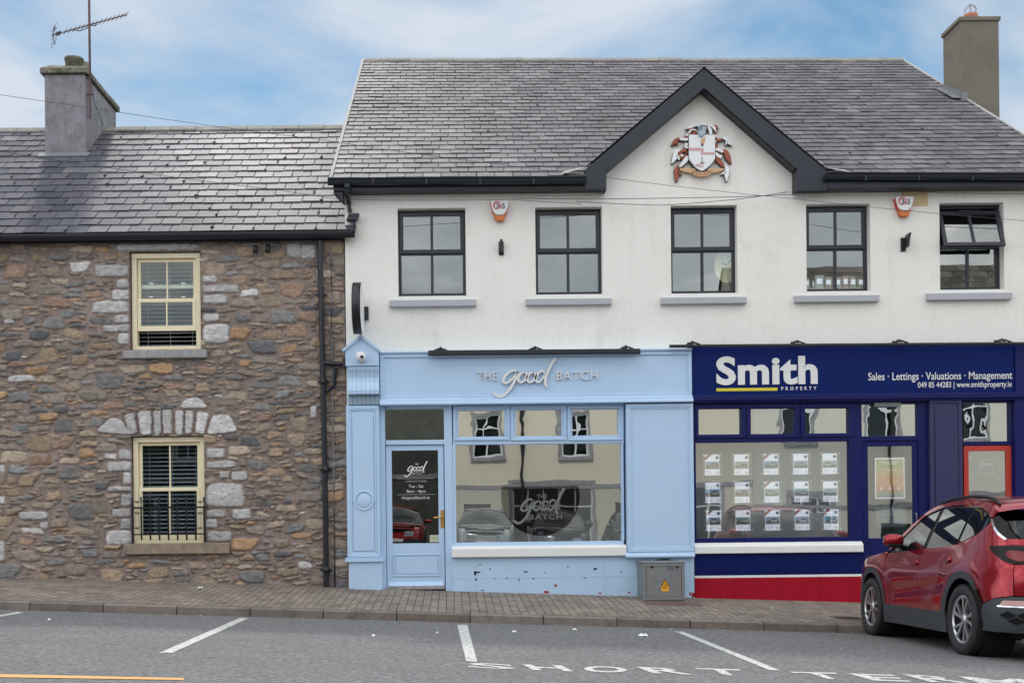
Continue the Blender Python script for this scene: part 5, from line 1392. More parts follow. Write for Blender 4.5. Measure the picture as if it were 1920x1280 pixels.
# security camera on the little gable
q_ = P(677, 669, YF - .29); t = thing('security_camera', (q_.x, YF - .26, q_.z), 'white dome security camera on the pale blue console', 'camera')
mb = MB(); mb.lathe([(.075, .0), (.075, -.03), (.06, -.035)], (q_.x, YF - .26, q_.z), 'Y', 20); mb.build('base', M['white'], t)
mb = MB(); mb.lathe([(.072 * math.sin(k * math.pi / 14), -.05 - .066 * math.cos(math.pi - k * math.pi / 14) - .03) for k in range(15)], (q_.x, YF - .26, q_.z), 'Y', 20); mb.build('dome', M['white'], t)
mb = MB(); mb.lathe([(0, -.155), (.022, -.15), (.026, -.13)], (q_.x + .02, YF - .26, q_.z - .012), 'Y', 14); mb.build('lens', M['black'], t)

# painted crest on the gable
kx, ky = 9.847, 9.847
yc_ = YF - .06
C = lambda x, y: (P(1240 + x / kx, 220 + y / ky, yc_).x, P(1240 + x / kx, 220 + y / ky, yc_).z)
cr = thing('wall_crest', (C(740, 700)[0], YF, C(740, 1190)[1]), 'carved coat of arms with helmet, white shield and russet mantling on the gable', 'crest')
kk = yc_ / F / kx
def plume(mbs, pts, ws, m, grow=True):
    stroke(mbs[m], [C(*p_) for p_ in pts], [w * kk for w in ws], yc_ - (.012 if m == 'w' else .0), YF - .012)
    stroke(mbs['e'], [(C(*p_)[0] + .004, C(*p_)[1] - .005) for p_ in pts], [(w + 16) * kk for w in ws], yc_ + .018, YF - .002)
mbs = {'r': MB(), 'w': MB(), 'e': MB()}
for pts, ws, m in [([(490, 410), (400, 410), (335, 405)], [50, 45, 30], 'w'), ([(350, 385), (280, 410), (235, 465), (185, 520)], [18, 55, 60, 8], 'r'), ([(300, 450), (285, 510)], [40, 10], 'r'),
                   ([(495, 370), (420, 365)], [40, 14], 'r'), ([(480, 310), (462, 350)], [40, 40], 'w'), ([(470, 480), (450, 540), (490, 560)], [50, 60, 40], 'w'),
                   ([(500, 610), (430, 610), (350, 640), (345, 720), (400, 770)], [55, 55, 45, 40, 30], 'r'), ([(355, 600), (270, 640), (250, 740), (190, 855)], [18, 75, 95, 8], 'w'), ([(300, 720), (330, 790)], [60, 12], 'w'),
                   ([(385, 690), (365, 725)], [50, 40], 'w'), ([(490, 670), (430, 730), (385, 770)], [40, 34, 20], 'r'), ([(495, 735), (440, 800), (370, 880), (335, 930)], [70, 80, 55, 10], 'w'),
                   ([(310, 880), (275, 960), (285, 1080), (275, 1185)], [14, 70, 75, 8], 'r'), ([(300, 1030), (380, 1055)], [50, 8], 'r'),
                   ([(660, 150), (590, 160), (530, 190), (450, 215)], [22, 46, 40, 6], 'w'), ([(640, 170), (570, 190), (520, 270), (500, 320)], [30, 40, 60, 50], 'r'), ([(650, 270), (590, 300), (560, 330)], [50, 48, 40], 'r'),
                   ([(640, 240), (560, 235), (500, 300)], [22, 26, 30], 'w'),
                   ([(830, 145), (760, 130), (700, 150), (660, 175)], [26, 40, 36, 10], 'w'), ([(770, 120), (755, 150)], [40, 22], 'r'), ([(830, 160), (850, 220)], [30, 26], 'r'),
                   ([(860, 180), (900, 240), (910, 320)], [30, 62, 50], 'w'), ([(870, 165), (930, 160), (980, 210), (1010, 270)], [18, 46, 50, 8], 'w'), ([(960, 150), (1010, 170), (1045, 215)], [16, 48, 8], 'r'), ([(980, 290), (1020, 300)], [60, 26], 'r'),
                   ([(985, 350), (1030, 360)], [60, 40], 'w'), ([(985, 415), (1060, 420), (1120, 400)], [48, 40, 26], 'r'), ([(1120, 385), (1190, 400), (1240, 460), (1300, 518)], [16, 50, 60, 6], 'w'), ([(1205, 450), (1195, 515)], [46, 8], 'w'),
                   ([(985, 455), (1010, 460)], [44, 34], 'w'), ([(990, 520), (1040, 530)], [70, 50], 'r'), ([(995, 590), (1070, 610), (1140, 640)], [44, 50, 40], 'w'), ([(1120, 600), (1190, 640), (1230, 740), (1290, 850)], [20, 85, 95, 6], 'r'),
                   ([(1000, 660), (1050, 710), (1110, 740)], [44, 60, 60], 'w'), ([(1040, 690), (1110, 690)], [30, 30], 'r'), ([(1000, 740), (1060, 800), (1120, 870), (1150, 920)], [40, 75, 60, 10], 'r'),
                   ([(1170, 870), (1210, 960), (1205, 1060), (1205, 1185)], [16, 75, 85, 8], 'w'), ([(1180, 1010), (1100, 1055)], [50, 8], 'w'),
                   ([(495, 480), (430, 500)], [20, 10], 'r'), ([(495, 560), (480, 640), (490, 720)], [44, 30, 30], 'r'), ([(990, 560), (1005, 640), (990, 740)], [30, 26, 30], 'r')]:
    plume(mbs, pts, ws, m)
mbs['r'].build('mantling', M['crest_red'], cr); mbs['w'].build('mantling', M['crest_white'], cr, label='white mantling'); mbs['e'].build('backing', M['crest_edge'], cr)
mb = MB()
shp = [(500, 335), (980, 335), (985, 760), (965, 810), (925, 865), (860, 930), (800, 975), (740, 1008), (680, 978), (615, 930), (560, 865), (520, 810), (500, 760)]
cs = C(740, 650)
mb.prism([C(*p_) for p_ in shp], yc_ - .035, YF - .012, 0)
sh = mb.build('shield', M['crest_white'], cr, bevel=.006)
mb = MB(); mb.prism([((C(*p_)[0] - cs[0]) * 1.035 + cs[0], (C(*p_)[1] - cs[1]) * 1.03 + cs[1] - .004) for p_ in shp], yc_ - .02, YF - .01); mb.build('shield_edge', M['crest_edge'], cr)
mb = MB(); ysf = yc_ - .035
for pl in ([(504, 578), (712, 578), (712, 636), (504, 636)], [(715, 590), (775, 590), (775, 660), (970, 660), (970, 706), (715, 706)], [(610, 880), (710, 880), (710, 935), (655, 925)]):
    mb.prism([C(*p_) for p_ in pl], ysf - .003, ysf - .0005)
for a_ in range(1): stroke(mb, [C(743, 860), C(720, 900), C(743, 945), C(766, 900), C(743, 862)], [14 * kk] * 5, ysf - .003, ysf - .0005)
mb.build('charge', M['crest_pink'], sh)
mb = MB(); mb.prism([C(*p_) for p_ in [(712, 435), (812, 382), (800, 440), (780, 500), (720, 505)]], ysf - .004, ysf - .0005); mb.prism([C(*p_) for p_ in [(722, 506), (775, 506), (755, 560), (735, 560)]], ysf - .004, ysf - .0005, 1)
mb.prism([C(*p_) for p_ in [(735, 740), (748, 740), (748, 850), (735, 850)]], ysf - .004, ysf - .0005, 1); mb.prism([C(*p_) for p_ in [(705, 848), (783, 848), (783, 864), (705, 864)]], ysf - .004, ysf - .0005, 1)
mb.build('torch', [M['crest_gold'], M['crest_edge']], sh)
mb = MB(); mb.prism([C(*p_) for p_ in [(662, 190), (700, 160), (760, 155), (805, 185), (815, 240), (795, 330), (715, 398), (665, 335), (670, 260)]], yc_ - .075, yc_ - .0355)
hl = mb.build('helmet', M['crest_steel'], cr, bevel=.014)
mb = MB()
for x_ in (680, 703, 726): mb.prism([C(x_, 215), C(x_ + 11, 215), C(x_ + 11, 275), C(x_, 275)], yc_ - .078, yc_ - .0755)
mb.prism([C(690, 190), C(790, 190), C(790, 205), C(690, 205)], yc_ - .078, yc_ - .0755)
mb.build('visor', M['crest_edge'], hl)
mb = MB()
stroke(mb, [C(*p_) for p_ in [(340, 960), (420, 975), (500, 985), (560, 990), (620, 960)]], [kk * w for w in (30, 60, 70, 80, 40)], yc_ - .01, YF - .012)
stroke(mb, [C(*p_) for p_ in [(1150, 960), (1060, 975), (980, 985), (910, 990), (870, 960)]], [kk * w for w in (30, 60, 70, 80, 40)], yc_ - .01, YF - .012)
stroke(mb, [C(*p_) for p_ in [(585, 1025), (660, 1052), (740, 1062), (820, 1054), (895, 1022)]], [kk * w for w in (70, 74, 74, 74, 70)], yc_ - .03, YF - .012)
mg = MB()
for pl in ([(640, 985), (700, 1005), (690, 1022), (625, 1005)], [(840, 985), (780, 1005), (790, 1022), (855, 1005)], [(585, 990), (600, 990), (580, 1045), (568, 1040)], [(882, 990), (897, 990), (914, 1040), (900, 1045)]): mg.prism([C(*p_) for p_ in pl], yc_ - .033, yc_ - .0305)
mg.build('ribbon_gap', M['crest_edge'], cr)  # flat dark patches paint in the shaded gaps of the ribbon
rb = mb.build('ribbon', M['crest_gold'], cr)
mb = MB()
for i, ch in enumerate('Fear an Cabháin'):
    if ch == ' ': continue
    f = (i - 7) / 7.0; cx_, cy_ = 740 + f * 125, 1062 - 26 * f * f
    a_, b_ = C(cx_ - 7, cy_ + 16), C(cx_ + 8, cy_ - 18)
    t_ = text_mesh(ch, (a_[0], b_[0], a_[1], b_[1]), yc_ - .033, 0)
    mb.add(t_.v, t_.f)
mb.build('motto', M['crest_red'], rb)

# lettering and stickers on the cafe glass
dy = YF - .02; yg = dy + .018
t = thing('door_lettering', (P(779, 900, yg).x, yg, P(779, 938, yg).z), 'white opening hours lettering stuck on the cafe door glass', 'lettering')
D = lambda x0, y0, x1, y1: RC(720 + x0 / 6.4, 830 + y0 / 6.4, 720 + x1 / 6.4, 830 + y1 / 6.4, yg)
mb = MB(); script_good(mb, Fx(D(238, 218, 522, 405)), yg - .002, yg); mb.build('script_lettering', M['letter'], t)
for txt, r_, bo, mm in (('THE', (372, 243, 415, 265), 0, 'vinyl'), ('BATCH', (334, 350, 455, 374), .0, 'vinyl'), ('OPENING HOURS', (258, 448, 508, 470), 0, 'vinyl_grey'), ('Tue - Sat', (296, 500, 474, 536), .004, 'vinyl'), ('8am - 4pm', (272, 560, 500, 606), .004, 'vinyl'), ('thegoodbatch.ie', (210, 636, 548, 684), .004, 'vinyl')):
    text_mesh(txt, D(*r_), yg - .002, .0015, bold=bo).build('lettering', M[mm], t)
mb = MB()
for y_ in (424, 616): e = D(155, y_, 612, y_ + 5); mb.box(e[0], e[1], yg - .002, yg - .0005, e[2], e[3])
mb.build('rule', M['vinyl_grey'], t)
e = D(548, 1103, 660, 1188); mb = MB(); mb.box(e[0], e[1], yg - .003, yg - .001, e[2], e[3]); nt_ = mb.build('window_sticker', mat('sticker_paper', (.50, .53, .47), .7), None)
tag(nt_, 'small pale square sticker in the lower corner of the cafe door glass', 'sticker'); 
mb = MB(); e2 = D(562, 1128, 645, 1150); mb.box(e2[0], e2[1], yg - .0045, yg - .0031, e2[2], e2[3]); mb.build('printing', mat('sticker_green', (.35, .5, .15), .6), nt_)
yv = YF - .03 + .024
t = thing('window_lettering', (P(1013, 950, yv).x, yv, P(1013, 990, yv).z), 'etched script lettering inside the round clear opening of the cafe window film', 'lettering')
Wb = lambda x0, y0, x1, y1: RC(840 + x0 / 3.369, 740 + y0 / 3.369, 840 + x1 / 3.369, 740 + y1 / 3.369, yv)
mb = MB(); script_good(mb, Fx(Wb(408, 585, 740, 812)), yv - .002, yv); mb.build('script_lettering', M['vinyl_faint'], t)
text_mesh('THE', Wb(562, 628, 625, 652), yv - .002, .0015).build('lettering', M['vinyl_faint'], t)
text_mesh('BATCH', Wb(516, 754, 720, 785), yv - .002, .0015, spacing=1.2).build('lettering', M['vinyl_faint'], t)

# property cards hung in the navy window
ROWN = ['top', 'middle', 'bottom']; COLN = ['leftmost', 'second from the left', 'centre', 'second from the right', 'rightmost']
SASH = {(0, 0): 'red', (0, 2): 'red', (1, 2): 'red', (2, 0): 'orange', (2, 2): 'red', (2, 3): 'red', (2, 4): 'red'}
SKY_ = [(.30, .45, .62), (.55, .60, .62), (.25, .42, .60), (.35, .50, .60), (.55, .58, .58), (.25, .50, .70), (.40, .55, .60), (.45, .50, .55), (.15, .42, .60), (.22, .48, .62), (.25, .40, .60), (.12, .35, .45), (.35, .45, .65), (.30, .38, .60), (.12, .45, .66)]
LAND = [(.30, .20, .12), (.50, .45, .35), (.10, .10, .09), (.12, .12, .08), (.30, .25, .18), (.22, .20, .10), (.18, .17, .09), (.16, .12, .10), (.16, .09, .09), (.10, .17, .08), (.13, .15, .13), (.04, .06, .05), (.20, .24, .24), (.25, .28, .38), (.12, .20, .22)]
M['photo'] = mat('printed_photo', (1, 1, 1), .5, attr=True, var=.5, vscale=45, detail=4)
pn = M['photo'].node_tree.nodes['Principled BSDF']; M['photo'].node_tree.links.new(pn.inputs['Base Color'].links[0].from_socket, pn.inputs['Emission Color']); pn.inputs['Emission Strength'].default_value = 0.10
M['sash_orange'] = mat('faded_sash', (.75, .34, .25), .5)
ycard = YF + .06
for r in range(3):
    for c in range(5):
        x0 = [1321.6, 1376.5, 1432, 1487.5, 1542][c] + r * 1.4; y0 = [851.5, 903.5, 956][r] - c * .6 + .5
        sh_ = SASH.get((r, c)); k = r * 5 + c
        lab = ('property card with %s corner sash, ' % sh_ if sh_ else 'property card without sash, ') + COLN[c] + ' in the ' + ROWN[r] + ' row'
        a, b, cc_, d = RC(x0, y0, x0 + 27.4, y0 + 38.5, ycard)
        w, h = b - a, d - cc_
        t = thing('property_card', ((a + b) / 2, ycard, cc_), lab, 'card', 'property cards hung in the navy window')
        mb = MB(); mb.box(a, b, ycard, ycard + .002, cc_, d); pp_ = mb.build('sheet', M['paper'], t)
        mb = MB(); mb.box(a - .04, b + .04, ycard - .012, ycard - .008, cc_ - .015, d + .025); mb.build('pocket', M['acrylic'], t)
        mb = MB()
        for xx in (a - .025, b + .025):
            for zz in (cc_ + .012, d - .0): mb.lathe([(0, ycard - .02), (.010, ycard - .017), (.010, ycard - .007)], (xx, 0, zz), 'Y', 10)
        mb.build('screw', M['white'], t)
        rp = random.Random(k)
        mb = MB(); yp_ = ycard - .0012
        za, zb2 = cc_ + h * .30, cc_ + h * .66; zm = za + (zb2 - za) * rp.uniform(.35, .55)
        pa, pb_ = a + w * .03, b - w * .03
        mb.quad((pa, yp_, za), (pb_, yp_, za), (pb_, yp_, zm), (pa, yp_, zm), 0, LAND[k]); mb.quad((pa, yp_, zm), (pb_, yp_, zm), (pb_, yp_, zb2), (pa, yp_, zb2), 0, SKY_[k])
        hx = pa + (pb_ - pa) * rp.uniform(.15, .5); hw = (pb_ - pa) * rp.uniform(.3, .5); hz = zm - (zb2 - za) * .12
        wc = rp.choice([(.55, .52, .48), (.6, .6, .58), (.35, .25, .2), (.45, .4, .33)])
        mb.add([(hx, yp_ - .0003, hz), (hx + hw, yp_ - .0003, hz), (hx + hw, yp_ - .0003, hz + .03), (hx, yp_ - .0003, hz + .03)], [(0, 1, 2, 3)], 0, wc)
        mb.add([(hx - .006, yp_ - .0005, hz + .03), (hx + hw + .006, yp_ - .0005, hz + .03), (hx + hw * .8, yp_ - .0005, hz + .05), (hx + hw * .2, yp_ - .0005, hz + .05)], [(0, 1, 2, 3)], 0, (.10, .09, .09))
        for q in range(5):
            tx, tz = rp.uniform(pa + .01, pb_ - .02), zm + rp.uniform(-.015, .004); s_ = rp.uniform(.008, .02)
            mb.add([(tx + s_ * math.cos(1.05 * v_) * 1.3, yp_ - .0002, tz + s_ * math.sin(1.05 * v_)) for v_ in range(6)], [tuple(range(6))], 0, (.05, .08, .04))
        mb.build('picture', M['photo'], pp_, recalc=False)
        mb = MB(); mb.box(b - w * .26, b - w * .06, ycard - .0013, ycard - .0003, d - h * .22, d - h * .08); mb.build('logo', M['navy_board'] if (r + c) % 2 == 0 or sh_ else M['frame'], pp_)
        mb = MB(); mb.lathe([(.010, ycard - .0013), (.017, ycard - .0013)], (b - w * .17, 0, cc_ + h * .12), 'Y', 14, smooth=False)
        for q in range(3): mb.box(a + w * .08, a + w * rp.uniform(.4, .6), ycard - .0013, ycard - .0004, cc_ + h * (.08 + .06 * q), cc_ + h * (.095 + .06 * q))
        mb.build('printing', M['crest_pink'], pp_)
        if sh_:
            mb = MB(); mb.prism([(a - .002, d - h * .30), (a - .002, d - h * .13), (a + w * .22, d + .002), (a + w * .5, d + .002)], ycard - .0025, ycard - .0013); mb.build('sash', M['red_print'] if sh_ == 'red' else M['sash_orange'], pp_)
# posters in the navy door
M['poster_blue'] = mat('blue_poster', (.045, .15, .25), .5, var=.15, vscale=8)
M['poster'] = mat('printed_poster', (1, 1, 1), .5, attr=True, var=.25, vscale=25)
pn = M['poster'].node_tree.nodes['Principled BSDF']; M['poster'].node_tree.links.new(pn.inputs['Base Color'].links[0].from_socket, pn.inputs['Emission Color']); pn.inputs['Emission Strength'].default_value = 0.45   # glow added so the print shows behind the glass
ypo = YF + .03
a, b, c, d = RC(1641, 858, 1696, 934, ypo)
t = thing('poster', ((a + b) / 2, ypo, c), 'tall yellow, orange and green poster in the navy door glass', 'poster', 'posters in the navy door')
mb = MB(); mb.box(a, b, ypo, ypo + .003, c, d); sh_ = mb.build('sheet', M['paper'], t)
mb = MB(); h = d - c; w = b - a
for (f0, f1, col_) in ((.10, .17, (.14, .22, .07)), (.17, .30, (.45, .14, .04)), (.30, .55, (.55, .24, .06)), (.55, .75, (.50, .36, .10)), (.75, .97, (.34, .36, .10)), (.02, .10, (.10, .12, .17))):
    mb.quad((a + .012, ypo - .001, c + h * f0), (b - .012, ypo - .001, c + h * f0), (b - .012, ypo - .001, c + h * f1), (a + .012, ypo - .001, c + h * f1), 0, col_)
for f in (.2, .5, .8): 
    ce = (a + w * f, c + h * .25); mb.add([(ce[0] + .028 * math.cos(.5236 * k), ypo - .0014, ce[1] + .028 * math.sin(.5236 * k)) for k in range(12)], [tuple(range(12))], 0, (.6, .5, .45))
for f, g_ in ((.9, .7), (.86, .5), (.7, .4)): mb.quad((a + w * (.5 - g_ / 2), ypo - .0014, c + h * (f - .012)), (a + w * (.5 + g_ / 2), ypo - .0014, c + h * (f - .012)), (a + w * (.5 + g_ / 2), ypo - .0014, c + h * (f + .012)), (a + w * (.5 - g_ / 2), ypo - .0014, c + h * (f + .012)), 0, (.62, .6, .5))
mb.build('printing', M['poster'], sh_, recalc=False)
mb = MB(); mb.box(a - .012, b + .012, ypo - .010, ypo - .006, c - .012, d + .012); mb.build('pocket', M['acrylic'], t)
a, b, c, d = RC(1643, 951, 1697, 986, ypo)
t = thing('poster', ((a + b) / 2, ypo, c), 'small dark blue notice low in the navy door glass', 'poster', 'posters in the navy door')
mb = MB(); mb.box(a, b, ypo, ypo + .003, c, d); sh_ = mb.build('sheet', M['poster_blue'], t)
mb = MB(); h = d - c; w = b - a
for f, g_ in ((.64, .72), (.54, .5), (.36, .6), (.28, .5), (.2, .45)): mb.box(a + w * (.5 - g_ / 2), a + w * (.5 + g_ / 2), ypo - .001, ypo - .0003, c + h * (f - .018), c + h * (f + .018))
mb.frame(a + w * .42, a + w * .58, c + h * .76, c + h * .92, ypo - .001, ypo - .0003, .006); mb.build('printing', M['vinyl_grey'], sh_)
mb = MB(); mb.box(a - .015, b + .015, ypo - .010, ypo - .006, c - .012, d + .012); mb.build('pocket', M['acrylic'], t)
# small sign in the red door
a, b, c, d = RC(1838, 863, 1863, 887, ypo)
t = thing('door_sign', ((a + b) / 2, ypo, c), 'small navy square sign in the red door glass', 'sign')
mb = MB(); mb.box(a - .008, b + .008, ypo + .001, ypo + .004, c - .008, d + .008, 1); mb.box(a, b, ypo - .002, ypo + .0005, c, d, 0); mb.box(a, b, ypo - .003, ypo - .0021, c, c + .02, 2); p_ = mb.build('panel', [M['navy_board'], M['white'], M['red_print']], t)
text_mesh('Smith', RC(1840, 865, 1861, 873, ypo - .004), ypo - .004, .0015, bold=.03).build('lettering', M['letter'], t)

# lit lamps and things inside the upper rooms
def lamp(px, py, label, long=False):
    Y = YF + 1.9; q_ = P(px, py, Y)
    t = thing('ceiling_light', (q_.x, Y, q_.z), label, 'lamp', 'lit ceiling lights in the upper rooms')
    mb = MB()
    if long:
        mb.box(q_.x - .035, q_.x + .035, Y - .1, Y + .55, q_.z - .02, q_.z + .012)
    else: mb.lathe([(0, -.03), (.045, -.025), (.05, .0), (.04, .02), (0, .025)], q_, n=16)
    mb.build('diffuser', M['lamp_glow'], t)
    mb = MB(); mb.box(q_.x - .045, q_.x + .045, Y - .05, Y + .05 + (.55 if long else 0), q_.z + .026, q_.z + .04); mb.tube([(q_.x, Y, q_.z + .03), (q_.x, Y, zc_up)], .008, 6); mb.build('fitting', M['white'], t)
lamp(858, 409, 'round lit lamp in the top right corner of the first upper window')
lamp(1018, 410, 'round lit lamp in the top left corner of the second upper window')
lamp(1262, 403, 'lit lamp at the top left corner of the third upper window')
lamp(1607, 402, 'long lit strip lamp in the fourth upper window', True)
# box files on the sill of the fourth window
rk = random.Random(2); xs_ = 1509.0
cols_ = [(.68, .67, .64), (.62, .60, .56), (.70, .69, .67), (.60, .56, .50), (.66, .65, .63), (.68, .50, .52), (.64, .62, .58), (.60, .58, .52)]
fl_z = P(1560, 541, YF + .34).z
for i in range(8):
    w = [10, 4, 18, 15, 17, 13, 14, 17][i]; hpx = [20, 16, 25, 22, 22, 24, 23, 22][i]
    if i == 1: xs_ += 4; 
    a, b, c, d = RC(xs_, 541 - hpx, xs_ + w - 1, 541, YF + .34); xs_ += w + .5
    m_ = mat('file_card', cols_[i], .8)
    t = thing('box_file', ((a + b) / 2, YF + .34, c), ['first', 'second', 'third', 'fourth', 'fifth', 'sixth', 'seventh', 'last'][i] + ' from the left of the pale box files behind the fourth upper window', 'file', 'box files behind the fourth upper window')
    mb = MB(); mb.box(a, b, YF + .34, YF + .60, c, d); bo_ = mb.build('case', m_, t, bevel=.004)
    mb = MB(); mb.box(a + (b - a) * .2, b - (b - a) * .2, YF + .3375, YF + .3395, c + (d - c) * .35, c + (d - c) * .75); mb.build('spine_label', M['paper'], bo_)
mb = MB(); e = RC(1505, 541.5, 1632, 544, YF + .3); mb.box(e[0], e[1], YF + .205, YF + .7, e[2] - .02, e[3] - .006); mb.build('window_board', M['white'], shop)
# cream disc behind the third window, dark screen behind the fifth
q_ = P(1362, 497, YF + .26); t = thing('wall_clock', (q_.x, YF + .26, q_.z - .3), 'large cream clock face with dark ring behind the third upper window', 'clock')
rc_ = 37 * (YF + .26) / F
mb = MB(); mb.lathe([(0, 0), (1, 0)], (0, 0, 0), 'Y', 40); mb.v = [(q_.x + v[0] * rc_ * .62, YF + .26 + v[1], q_.z + v[2] * rc_ * .9) for v in mb.v]; mb.build('face', mat('clock_face', (.72, .66, .42), .6), t, recalc=False)
mb = MB(); mb.lathe([(1, 0), (1.1, -.02), (1.22, 0), (1.1, .03), (1, .02)], (0, 0, 0), 'Y', 40); mb.v = [(q_.x + v[0] * rc_ * .62, YF + .255 + v[1], q_.z + v[2] * rc_ * .9) for v in mb.v]; mb.build('rim', M['black'], t)
mb = MB()
for an, ln in ((35, .5), (160, .35)): mb.obox((q_.x + .5 * ln * rc_ * .62 * math.cos(R(an)), YF + .252, q_.z + .5 * ln * rc_ * math.sin(R(an))), (.5 * ln * rc_ * .62 * math.cos(R(an)), 0, .5 * ln * rc_ * math.sin(R(an))), (0, .002, 0), (-.008 * math.sin(R(an)), 0, .008 * math.cos(R(an))))
mb.build('hand', M['black'], t)
a, b, c, d = RC(1849, 482, 1873, 540, YF + .5)
t = thing('display_screen', ((a + b) / 2, YF + .5, c), 'dark screen with part of a pale word, standing behind the open window', 'screen')
mb = MB(); mb.box(a, b + .2, YF + .5, YF + .55, c, d + .02); mb.box(a - .05, a - .002, YF + .48, YF + .57, c, d); mb.build('casing', M['frame'], t, bevel=.005)
text_mesh('rd', RC(1855, 504, 1868, 524, YF + .497), YF + .497, .001, bold=.0).build('lettering', M['vinyl_grey'], t)

# ------------------------------------------------------------------ utility cabinet on the pavement
yk = YF - .62
a, b, c, d = RC(1206, 1054, 1284, 1122, yk)
zc0 = pave_z((a + b) / 2, yk)
cab = thing('utility_cabinet', ((a + b) / 2, yk, zc0), 'grey galvanised utility cabinet on the pavement in front of the pale blue wall', 'cabinet')
mb = MB(); mb.box(a, b, yk + .02, YF - .10, zc0 - .08, d - .012); mb.box(a - .012, b + .012, yk - .004, YF - .095, d - .011, d + .012)
mb.frame(a, b, c - .02, d - .013, yk, yk + .019, .045)
cb = mb.build('case', M['galv'], cab, bevel=.006)
mb = MB(); mb.box(a + .05, b - .05, yk + .003, yk + .018, c + .03, d - .062); dr = mb.build('door', M['galv'], cab, bevel=.003)
mb = MB()
for px in (1223, 1270): q_ = P(px, 1062, yk); mb.lathe([(0, yk - .012), (.018, yk - .010), (.02, yk + .002)], (q_.x, 0, q_.z), 'Y', 12)
mb.build('lock', M['black'], dr)
text_mesh('1F2', RC(1252, 1060.5, 1264, 1068, yk), yk + .0012, 0).build('graffiti', M['chip_navy'], dr)
ZB = lambda x, y: (P(1190 + x / 11.63, 1030 + y / 11.63, yk).x, P(1190 + x / 11.63, 1030 + y / 11.63, yk).z)
mb = MB(); mb.prism([ZB(582, 785), ZB(750, 785), ZB(745, 905), ZB(582, 905)], yk + .0005, yk + .0025); mb.prism([ZB(600, 770), ZB(730, 770), ZB(664, 655)], yk - .0015, yk + .0005)
mb.build('warning_sticker', M['orange'], dr, label='orange warning sticker with a triangle')
mb = MB(); mb.prism([ZB(575, 778), ZB(755, 778), ZB(664, 630)], yk + .0007, yk + .0025); mb.prism([ZB(655, 690), ZB(672, 690), ZB(667, 735), ZB(658, 735)], yk - .003, yk - .0017); mb.prism([ZB(656, 745), ZB(670, 745), ZB(670, 758), ZB(656, 758)], yk - .003, yk - .0017)
for r_ in ((600, 808, 725, 818), (615, 835, 705, 843)): mb.prism([ZB(r_[0], r_[1]), ZB(r_[2], r_[1]), ZB(r_[2], r_[3]), ZB(r_[0], r_[3])], yk - .001, yk + .0004)
mb.build('warning_symbol', M['black'], dr)

# ------------------------------------------------------------------ overhead cables
M['cable'] = mat('weathered_cable', (.09, .09, .10), .95, spec=.05)
def cable(name_label, pts, r=.008):
    P3 = [P(x, y, Y) for x, y, Y in pts]
    out_ = []
    for i in range(len(P3) - 1):
        for k in range(8):
            t = k / 8; p_ = P3[i].lerp(P3[i + 1], t); p_.z -= 4 * t * (1 - t) * .02 * (P3[i + 1] - P3[i]).length / 4; out_.append(p_)
    out_.append(P3[-1])
    mb = MB(); mb.tube(out_, r, 5)
    tag(mb.build('overhead_cable', M['cable']), name_label, 'cable', 'cables strung along the house fronts')
cable('long thin cable sagging across both roofs from the left chimney side to the gable wall', [(-80, 165, 15), (120, 195, 15), (600, 262, 15.3), (1000, 316, 15.8), (1130, 332, 16.3), (1480, 372, 16.5), (1960, 417, 16.2)], .0034)
cable('cable crossing the stone house roof low down to the white wall corner', [(-80, 270, 15), (240, 320, 15.2), (520, 356, 15.6), (640, 374, 16.2), (960, 374, 16.5), (1090, 382, 16.7)], .0038)
cable('thin cable running level under the eaves past the gable foot', [(960, 372, 16.6), (1280, 371, 16.6), (1480, 365, 16.6), (1640, 357, 16.7), (1960, 364, 16.6)], .005)
cable('short thin cable rising towards the gable foot from the second window', [(1080, 378, 16.75), (1240, 385, 16.75), (1380, 374, 16.75), (1478, 360, 16.75)], .005)

# ------------------------------------------------------------------ litter and covers
rk = random.Random(31)
LIT = [(376, 1103, 14, 'pave', 'white paper scrap on the pavement below the lower cream window'), (513, 1154, 18, 'road', 'crumpled white wrapper in the gutter, left of the middle bay line'), (537, 1155, 9, 'road', 'small torn paper beside the wrapper in the gutter'),
       (965, 1185, 12, 'road', 'pale grey scrap on the road right of the middle bay line'), (1077, 1181, 11, 'road', 'rounded white scrap on the road near the kerb, below the cafe window'), (1206, 1192, 21, 'road', 'flat white scrap on the road below the utility cabinet'),
       (820, 1188, 7, 'road', 'tiny white scrap just left of the middle bay line'), (700, 1193, 8, 'road', 'thin white scrap on open road below the cafe door'), (160, 1145, 9, 'road', 'pale crumb of litter against the kerb below the stone house'), (1448, 1141, 5, 'pave', 'tiny white scrap on the pavement by the red masonry'), (93, 1163, 7, 'road', 'tiny white scrap on the road near the far left bay line')]
for px, py, w, where, lb in LIT:
    if where == 'road': g_ = G(px, py)
    else:
        u, v = unroll(px, py); A0 = .232 - .048 * DK
        Y = (A0 - CH) / (v / F - SX * u / F - .048); g_ = Vector((u * Y / F, Y, CH + v * Y / F))
    s_ = w * g_.y / F; n = 9; mb = MB()
    ring = [(g_.x + s_ / 2 * math.cos(k * .698) * rk.uniform(.6, 1.1), g_.y + s_ * .8 * math.sin(k * .698) * rk.uniform(.5, 1.1), g_.z + .004 + rk.uniform(0, .012)) for k in range(n)]
    ring2 = [(g_.x + (x_ - g_.x) * .5, g_.y + (y_ - g_.y) * .5, g_.z + rk.uniform(.008, .035)) for x_, y_, z_ in ring]
    mb.add(ring + ring2 + [(g_.x, g_.y, g_.z + .018)], [(k, (k + 1) % n, n + (k + 1) % n, n + k) for k in range(n)] + [(n + k, n + (k + 1) % n, 2 * n) for k in range(n)])
    tag(mb.build('litter_scrap', M['paper_white']), lb, 'litter', 'scraps of litter along the kerb')
rk = random.Random(77); mb = MB()
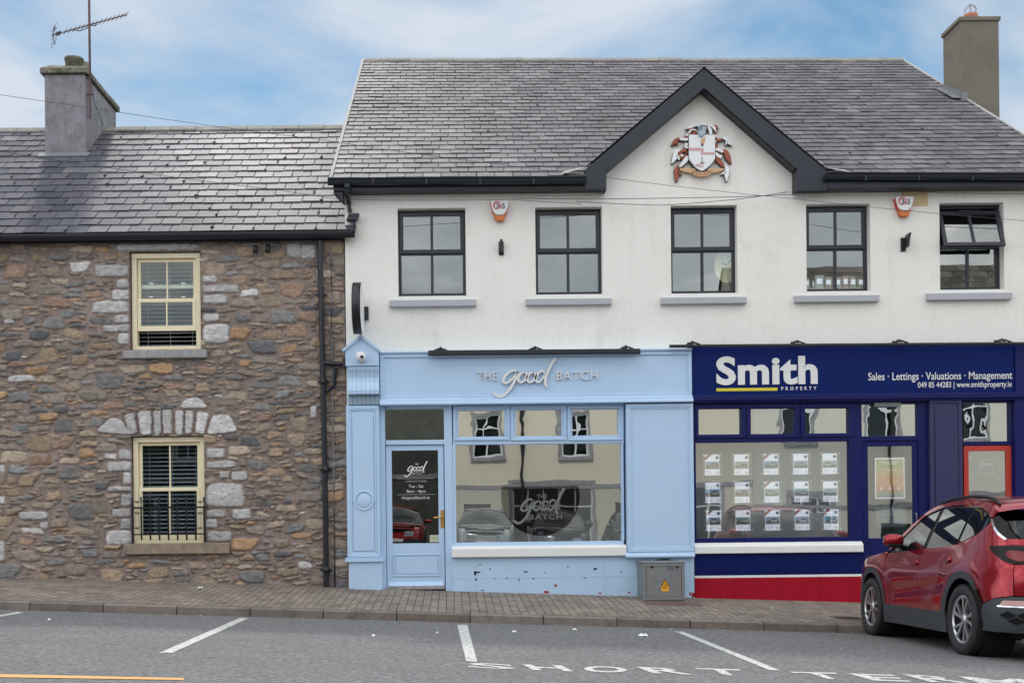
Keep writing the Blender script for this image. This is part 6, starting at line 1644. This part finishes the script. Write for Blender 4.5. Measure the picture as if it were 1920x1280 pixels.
for k in range(330):                                                   # crumbs, grit and leaf bits blown into the gutter
    x_ = rk.uniform(-7.5, 6.2); y_ = DK - abs(rk.gauss(0, .10)) - .01 if k < 260 else rk.uniform(9.5, DK); s_ = rk.uniform(.004, .016) * (1 if k < 260 else .6)
    z_ = road_z(x_, y_) + .003; c_ = rk.choice([(.45, .34, .12), (.30, .22, .10), (.55, .53, .5), (.12, .10, .08), (.12, .10, .08), (.2, .2, .19)]); a_ = rk.uniform(0, 3)
    mb.add([(x_ + s_ * math.cos(a_ + 1.3 * q) * rk.uniform(.6, 1.2), y_ + s_ * math.sin(a_ + 1.3 * q) * 1.4, z_ + rk.uniform(0, .008)) for q in range(5)], [tuple(range(5))], 0, c_)
tag(mb.build('gutter_debris', mat('gutter_debris', (1, 1, 1), .9, attr=True)), kind='stuff')
def pv(px, py):
    u, v = unroll(px, py); A0 = .232 - .048 * DK
    Y = (A0 - CH) / (v / F - SX * u / F - .048); return Vector((u * Y / F, Y, CH + v * Y / F))
def cover(px, py, w, d_, label, m):
    g_ = pv(px, py); t = thing('access_cover', (g_.x, g_.y, g_.z), label, 'cover')
    def slab(x0, x1, y0, y1, dz0, dz1):
        mb_ = MB(); vs = [(g_.x + x_, g_.y + y_, pave_z(g_.x + x_, g_.y + y_) + z_) for z_ in (dz0, dz1) for x_, y_ in ((x0, y0), (x1, y0), (x1, y1), (x0, y1))]
        mb_.add(vs, [(3, 2, 1, 0), (4, 5, 6, 7), (0, 1, 5, 4), (1, 2, 6, 5), (2, 3, 7, 6), (3, 0, 4, 7)]); return mb_
    slab(-w / 2, w / 2, -d_ / 2, d_ / 2, .001, .006).build('lid', m, t)
    slab(-w / 2 - .03, w / 2 + .03, -d_ / 2 - .03, d_ / 2 + .03, .0, .003).build('frame', M['rust'], t)
cover(1590, 1158, .30, .22, 'small dark access cover in the pavement behind the kerb near the red car', M['black'])
cover(1262, 1131, .75, .36, 'brownish concrete access cover set in the pavement before the grey cabinet', mat('brown_concrete', (.13, .085, .075), .9, var=.25, vscale=12))

# ------------------------------------------------------------------ the car
def catmull(pts, per=10):
    q = []
    for i in range(len(pts) - 1):
        a, b, c, d = [np.array(pts[max(0, min(len(pts) - 1, k))], float) for k in (i - 1, i, i + 1, i + 2)]
        for k in range(per):
            t = k / per; q.append(0.5 * (2 * b + (c - a) * t + (2 * a - 5 * b + 4 * c - d) * t * t + (3 * b - a - 3 * c + d) * t ** 3))
    q.append(np.array(pts[-1], float)); return np.array(q)
PLAN = catmull([(-.93, 0), (-.925, .3), (-.89, .55), (-.80, .74), (-.62, .85), (-.35, .900), (0, .922), (.6, .93), (1.4, .93), (2.2, .93), (2.7, .928), (3.05, .912), (3.28, .87), (3.44, .79), (3.54, .64), (3.60, .38), (3.62, 0)], 12)
seg = np.hypot(*np.diff(PLAN, axis=0).T); ARC = np.concatenate([[0], np.cumsum(seg)])
ARC += 1.4 - np.interp(1.4, PLAN[60:, 0], ARC[60:])                  # s equals distance behind the front axle along the side
S0, S1 = ARC[0], ARC[-1]
CAR_S = .97
def itp(z, tab): return float(np.interp(z, [t[0] for t in tab], [t[1] for t in tab]))
WZ = catmull([(.15, .955), (.30, .972), (.42, .985), (.55, .99), (.72, 1.0), (.86, .993), (.95, .972), (1.03, .953), (1.12, .925), (1.3, .845), (1.45, .772), (1.55, .718), (1.65, .66)], 6)
RR = [(.15, .10), (.35, .02), (.5, 0), (.62, .03), (.8, .05), (.95, .08), (1.05, .16), (1.12, .21), (1.3, .34), (1.45, .43), (1.65, .50)]
FF = [(.2, .08), (.5, 0), (.75, .03), (.9, .10), (1.1, .2)]
def sst(t): t = max(0, min(1, t)); return t * t * (3 - 2 * t)
def BODY(s, z, off=0.0):
    a = float(np.interp(s, ARC, PLAN[:, 0])); h = float(np.interp(s, ARC, PLAN[:, 1]))
    h *= float(np.interp(z, WZ[:, 0], WZ[:, 1]))
    if .4 < s < 2.6:                                                   # sculpted crease along the doors
        zc = .56 + .085 * (s - .4); h -= .020 * math.exp(-((z - zc) / .075) ** 2) * sst((s - .4) / .4) * sst((2.6 - s) / .6)
    d = math.hypot(s - 2.68, z - .36); h += .022 * math.exp(-((d - .56) / .13) ** 2) * (1 if z < 1.05 else 0) * (h / .93)
    d = math.hypot(s, z - .36); h += .018 * math.exp(-((d - .54) / .13) ** 2) * (1 if z < 1.0 else 0) * (h / .93)
    a2 = a - itp(z, RR) * sst((a - 2.55) / 1.05) + itp(z, FF) * sst((-.2 - a) / .75)
    k = off / max(.3, 1)
    # push outwards in plan
    ds = .01
    ax = np.interp(s + ds, ARC, PLAN[:, 0]) - np.interp(s - ds, ARC, PLAN[:, 0]); hx = np.interp(s + ds, ARC, PLAN[:, 1]) - np.interp(s - ds, ARC, PLAN[:, 1])
    n = math.hypot(ax, hx) or 1
    return a2 - off * hx / n * -1 * -1, h + off * ax / n, z
def cpt(a, h, z, side): return (side * -h * CAR_S, (1.34 - a) * CAR_S, z * CAR_S)       # side=+1 is the car's left

class CarMB(MB):
    pass
def panel(mb, poly, side=1, off=0.0, m=0, step=.045, thick=.014):
    """polygon in (distance along the side, height) laid on the body surface"""
    bm = bmesh.new()
    vs = [bm.verts.new((p[0], p[1], 0)) for p in poly]
    bm.faces.new(vs)
    lo = [min(p[k] for p in poly) for k in (0, 1)]; hi = [max(p[k] for p in poly) for k in (0, 1)]
    for k in (0, 1):
        x = math.ceil(lo[k] / step) * step
        while x < hi[k]:
            co = Vector((0, 0, 0)); no = Vector((0, 0, 0)); co[k] = x; no[k] = 1
            bmesh.ops.bisect_plane(bm, geom=bm.verts[:] + bm.edges[:] + bm.faces[:], plane_co=co, plane_no=no, dist=1e-5)
            x += step
    bm.verts.ensure_lookup_table(); bm.verts.index_update()
    out_ = [cpt(*BODY(v.co.x, v.co.y, off), side) for v in bm.verts]
    inn = [cpt(*BODY(v.co.x, v.co.y, off - thick), side) for v in bm.verts]
    fs = [[v.index for v in f.verts] for f in bm.faces]
    rim = [(e.verts[0].index, e.verts[1].index) for e in bm.edges if len(e.link_faces) == 1]
    bm.free()
    fix = []
    for f in fs:
        p = [Vector(out_[i]) for i in f[:3]]; n = (p[1] - p[0]).cross(p[2] - p[0]); c = Vector(out_[f[0]]); c.z = 0
        cc = c - Vector((0, 0, 0)); cc.y *= .4
        fix.append(f if n.dot(cc) > 0 else f[::-1])
    mb.add(out_, fix, m, None, True)
    n = len(out_)
    mb.add(out_ + inn, [(a, b, n + b, n + a) for a, b in rim], m)
def arc(cx, cz, r, a0, a1, n=14): return [(cx + r * math.cos(R(a0 + (a1 - a0) * k / n)), cz + r * math.sin(R(a0 + (a1 - a0) * k / n))) for k in range(n + 1)]

M['car_paint'] = mat('deep_red_metallic', (.31, .003, .013), .2, metal=.6, coat=.55, spec=.6)
M['car_glass'] = mat('dark_car_glass', (.008, .010, .011), .02, spec=.5)
M['car_glass_front'] = glass('car_side_glass', .10, (.30, .36, .34))
M['cladding'] = mat('grey_cladding', (.042, .047, .054), .55, bump=.1, bscale=200)
M['car_black'] = mat('black_plastic', (.008, .008, .009), .35, spec=.2)
M['tyre'] = mat('tyre_rubber', (.022, .022, .024), .8, var=.25, vscale=12)
M['alloy'] = mat('bright_alloy', (.62, .62, .64), .28, metal=.9)
M['alloy_dark'] = mat('dark_alloy', (.05, .05, .055), .35, metal=.5)
M['chrome'] = mat('chrome', (.75, .75, .76), .12, metal=1)
M['tail'] = mat('red_lens', (.16, .003, .006), .15, coat=.15)
M['amber'] = mat('pale_reflector', (.52, .30, .27), .15)
M['void'] = mat('underbody', (.006, .006, .006), .9)

ROOF_E = catmull([(.30, 1.045), (.42, 1.075), (.80, 1.345), (1.15, 1.54), (1.5, 1.605), (1.9, 1.62), (2.4, 1.60), (2.9, 1.535), (3.2, 1.47), (3.42, 1.41)], 6)
def zedge(a): return float(np.interp(a, ROOF_E[:, 0], ROOF_E[:, 1]))
WTOP = [(.60, 1.10), (.86, 1.29), (1.15, 1.465), (1.5, 1.535), (1.9, 1.548), (2.4, 1.52), (2.85, 1.43), (3.05, 1.37)]
WBOT = [(.45, 1.035), (.9, 1.06), (1.5, 1.09), (2.1, 1.12), (2.35, 1.14), (2.75, 1.26), (3.05, 1.37)]
def wt(a): return float(np.interp(a, [p[0] for p in WTOP], [p[1] for p in WTOP]))
def wb(a): return float(np.interp(a, [p[0] for p in WBOT], [p[1] for p in WBOT]))
def span(f, a0, a1, n=10): return [(a0 + (a1 - a0) * k / n, f(a0 + (a1 - a0) * k / n)) for k in range(n + 1)]

def make_car(label, paint, simple=False):
    car = thing('parked_car', (0, 0, 0), label, 'car')
    body = MB()
    g = .005
    for sd in (1, -1):
        # front wing, rear quarter, roof rail strip
        panel(body, [(.40, .40), (.40, .98), (.36, 1.05)] + [(.1, 1.02), (-.3, .98), (-.7, .90), (-1.02, .80), (-1.05, .52), (-.50, .50)] + arc(0, .36, .475, 160, 8, 14), sd)
        panel(body, [(-1.06, .53), (-1.03, .79), (-1.3, .76), (S0 + .001, .74), (S0 + .001, .52)], sd, -.004)
        q = [(2.44, .83)] + [(2.45, wb(2.45) - .02), (2.75, 1.24), (3.06, 1.355), (3.10, 1.40)] + [(3.25, 1.30), (3.40, 1.19), (3.50, 1.18), (3.505, .88), (3.5, .64), (3.3, .61), (3.12, .545)] + arc(2.68, .36, .475, 22, 116, 16)
        panel(body, q, sd)
        panel(body, span(zedge, .44, 3.18, 24) + [(a, z + .012) for a, z in span(lambda a: max(wt(a) + .015, wb(a) + .03), 3.10, .60, 24)] + [(.44, 1.06)], sd, .002)
    # roof, windscreen frame, bonnet
    def loft(mb, a0, a1, zf, crown, bow, m, n=22, nx=14, wf=None, off=0.):
        rows = []
        for i in range(n + 1):
            a = a0 + (a1 - a0) * i / n; z = zf(a); aa, h, _ = BODY(a, z)
            c = crown(a) if callable(crown) else crown; b = bow(a) if callable(bow) else bow
            rows.append([cpt(aa + b * (1 - (t * t)), t * h, z + c * (1 - abs(t) ** 2.4) + off, 1) for t in [-1 + 2 * k / nx for k in range(nx + 1)]])
        w = nx + 1; vs = [p for r_ in rows for p in r_]
        fs = [(i * w + k, i * w + k + 1, (i + 1) * w + k + 1, (i + 1) * w + k) for i in range(n) for k in range(nx)]
        mb.add(vs, fs, m, None, True)
    loft(body, 1.16, 3.22, zedge, .065, 0, 0)
    loft(body, -.98, .36, lambda a: float(np.interp(a, [-1.05, -.7, -.3, .1, .36], [.80, .90, .98, 1.02, 1.05])), .055, lambda a: -.16 * sst((a + .9) / 1.2), 0)
    # tailgate
    for sd in (1, -1):
        panel(body, [(3.512, .64), (3.512, 1.13), (S1 - .001, 1.13), (S1 - .001, .64)], sd)
        panel(body, [(3.42, 1.16), (3.40, 1.19), (3.62, 1.19), (S1 - .001, 1.19), (S1 - .001, 1.135), (3.5, 1.135)], sd)
    bo = body.build('body', paint, car, recalc=False)
    # doors
    for sd in (1, -1):
        mb = MB(); panel(mb, [(.405 + g, .405), (1.46, .405)] + [(1.46, wb(1.46) - .004)] + span(lambda a: wb(a) - .004, 1.44, .46, 10) + [(.405 + g, .99)], sd)
        d = mb.build('door', paint, car, recalc=False)
        mb = MB(); panel(mb, [(1.28, .925), (1.30, .90), (1.41, .905), (1.44, .93), (1.42, .955), (1.30, .95)], sd, .022, 0, .03, .02); mb.build('handle', paint, d, recalc=False)
        mb = MB(); panel(mb, [(1.46 + g, .405), (2.20, .405)] + [(2.20, .44)] + arc(2.68, .36, .475, 172, 118, 8) + [(2.435, .84), (2.445, wb(2.44) - .004)] + span(lambda a: wb(a) - .004, 2.43, 1.47, 10), sd)
        d = mb.build('door', paint, car, recalc=False)
        mb = MB(); panel(mb, [(2.16, .965), (2.18, .94), (2.29, .945), (2.32, .97), (2.30, .995), (2.18, .99)], sd, .022, 0, .03, .02); mb.build('handle', paint, d, recalc=False)
    # glass
    for sd in (1, -1):
        for a0, a1, mm in ((.62, 1.46, 'car_glass_front' if False else 'car_glass'), (1.56, 2.30, 'car_glass'), (2.36, 2.92, 'car_glass')):
            mb = MB(); panel(mb, span(wb, a0, a1, 10) + span(wt, a1, a0, 10), sd, -.008, 0, .05, .004); mb.build('window', M[mm], car, recalc=False)
        mb = MB()
        panel(mb, span(lambda a: wb(a) - .012, .44, 3.08, 20) + [(a, max(z + .012, wb(a) + .02)) for a, z in span(wt, 3.06, .62, 20)] + [(.44, 1.045)], sd, -.016, 0, .05, .004)
        mb.build('window_surround', M['car_black'], car, recalc=False)
        mb = MB(); panel(mb, [(3.02, 1.40), (3.06, 1.375), (3.30, 1.24), (3.42, 1.185), (3.58, 1.185), (3.50, 1.26), (3.42, 1.36), (3.22, 1.43)], sd, -.002, 0, .03); mb.build('pillar_trim', M['car_black'], car, recalc=False)
        mb = MB(); panel(mb, [(3.03, 1.395), (3.07, 1.375), (3.31, 1.232), (3.43, 1.178), (3.45, 1.192), (3.33, 1.255), (3.10, 1.39)], sd, .004, 0, .03); mb.build('chrome_strip', M['chrome'], car, recalc=False)
    mb = MB(); loft(mb, .40, 1.15, zedge, .055, lambda a: -.17 + .10 * (a - .4), 0, 10, 12); mb.build('windscreen', M['car_glass'], car, recalc=False)
    mb = MB()
    for sd in (1, -1): panel(mb, [(3.60, 1.195), (3.52, 1.26), (3.44, 1.37), (S1 - .001, 1.40), (S1 - .001, 1.195)], sd, -.006)
    mb.build('rear_window', M['car_glass'], car, recalc=False)
    # lamps
    for sd in (1, -1):
        mb = MB(); panel(mb, [(3.20, 1.125), (3.23, 1.085), (3.38, .985), (3.50, .945), (3.9, .97), (4.0, 1.05), (3.9, 1.115), (3.50, 1.128), (3.32, 1.12)], sd, .012, 0, .03); tl = mb.build('tail_lamp', M['car_black'], car, recalc=False)
        mb = MB(); panel(mb, [(3.44, 1.04), (3.47, 1.0), (3.55, .97), (3.64, .98), (3.68, 1.03), (3.60, 1.07), (3.47, 1.078)], sd, .018, 0, .03); mb.build('lens', M['tail'], tl, recalc=False)
        mb = MB(); panel(mb, [(-1.02, .60), (-.98, .74), (-1.15, .77), (-1.32, .76), (-1.3, .62)], sd, .01, 0, .03); mb.build('headlamp', M['chrome'], car, recalc=False)
    # grey lower cladding
    mb = MB()
    for sd in (1, -1):
        panel(mb, arc(0, .36, .428, 2, 176, 18) + arc(0, .36, .500, 172, 6, 18) , sd, .014)
        panel(mb, arc(2.68, .36, .428, 0, 180, 18) + [(2.18, .40)] + arc(2.68, .36, .500, 172, 62, 10) + [(2.97, .76), (3.06, .62), (3.12, .50), (3.13, .38)], sd, .014)
        panel(mb, [(.41, .20), (.41, .41)] + [(.50, .415), (2.17, .415), (2.26, .40), (2.26, .20)], sd, .010)
        panel(mb, [(3.13, .39), (3.11, .53), (3.3, .60), (3.5, .63), (S1 - .001, .63), (S1 - .001, .30), (3.5, .28), (3.11, .28)], sd, .012)
        panel(mb, [(-.42, .30), (-.43, .50), (-1.06, .515), (S0 + .001, .515), (S0 + .001, .24), (-1.0, .24)], sd, .004)
    clad = mb.build('cladding', M['cladding'], car, recalc=False)
    mb = MB()
    for sd in (1, -1):
        for k in range(5): 
            s_ = 3.36 + k * .16
            panel(mb, [(s_, .45), (s_ + .075, .49), (s_ + .15, .45), (s_ + .075, .41)], sd, .020, 0, .05); panel(mb, [(s_ + .08, .395), (s_ + .155, .435), (s_ + .23, .395), (s_ + .155, .36)], sd, .020, 0, .05)
        for z_ in (.64, .56): 
            panel(mb, [(2.985 + (.66 - z_) * .5, z_), (3.03 + (.66 - z_) * .5, z_ + .05), (3.07 + (.66 - z_) * .5, z_ - .03), (3.04 + (.66 - z_) * .5, z_ - .07)], sd, .022, 0, .04)
    mb.build('grille_pattern', M['car_black'], clad, recalc=False)
    mb = MB()
    for sd in (1, -1): panel(mb, [(3.36, .545), (3.40, .59), (3.9, .60), (3.9, .55)], sd, .018, 0, .05)
    mb.build('reflector', M['amber'], car, recalc=False)
    mb = MB()
    for sd in (1, -1): panel(mb, [(3.34, .527), (3.34, .54), (3.95, .545), (3.95, .53)], sd, .024, 0, .05)
    mb.build('bumper_trim', M['chrome'], car, recalc=False)
    # dark inside so nothing shows through the gaps
    mb = MB()
    def inner(z0, z1, k, a0, a1):
        mb.box(-k * CAR_S, k * CAR_S, (1.34 - a1) * CAR_S, (1.34 - a0) * CAR_S, z0 * CAR_S, z1 * CAR_S)
    inner(.22, .95, .62, -.75, 3.3); inner(.42, 1.0, .84, .5, 2.15); inner(.75, 1.0, .82, -.5, 3.0); inner(.22, .4, .85, .48, 2.2); inner(.95, 1.4, .55, 1.0, 2.7); inner(.3, .9, .80, 3.12, 3.30); inner(1.0, 1.08, .8, .5, 2.9)
    mb.build('underbody', M['void'], car)
    # rails, mirrors
    mb = MB()
    for sd in (1, -1):
        pts = []
        for k in range(13):
            a = 1.22 + (2.98 - 1.22) * k / 12; z = zedge(a); aa, h, _ = BODY(a, z)
            pts.append(cpt(aa, h - .055, z + .022 + .020 * math.sin(math.pi * min(1, max(0, k / 12))) ** .4, sd))
        mb.tube(pts, [.012] + [.017] * 11 + [.012], 8)
    mb.build('roof_rail', M['car_black'], car)
    for sd in (1, -1):
        mb = MB(); c = Vector(cpt(.90, .99, 1.185, sd)); prof = [(0, -.115), (.055, -.105), (.078, -.05), (.082, .02), (.065, .09), (0, .115)]
        mb.lathe(prof, (0, 0, 0), 'X', 16)
        mb.v = [(c.x + v[0], c.y + v[1] * 1.0 + .02 * (v[0] * -sd), c.z + v[2] * .95) for v in mb.v]
        mr_ = mb.build('mirror', paint, car)
        mb = MB(); mb.box(c.x - .08, c.x + .08, c.y - .078, c.y + .06, c.z - .083, c.z - .04); mb.tube([c + Vector((sd * .07, 0, -.05)), Vector(cpt(.86, .86, 1.09, sd))], .028, 8); mb.build('mirror_base', M['car_black'], mr_, bevel=.02)
    mb = MB()
    for k in (0,): 
        c = cpt(3.02, 0, 1.60, 1); mb.prism([(-.004, c[2]), (.004, c[2]), (.004, c[2] + .05), (-.004, c[2] + .05)], c[1], c[1] + .12)
    mb.build('fin_aerial', paint, car)
    mb = MB(); yy = cpt(-.985, 0, .5, 1)[1]; mb.box(-.26, .26, yy, yy + .03, .42, .53); mb.build('number_plate', M['white'], car)
    # wheels
    for sd in (1, -1):
        for a in (0, 2.68):
            cx, cy_, cz = cpt(a, .832, .36, sd); W = .118 * CAR_S; r0 = .36 * CAR_S; ri = .245 * CAR_S
            o = -sd
            X = lambda d: (cx + o * d)
            mb = MB()
            pr = [(ri, W * .75), (ri + .02, W * .96), (r0 - .05, W * 1.0), (r0 - .018, W * .93), (r0 - .004, W * .75), (r0, W * .5), (r0, -W * .5), (r0 - .004, -W * .75), (r0 - .02, -W * .95), (ri, -W * .8)]
            mb.lathe([(r_, o * h) for r_, h in pr], (cx, cy_, cz), 'X', 56)
            for k in range(64):                                       # tread blocks at the shoulders
                an = 2 * math.pi * k / 64
                for hh in (.62, .0, -.62):
                    mb.obox((cx + o * hh * W, cy_ + (r0 + .0005) * math.cos(an), cz + (r0 + .0005) * math.sin(an)), (W * .24, 0, 0), (0, -.011 * math.sin(an), .011 * math.cos(an)), (0, .003 * math.cos(an), .003 * math.sin(an)))
            wh = mb.build('wheel', M['tyre'], car)
            mb = MB()
            mb.lathe([(ri + .004, o * W * .80), (ri - .012, o * W * .86), (ri - .020, o * W * .70)], (cx, cy_, cz), 'X', 48); mb.lathe([(ri - .020, o * W * .70), (ri - .024, o * W * .5), (ri - .03, o * -W * .5)], (cx, cy_, cz), 'X', 48, 1)
            for k in range(5):                                        # five pairs of swept blades
                b0_ = 2 * math.pi * k / 5 + .35
                for da, w0, w1, rr_ in ((-.20, .010, .021, ri - .012), (.20, .009, .015, ri - .012)):
                    a1_ = b0_ + da * .35 ; a2_ = b0_ + da * 1.25 + .22
                    p0, p1 = (.05 * math.cos(a1_), .05 * math.sin(a1_)), (rr_ * math.cos(a2_), rr_ * math.sin(a2_))
                    dx, dz = p1[0] - p0[0], p1[1] - p0[1]; l_ = math.hypot(dx, dz); nx_, nz_ = -dz / l_, dx / l_
                    vs = []
                    for dpt in (W * .72, W * .50):
                        for (p_, w_, ex) in ((p0, w0, .0), (p1, w1, .012)):
                            vs += [(X(dpt + ex), cy_ + p_[0] + nx_ * w_, cz + p_[1] + nz_ * w_), (X(dpt + ex), cy_ + p_[0] - nx_ * w_, cz + p_[1] - nz_ * w_)]
                    mb.add(vs, [(0, 1, 3, 2), (4, 6, 7, 5), (0, 2, 6, 4), (1, 5, 7, 3), (2, 3, 7, 6), (0, 4, 5, 1)])
            mb.lathe([(0, o * W * .80), (.03, o * W * .80), (.052, o * W * .72), (.055, o * W * .45)], (cx, cy_, cz), 'X', 20)
            mb.build('rim', [M['alloy'], M['alloy_dark']], wh)
            mb = MB(); mb.lathe([(0, o * W * .34), (ri - .02, o * W * .34), (ri - .02, o * W * .3), (0, o * W * .3)], (cx, cy_, cz), 'X', 32); mb.lathe([(0, o * W * .40), (.16, o * W * .40), (.16, o * W * .35)], (cx, cy_, cz), 'X', 32); mb.build('brake', M['alloy_dark'], wh)
    # wheel wells
    mb = MB()
    for sd in (1, -1):
        for a in (0, 2.68):
            c = cpt(a, .0, .36, sd); pr = [(.41 * CAR_S, -sd * .86 * CAR_S), (.41 * CAR_S, -sd * .55 * CAR_S), (0, -sd * .55 * CAR_S)]
            mb.lathe(pr, (0, c[1], c[2]), 'X', 32)
    mb.build('wheel_well', M['void'], car)
    return car

def place_car(o, x, y, facing=0.0):
    zx = SX; zy = (road_z(x, y + .5) - road_z(x, y - .5))
    o.location = (x, y, road_z(x, y)); o.rotation_euler = (zy if abs(facing) < 1 else -zy, -zx if abs(facing) < 1 else zx, facing)

suv = make_car('dark red compact SUV parked nose in to the kerb, grey lower cladding', M['car_paint'])
place_car(suv, 5.972, 12.72, R(-.9))
suv['group'] = 'cars parked along the street'

for o_ in list(COL.objects):
    if o_.type == 'MESH' and o_.parent and o_.name.split('.')[0] in {'gutter', 'window_band', 'fascia', 'wheel_well', 'chimney_pot', 'verge', 'valley_flashing', 'screw', 'catch', 'stud', 'soffit', 'top_light', 'top_pane', 'mantling', 'roof_rail', 'bar', 'rail', 'scroll', 'reflector', 'bumper_trim', 'bracket', 'window_reveal', 'lock', 'flashing', 'charge', 'stay', 'grille_pattern', 'ribbon', 'number_plate'}:
        split_pieces(o_)

# ------------------------------------------------------------------ across the street: what the panes reflect
def children(o): return [c for c in COL.objects if c.parent is o]
def copy_tree(o, parent=None, swap=None):
    c = o.copy(); COL.objects.link(c)
    if parent is not None: c.parent = parent
    if swap:
        for s_ in c.material_slots:
            if s_.material == M['car_paint']: s_.link = 'OBJECT'; s_.material = swap
    for ch in children(o): copy_tree(ch, c, swap)
    return c
for x, col_, nm, lb in ((-1.85, (.36, .004, .006), 'bright_red_paint', 'bright red car across the street, mirrored in the cafe door glass'), (.95, (.40, .42, .43), 'silver_paint', 'silver car across the street, mirrored at the left of the cafe window'),
                        (3.35, (.012, .016, .04), 'dark_navy_paint', 'dark navy car across the street, mirrored in the middle of the cafe window'), (5.9, (.12, .125, .125), 'dark_grey_paint', 'grey car across the street, mirrored at the right of the cafe window')):
    p_ = mat(nm, col_, .3, metal=.3, coat=1.0)
    c = copy_tree(suv, None, p_); c['label'] = lb; c['group'] = 'cars parked along the street'
    place_car(c, x, -3.6, 0.0)

def opposite(x0, x1, eave, ridge, m, label, seed, wins, door_x):
    yf = -9.2
    t = thing('terraced_house', ((x0 + x1) / 2, yf, road_z((x0 + x1) / 2, -8)), label, 'house', 'houses across the street')
    gz_ = road_z(x1, -8) - .2
    holes = []
    for (wx, wz, ww, wh) in wins: holes.append((wx - ww / 2, wx + ww / 2, wz, wz + wh))
    for dx_, dw in door_x: holes.append((dx_ - dw / 2, dx_ + dw / 2, gz_ + .3, gz_ + 2.5))
    mb = MB(); holed(mb, x0, x1, gz_, eave, yf, holes)
    mb.quad((x0, yf, gz_), (x0, yf - 8, gz_), (x0, yf - 8, eave), (x0, yf, eave)); mb.quad((x1, yf, gz_), (x1, yf - 8, gz_), (x1, yf - 8, eave), (x1, yf, eave)); mb.quad((x0, yf - 8, gz_), (x1, yf - 8, gz_), (x1, yf - 8, eave), (x0, yf - 8, eave))
    mb.add([(x0, yf, eave), (x0, yf - 8, eave), (x0, yf - 4, ridge)], [(0, 1, 2)]); mb.add([(x1, yf, eave), (x1, yf - 8, eave), (x1, yf - 4, ridge)], [(0, 1, 2)])
    mb.build('wall', m, t, recalc=False)
    mb = MB(); slates(mb, (x0, yf + .3, eave - .1), (x1, yf + .3, eave - .1), (x0, yf - 4, ridge), (x1, yf - 4, ridge), 15, .5, seed, [(.30, .26, .22), (.24, .21, .18), (.34, .30, .26), (.20, .175, .15)]); mb.quad((x0, yf + .3, eave - .12), (x1, yf + .3, eave - .12), (x1, yf - 4, ridge - .02), (x0, yf - 4, ridge - .02), 0, (.12, .11, .10)); mb.quad((x0 - .1, yf - 8.3, eave - .1), (x1 + .1, yf - 8.3, eave - .1), (x1 + .1, yf - 4, ridge), (x0 - .1, yf - 4, ridge), 0, (.10, .10, .11))
    rf = mb.build('roof', M['slate2'], t, recalc=False)
    mb = MB(); mb.box(x0, x1, yf + .002, yf + .05, gz_ + 3.05, gz_ + 3.2); mb.box(x0, x1, yf + .002, yf + .03, gz_, gz_ + .5); mb.build('string_course', M['stone_sill'], t)
    for f in (.225, .58):
        mb = MB(); xx = x0 + (x1 - x0) * f; mb.tube([(xx, yf + .08, gz_), (xx, yf + .08, eave - .1)], .06, 8); mb.build('downpipe', M['black'], t)
    mb = MB(); mb.tube([(x0, yf + .12, eave - .08), (x1, yf + .12, eave - .08)], .08, 8); mb.build('gutter', M['black'], t)
    for f in (.12, .75):
        mb = MB(); cx = x0 + (x1 - x0) * f; mb.box(cx - .4, cx + .4, yf - 4.5, yf - 3.5, ridge - .4, ridge + 1.2); mb.box(cx - .46, cx + .46, yf - 4.56, yf - 3.44, ridge + 1.201, ridge + 1.3); mb.build('chimney', M['cement_render'], rf)
    for (a, b, c, d), isd in [(h_, h_[2] < gz_ + .4) for h_ in holes]:
        if isd:
            mb = MB(); mb.frame(a, b, c, d, yf - .12, yf - .02, .07); mb.box(a + .07, b - .07, yf - .1, yf - .05, c + .07, d - .5); mb.box(a + .07, b - .07, yf - .1, yf - .07, d - .45, d - .07); mb.build('door', mat('street_door', random.Random(seed + int(a * 10)).choice([(.02, .04, .03), (.05, .012, .012), (.03, .03, .035)]), .4), t)
        else:
            mb = MB(); mb.frame(a, b, c, d, yf - .14, yf - .06, .07); nm = max(2, round((b - a) / .6)); [mb.box(a + (b - a) * k / nm - .03, a + (b - a) * k / nm + .03, yf - .13, yf - .07, c + .07, d - .07) for k in range(1, nm)]; mb.box(a + .07, b - .07, yf - .128, yf - .072, c + (d - c) * .62 - .03, c + (d - c) * .62 + .03)
            w = mb.build('window', M['white'], t)
            mb = MB(); mb.box(a + .06, b - .06, yf - .2, yf - .15, c + .06, d - .06); mb.build('pane', M['car_glass'], w)
            mb = MB(); mb.box(a - .12, b + .12, yf - .1, yf + .1, c - .15, c - .003); mb.build('sill', M['stone_sill'], w)
            mb = MB(); mb.frame(a - .14, b + .14, c - .002, d + .16, yf + .003, yf + .022, .13, tb=.001); mb.build('surround', M['stone_sill'], w)
opposite(-26, .05, 6.6, 9.0, mat('dark_stone_front', (.085, .085, .07), .9, var=.35, vscale=3), 'dark stone house across the street, mirrored in the cafe door glass', 7, [(x_, 3.7, 1.0, 1.6) for x_ in (-22, -18, -14, -10, -6.2)] + [(-20, .6, 1.5, 1.7), (-12, .6, 1.5, 1.7)], [(-8, 1.0), (-3.2, 1.0)])
opposite(.06, 11.29, 6.3, 9.1, M['cream_wall'], 'cream house across the street, mirrored in the cafe window', 3, [(x_, 3.7, 1.0, 1.6) for x_ in (1.3, 4.6, 8.4)] + [(3.7, .45, 3.0, 2.2), (9.0, .5, 2.2, 2.0)], [(.9, 1.0), (6.6, 1.1)])
opposite(11.3, 34, 7.2, 11.6, mat('pale_render', (.72, .68, .58), .85, var=.06), 'tall pale house across the street, mirrored in the navy shopfront', 5, [(x_, 4.2, 1.1, 1.8) for x_ in (13, 16.2, 19.5, 23, 27)] + [(13.4, .3, 1.6, 1.8), (19.8, .2, 2.0, 1.8), (25, .1, 1.6, 1.8)], [(16.6, 1.1), (22.5, 1.1)])
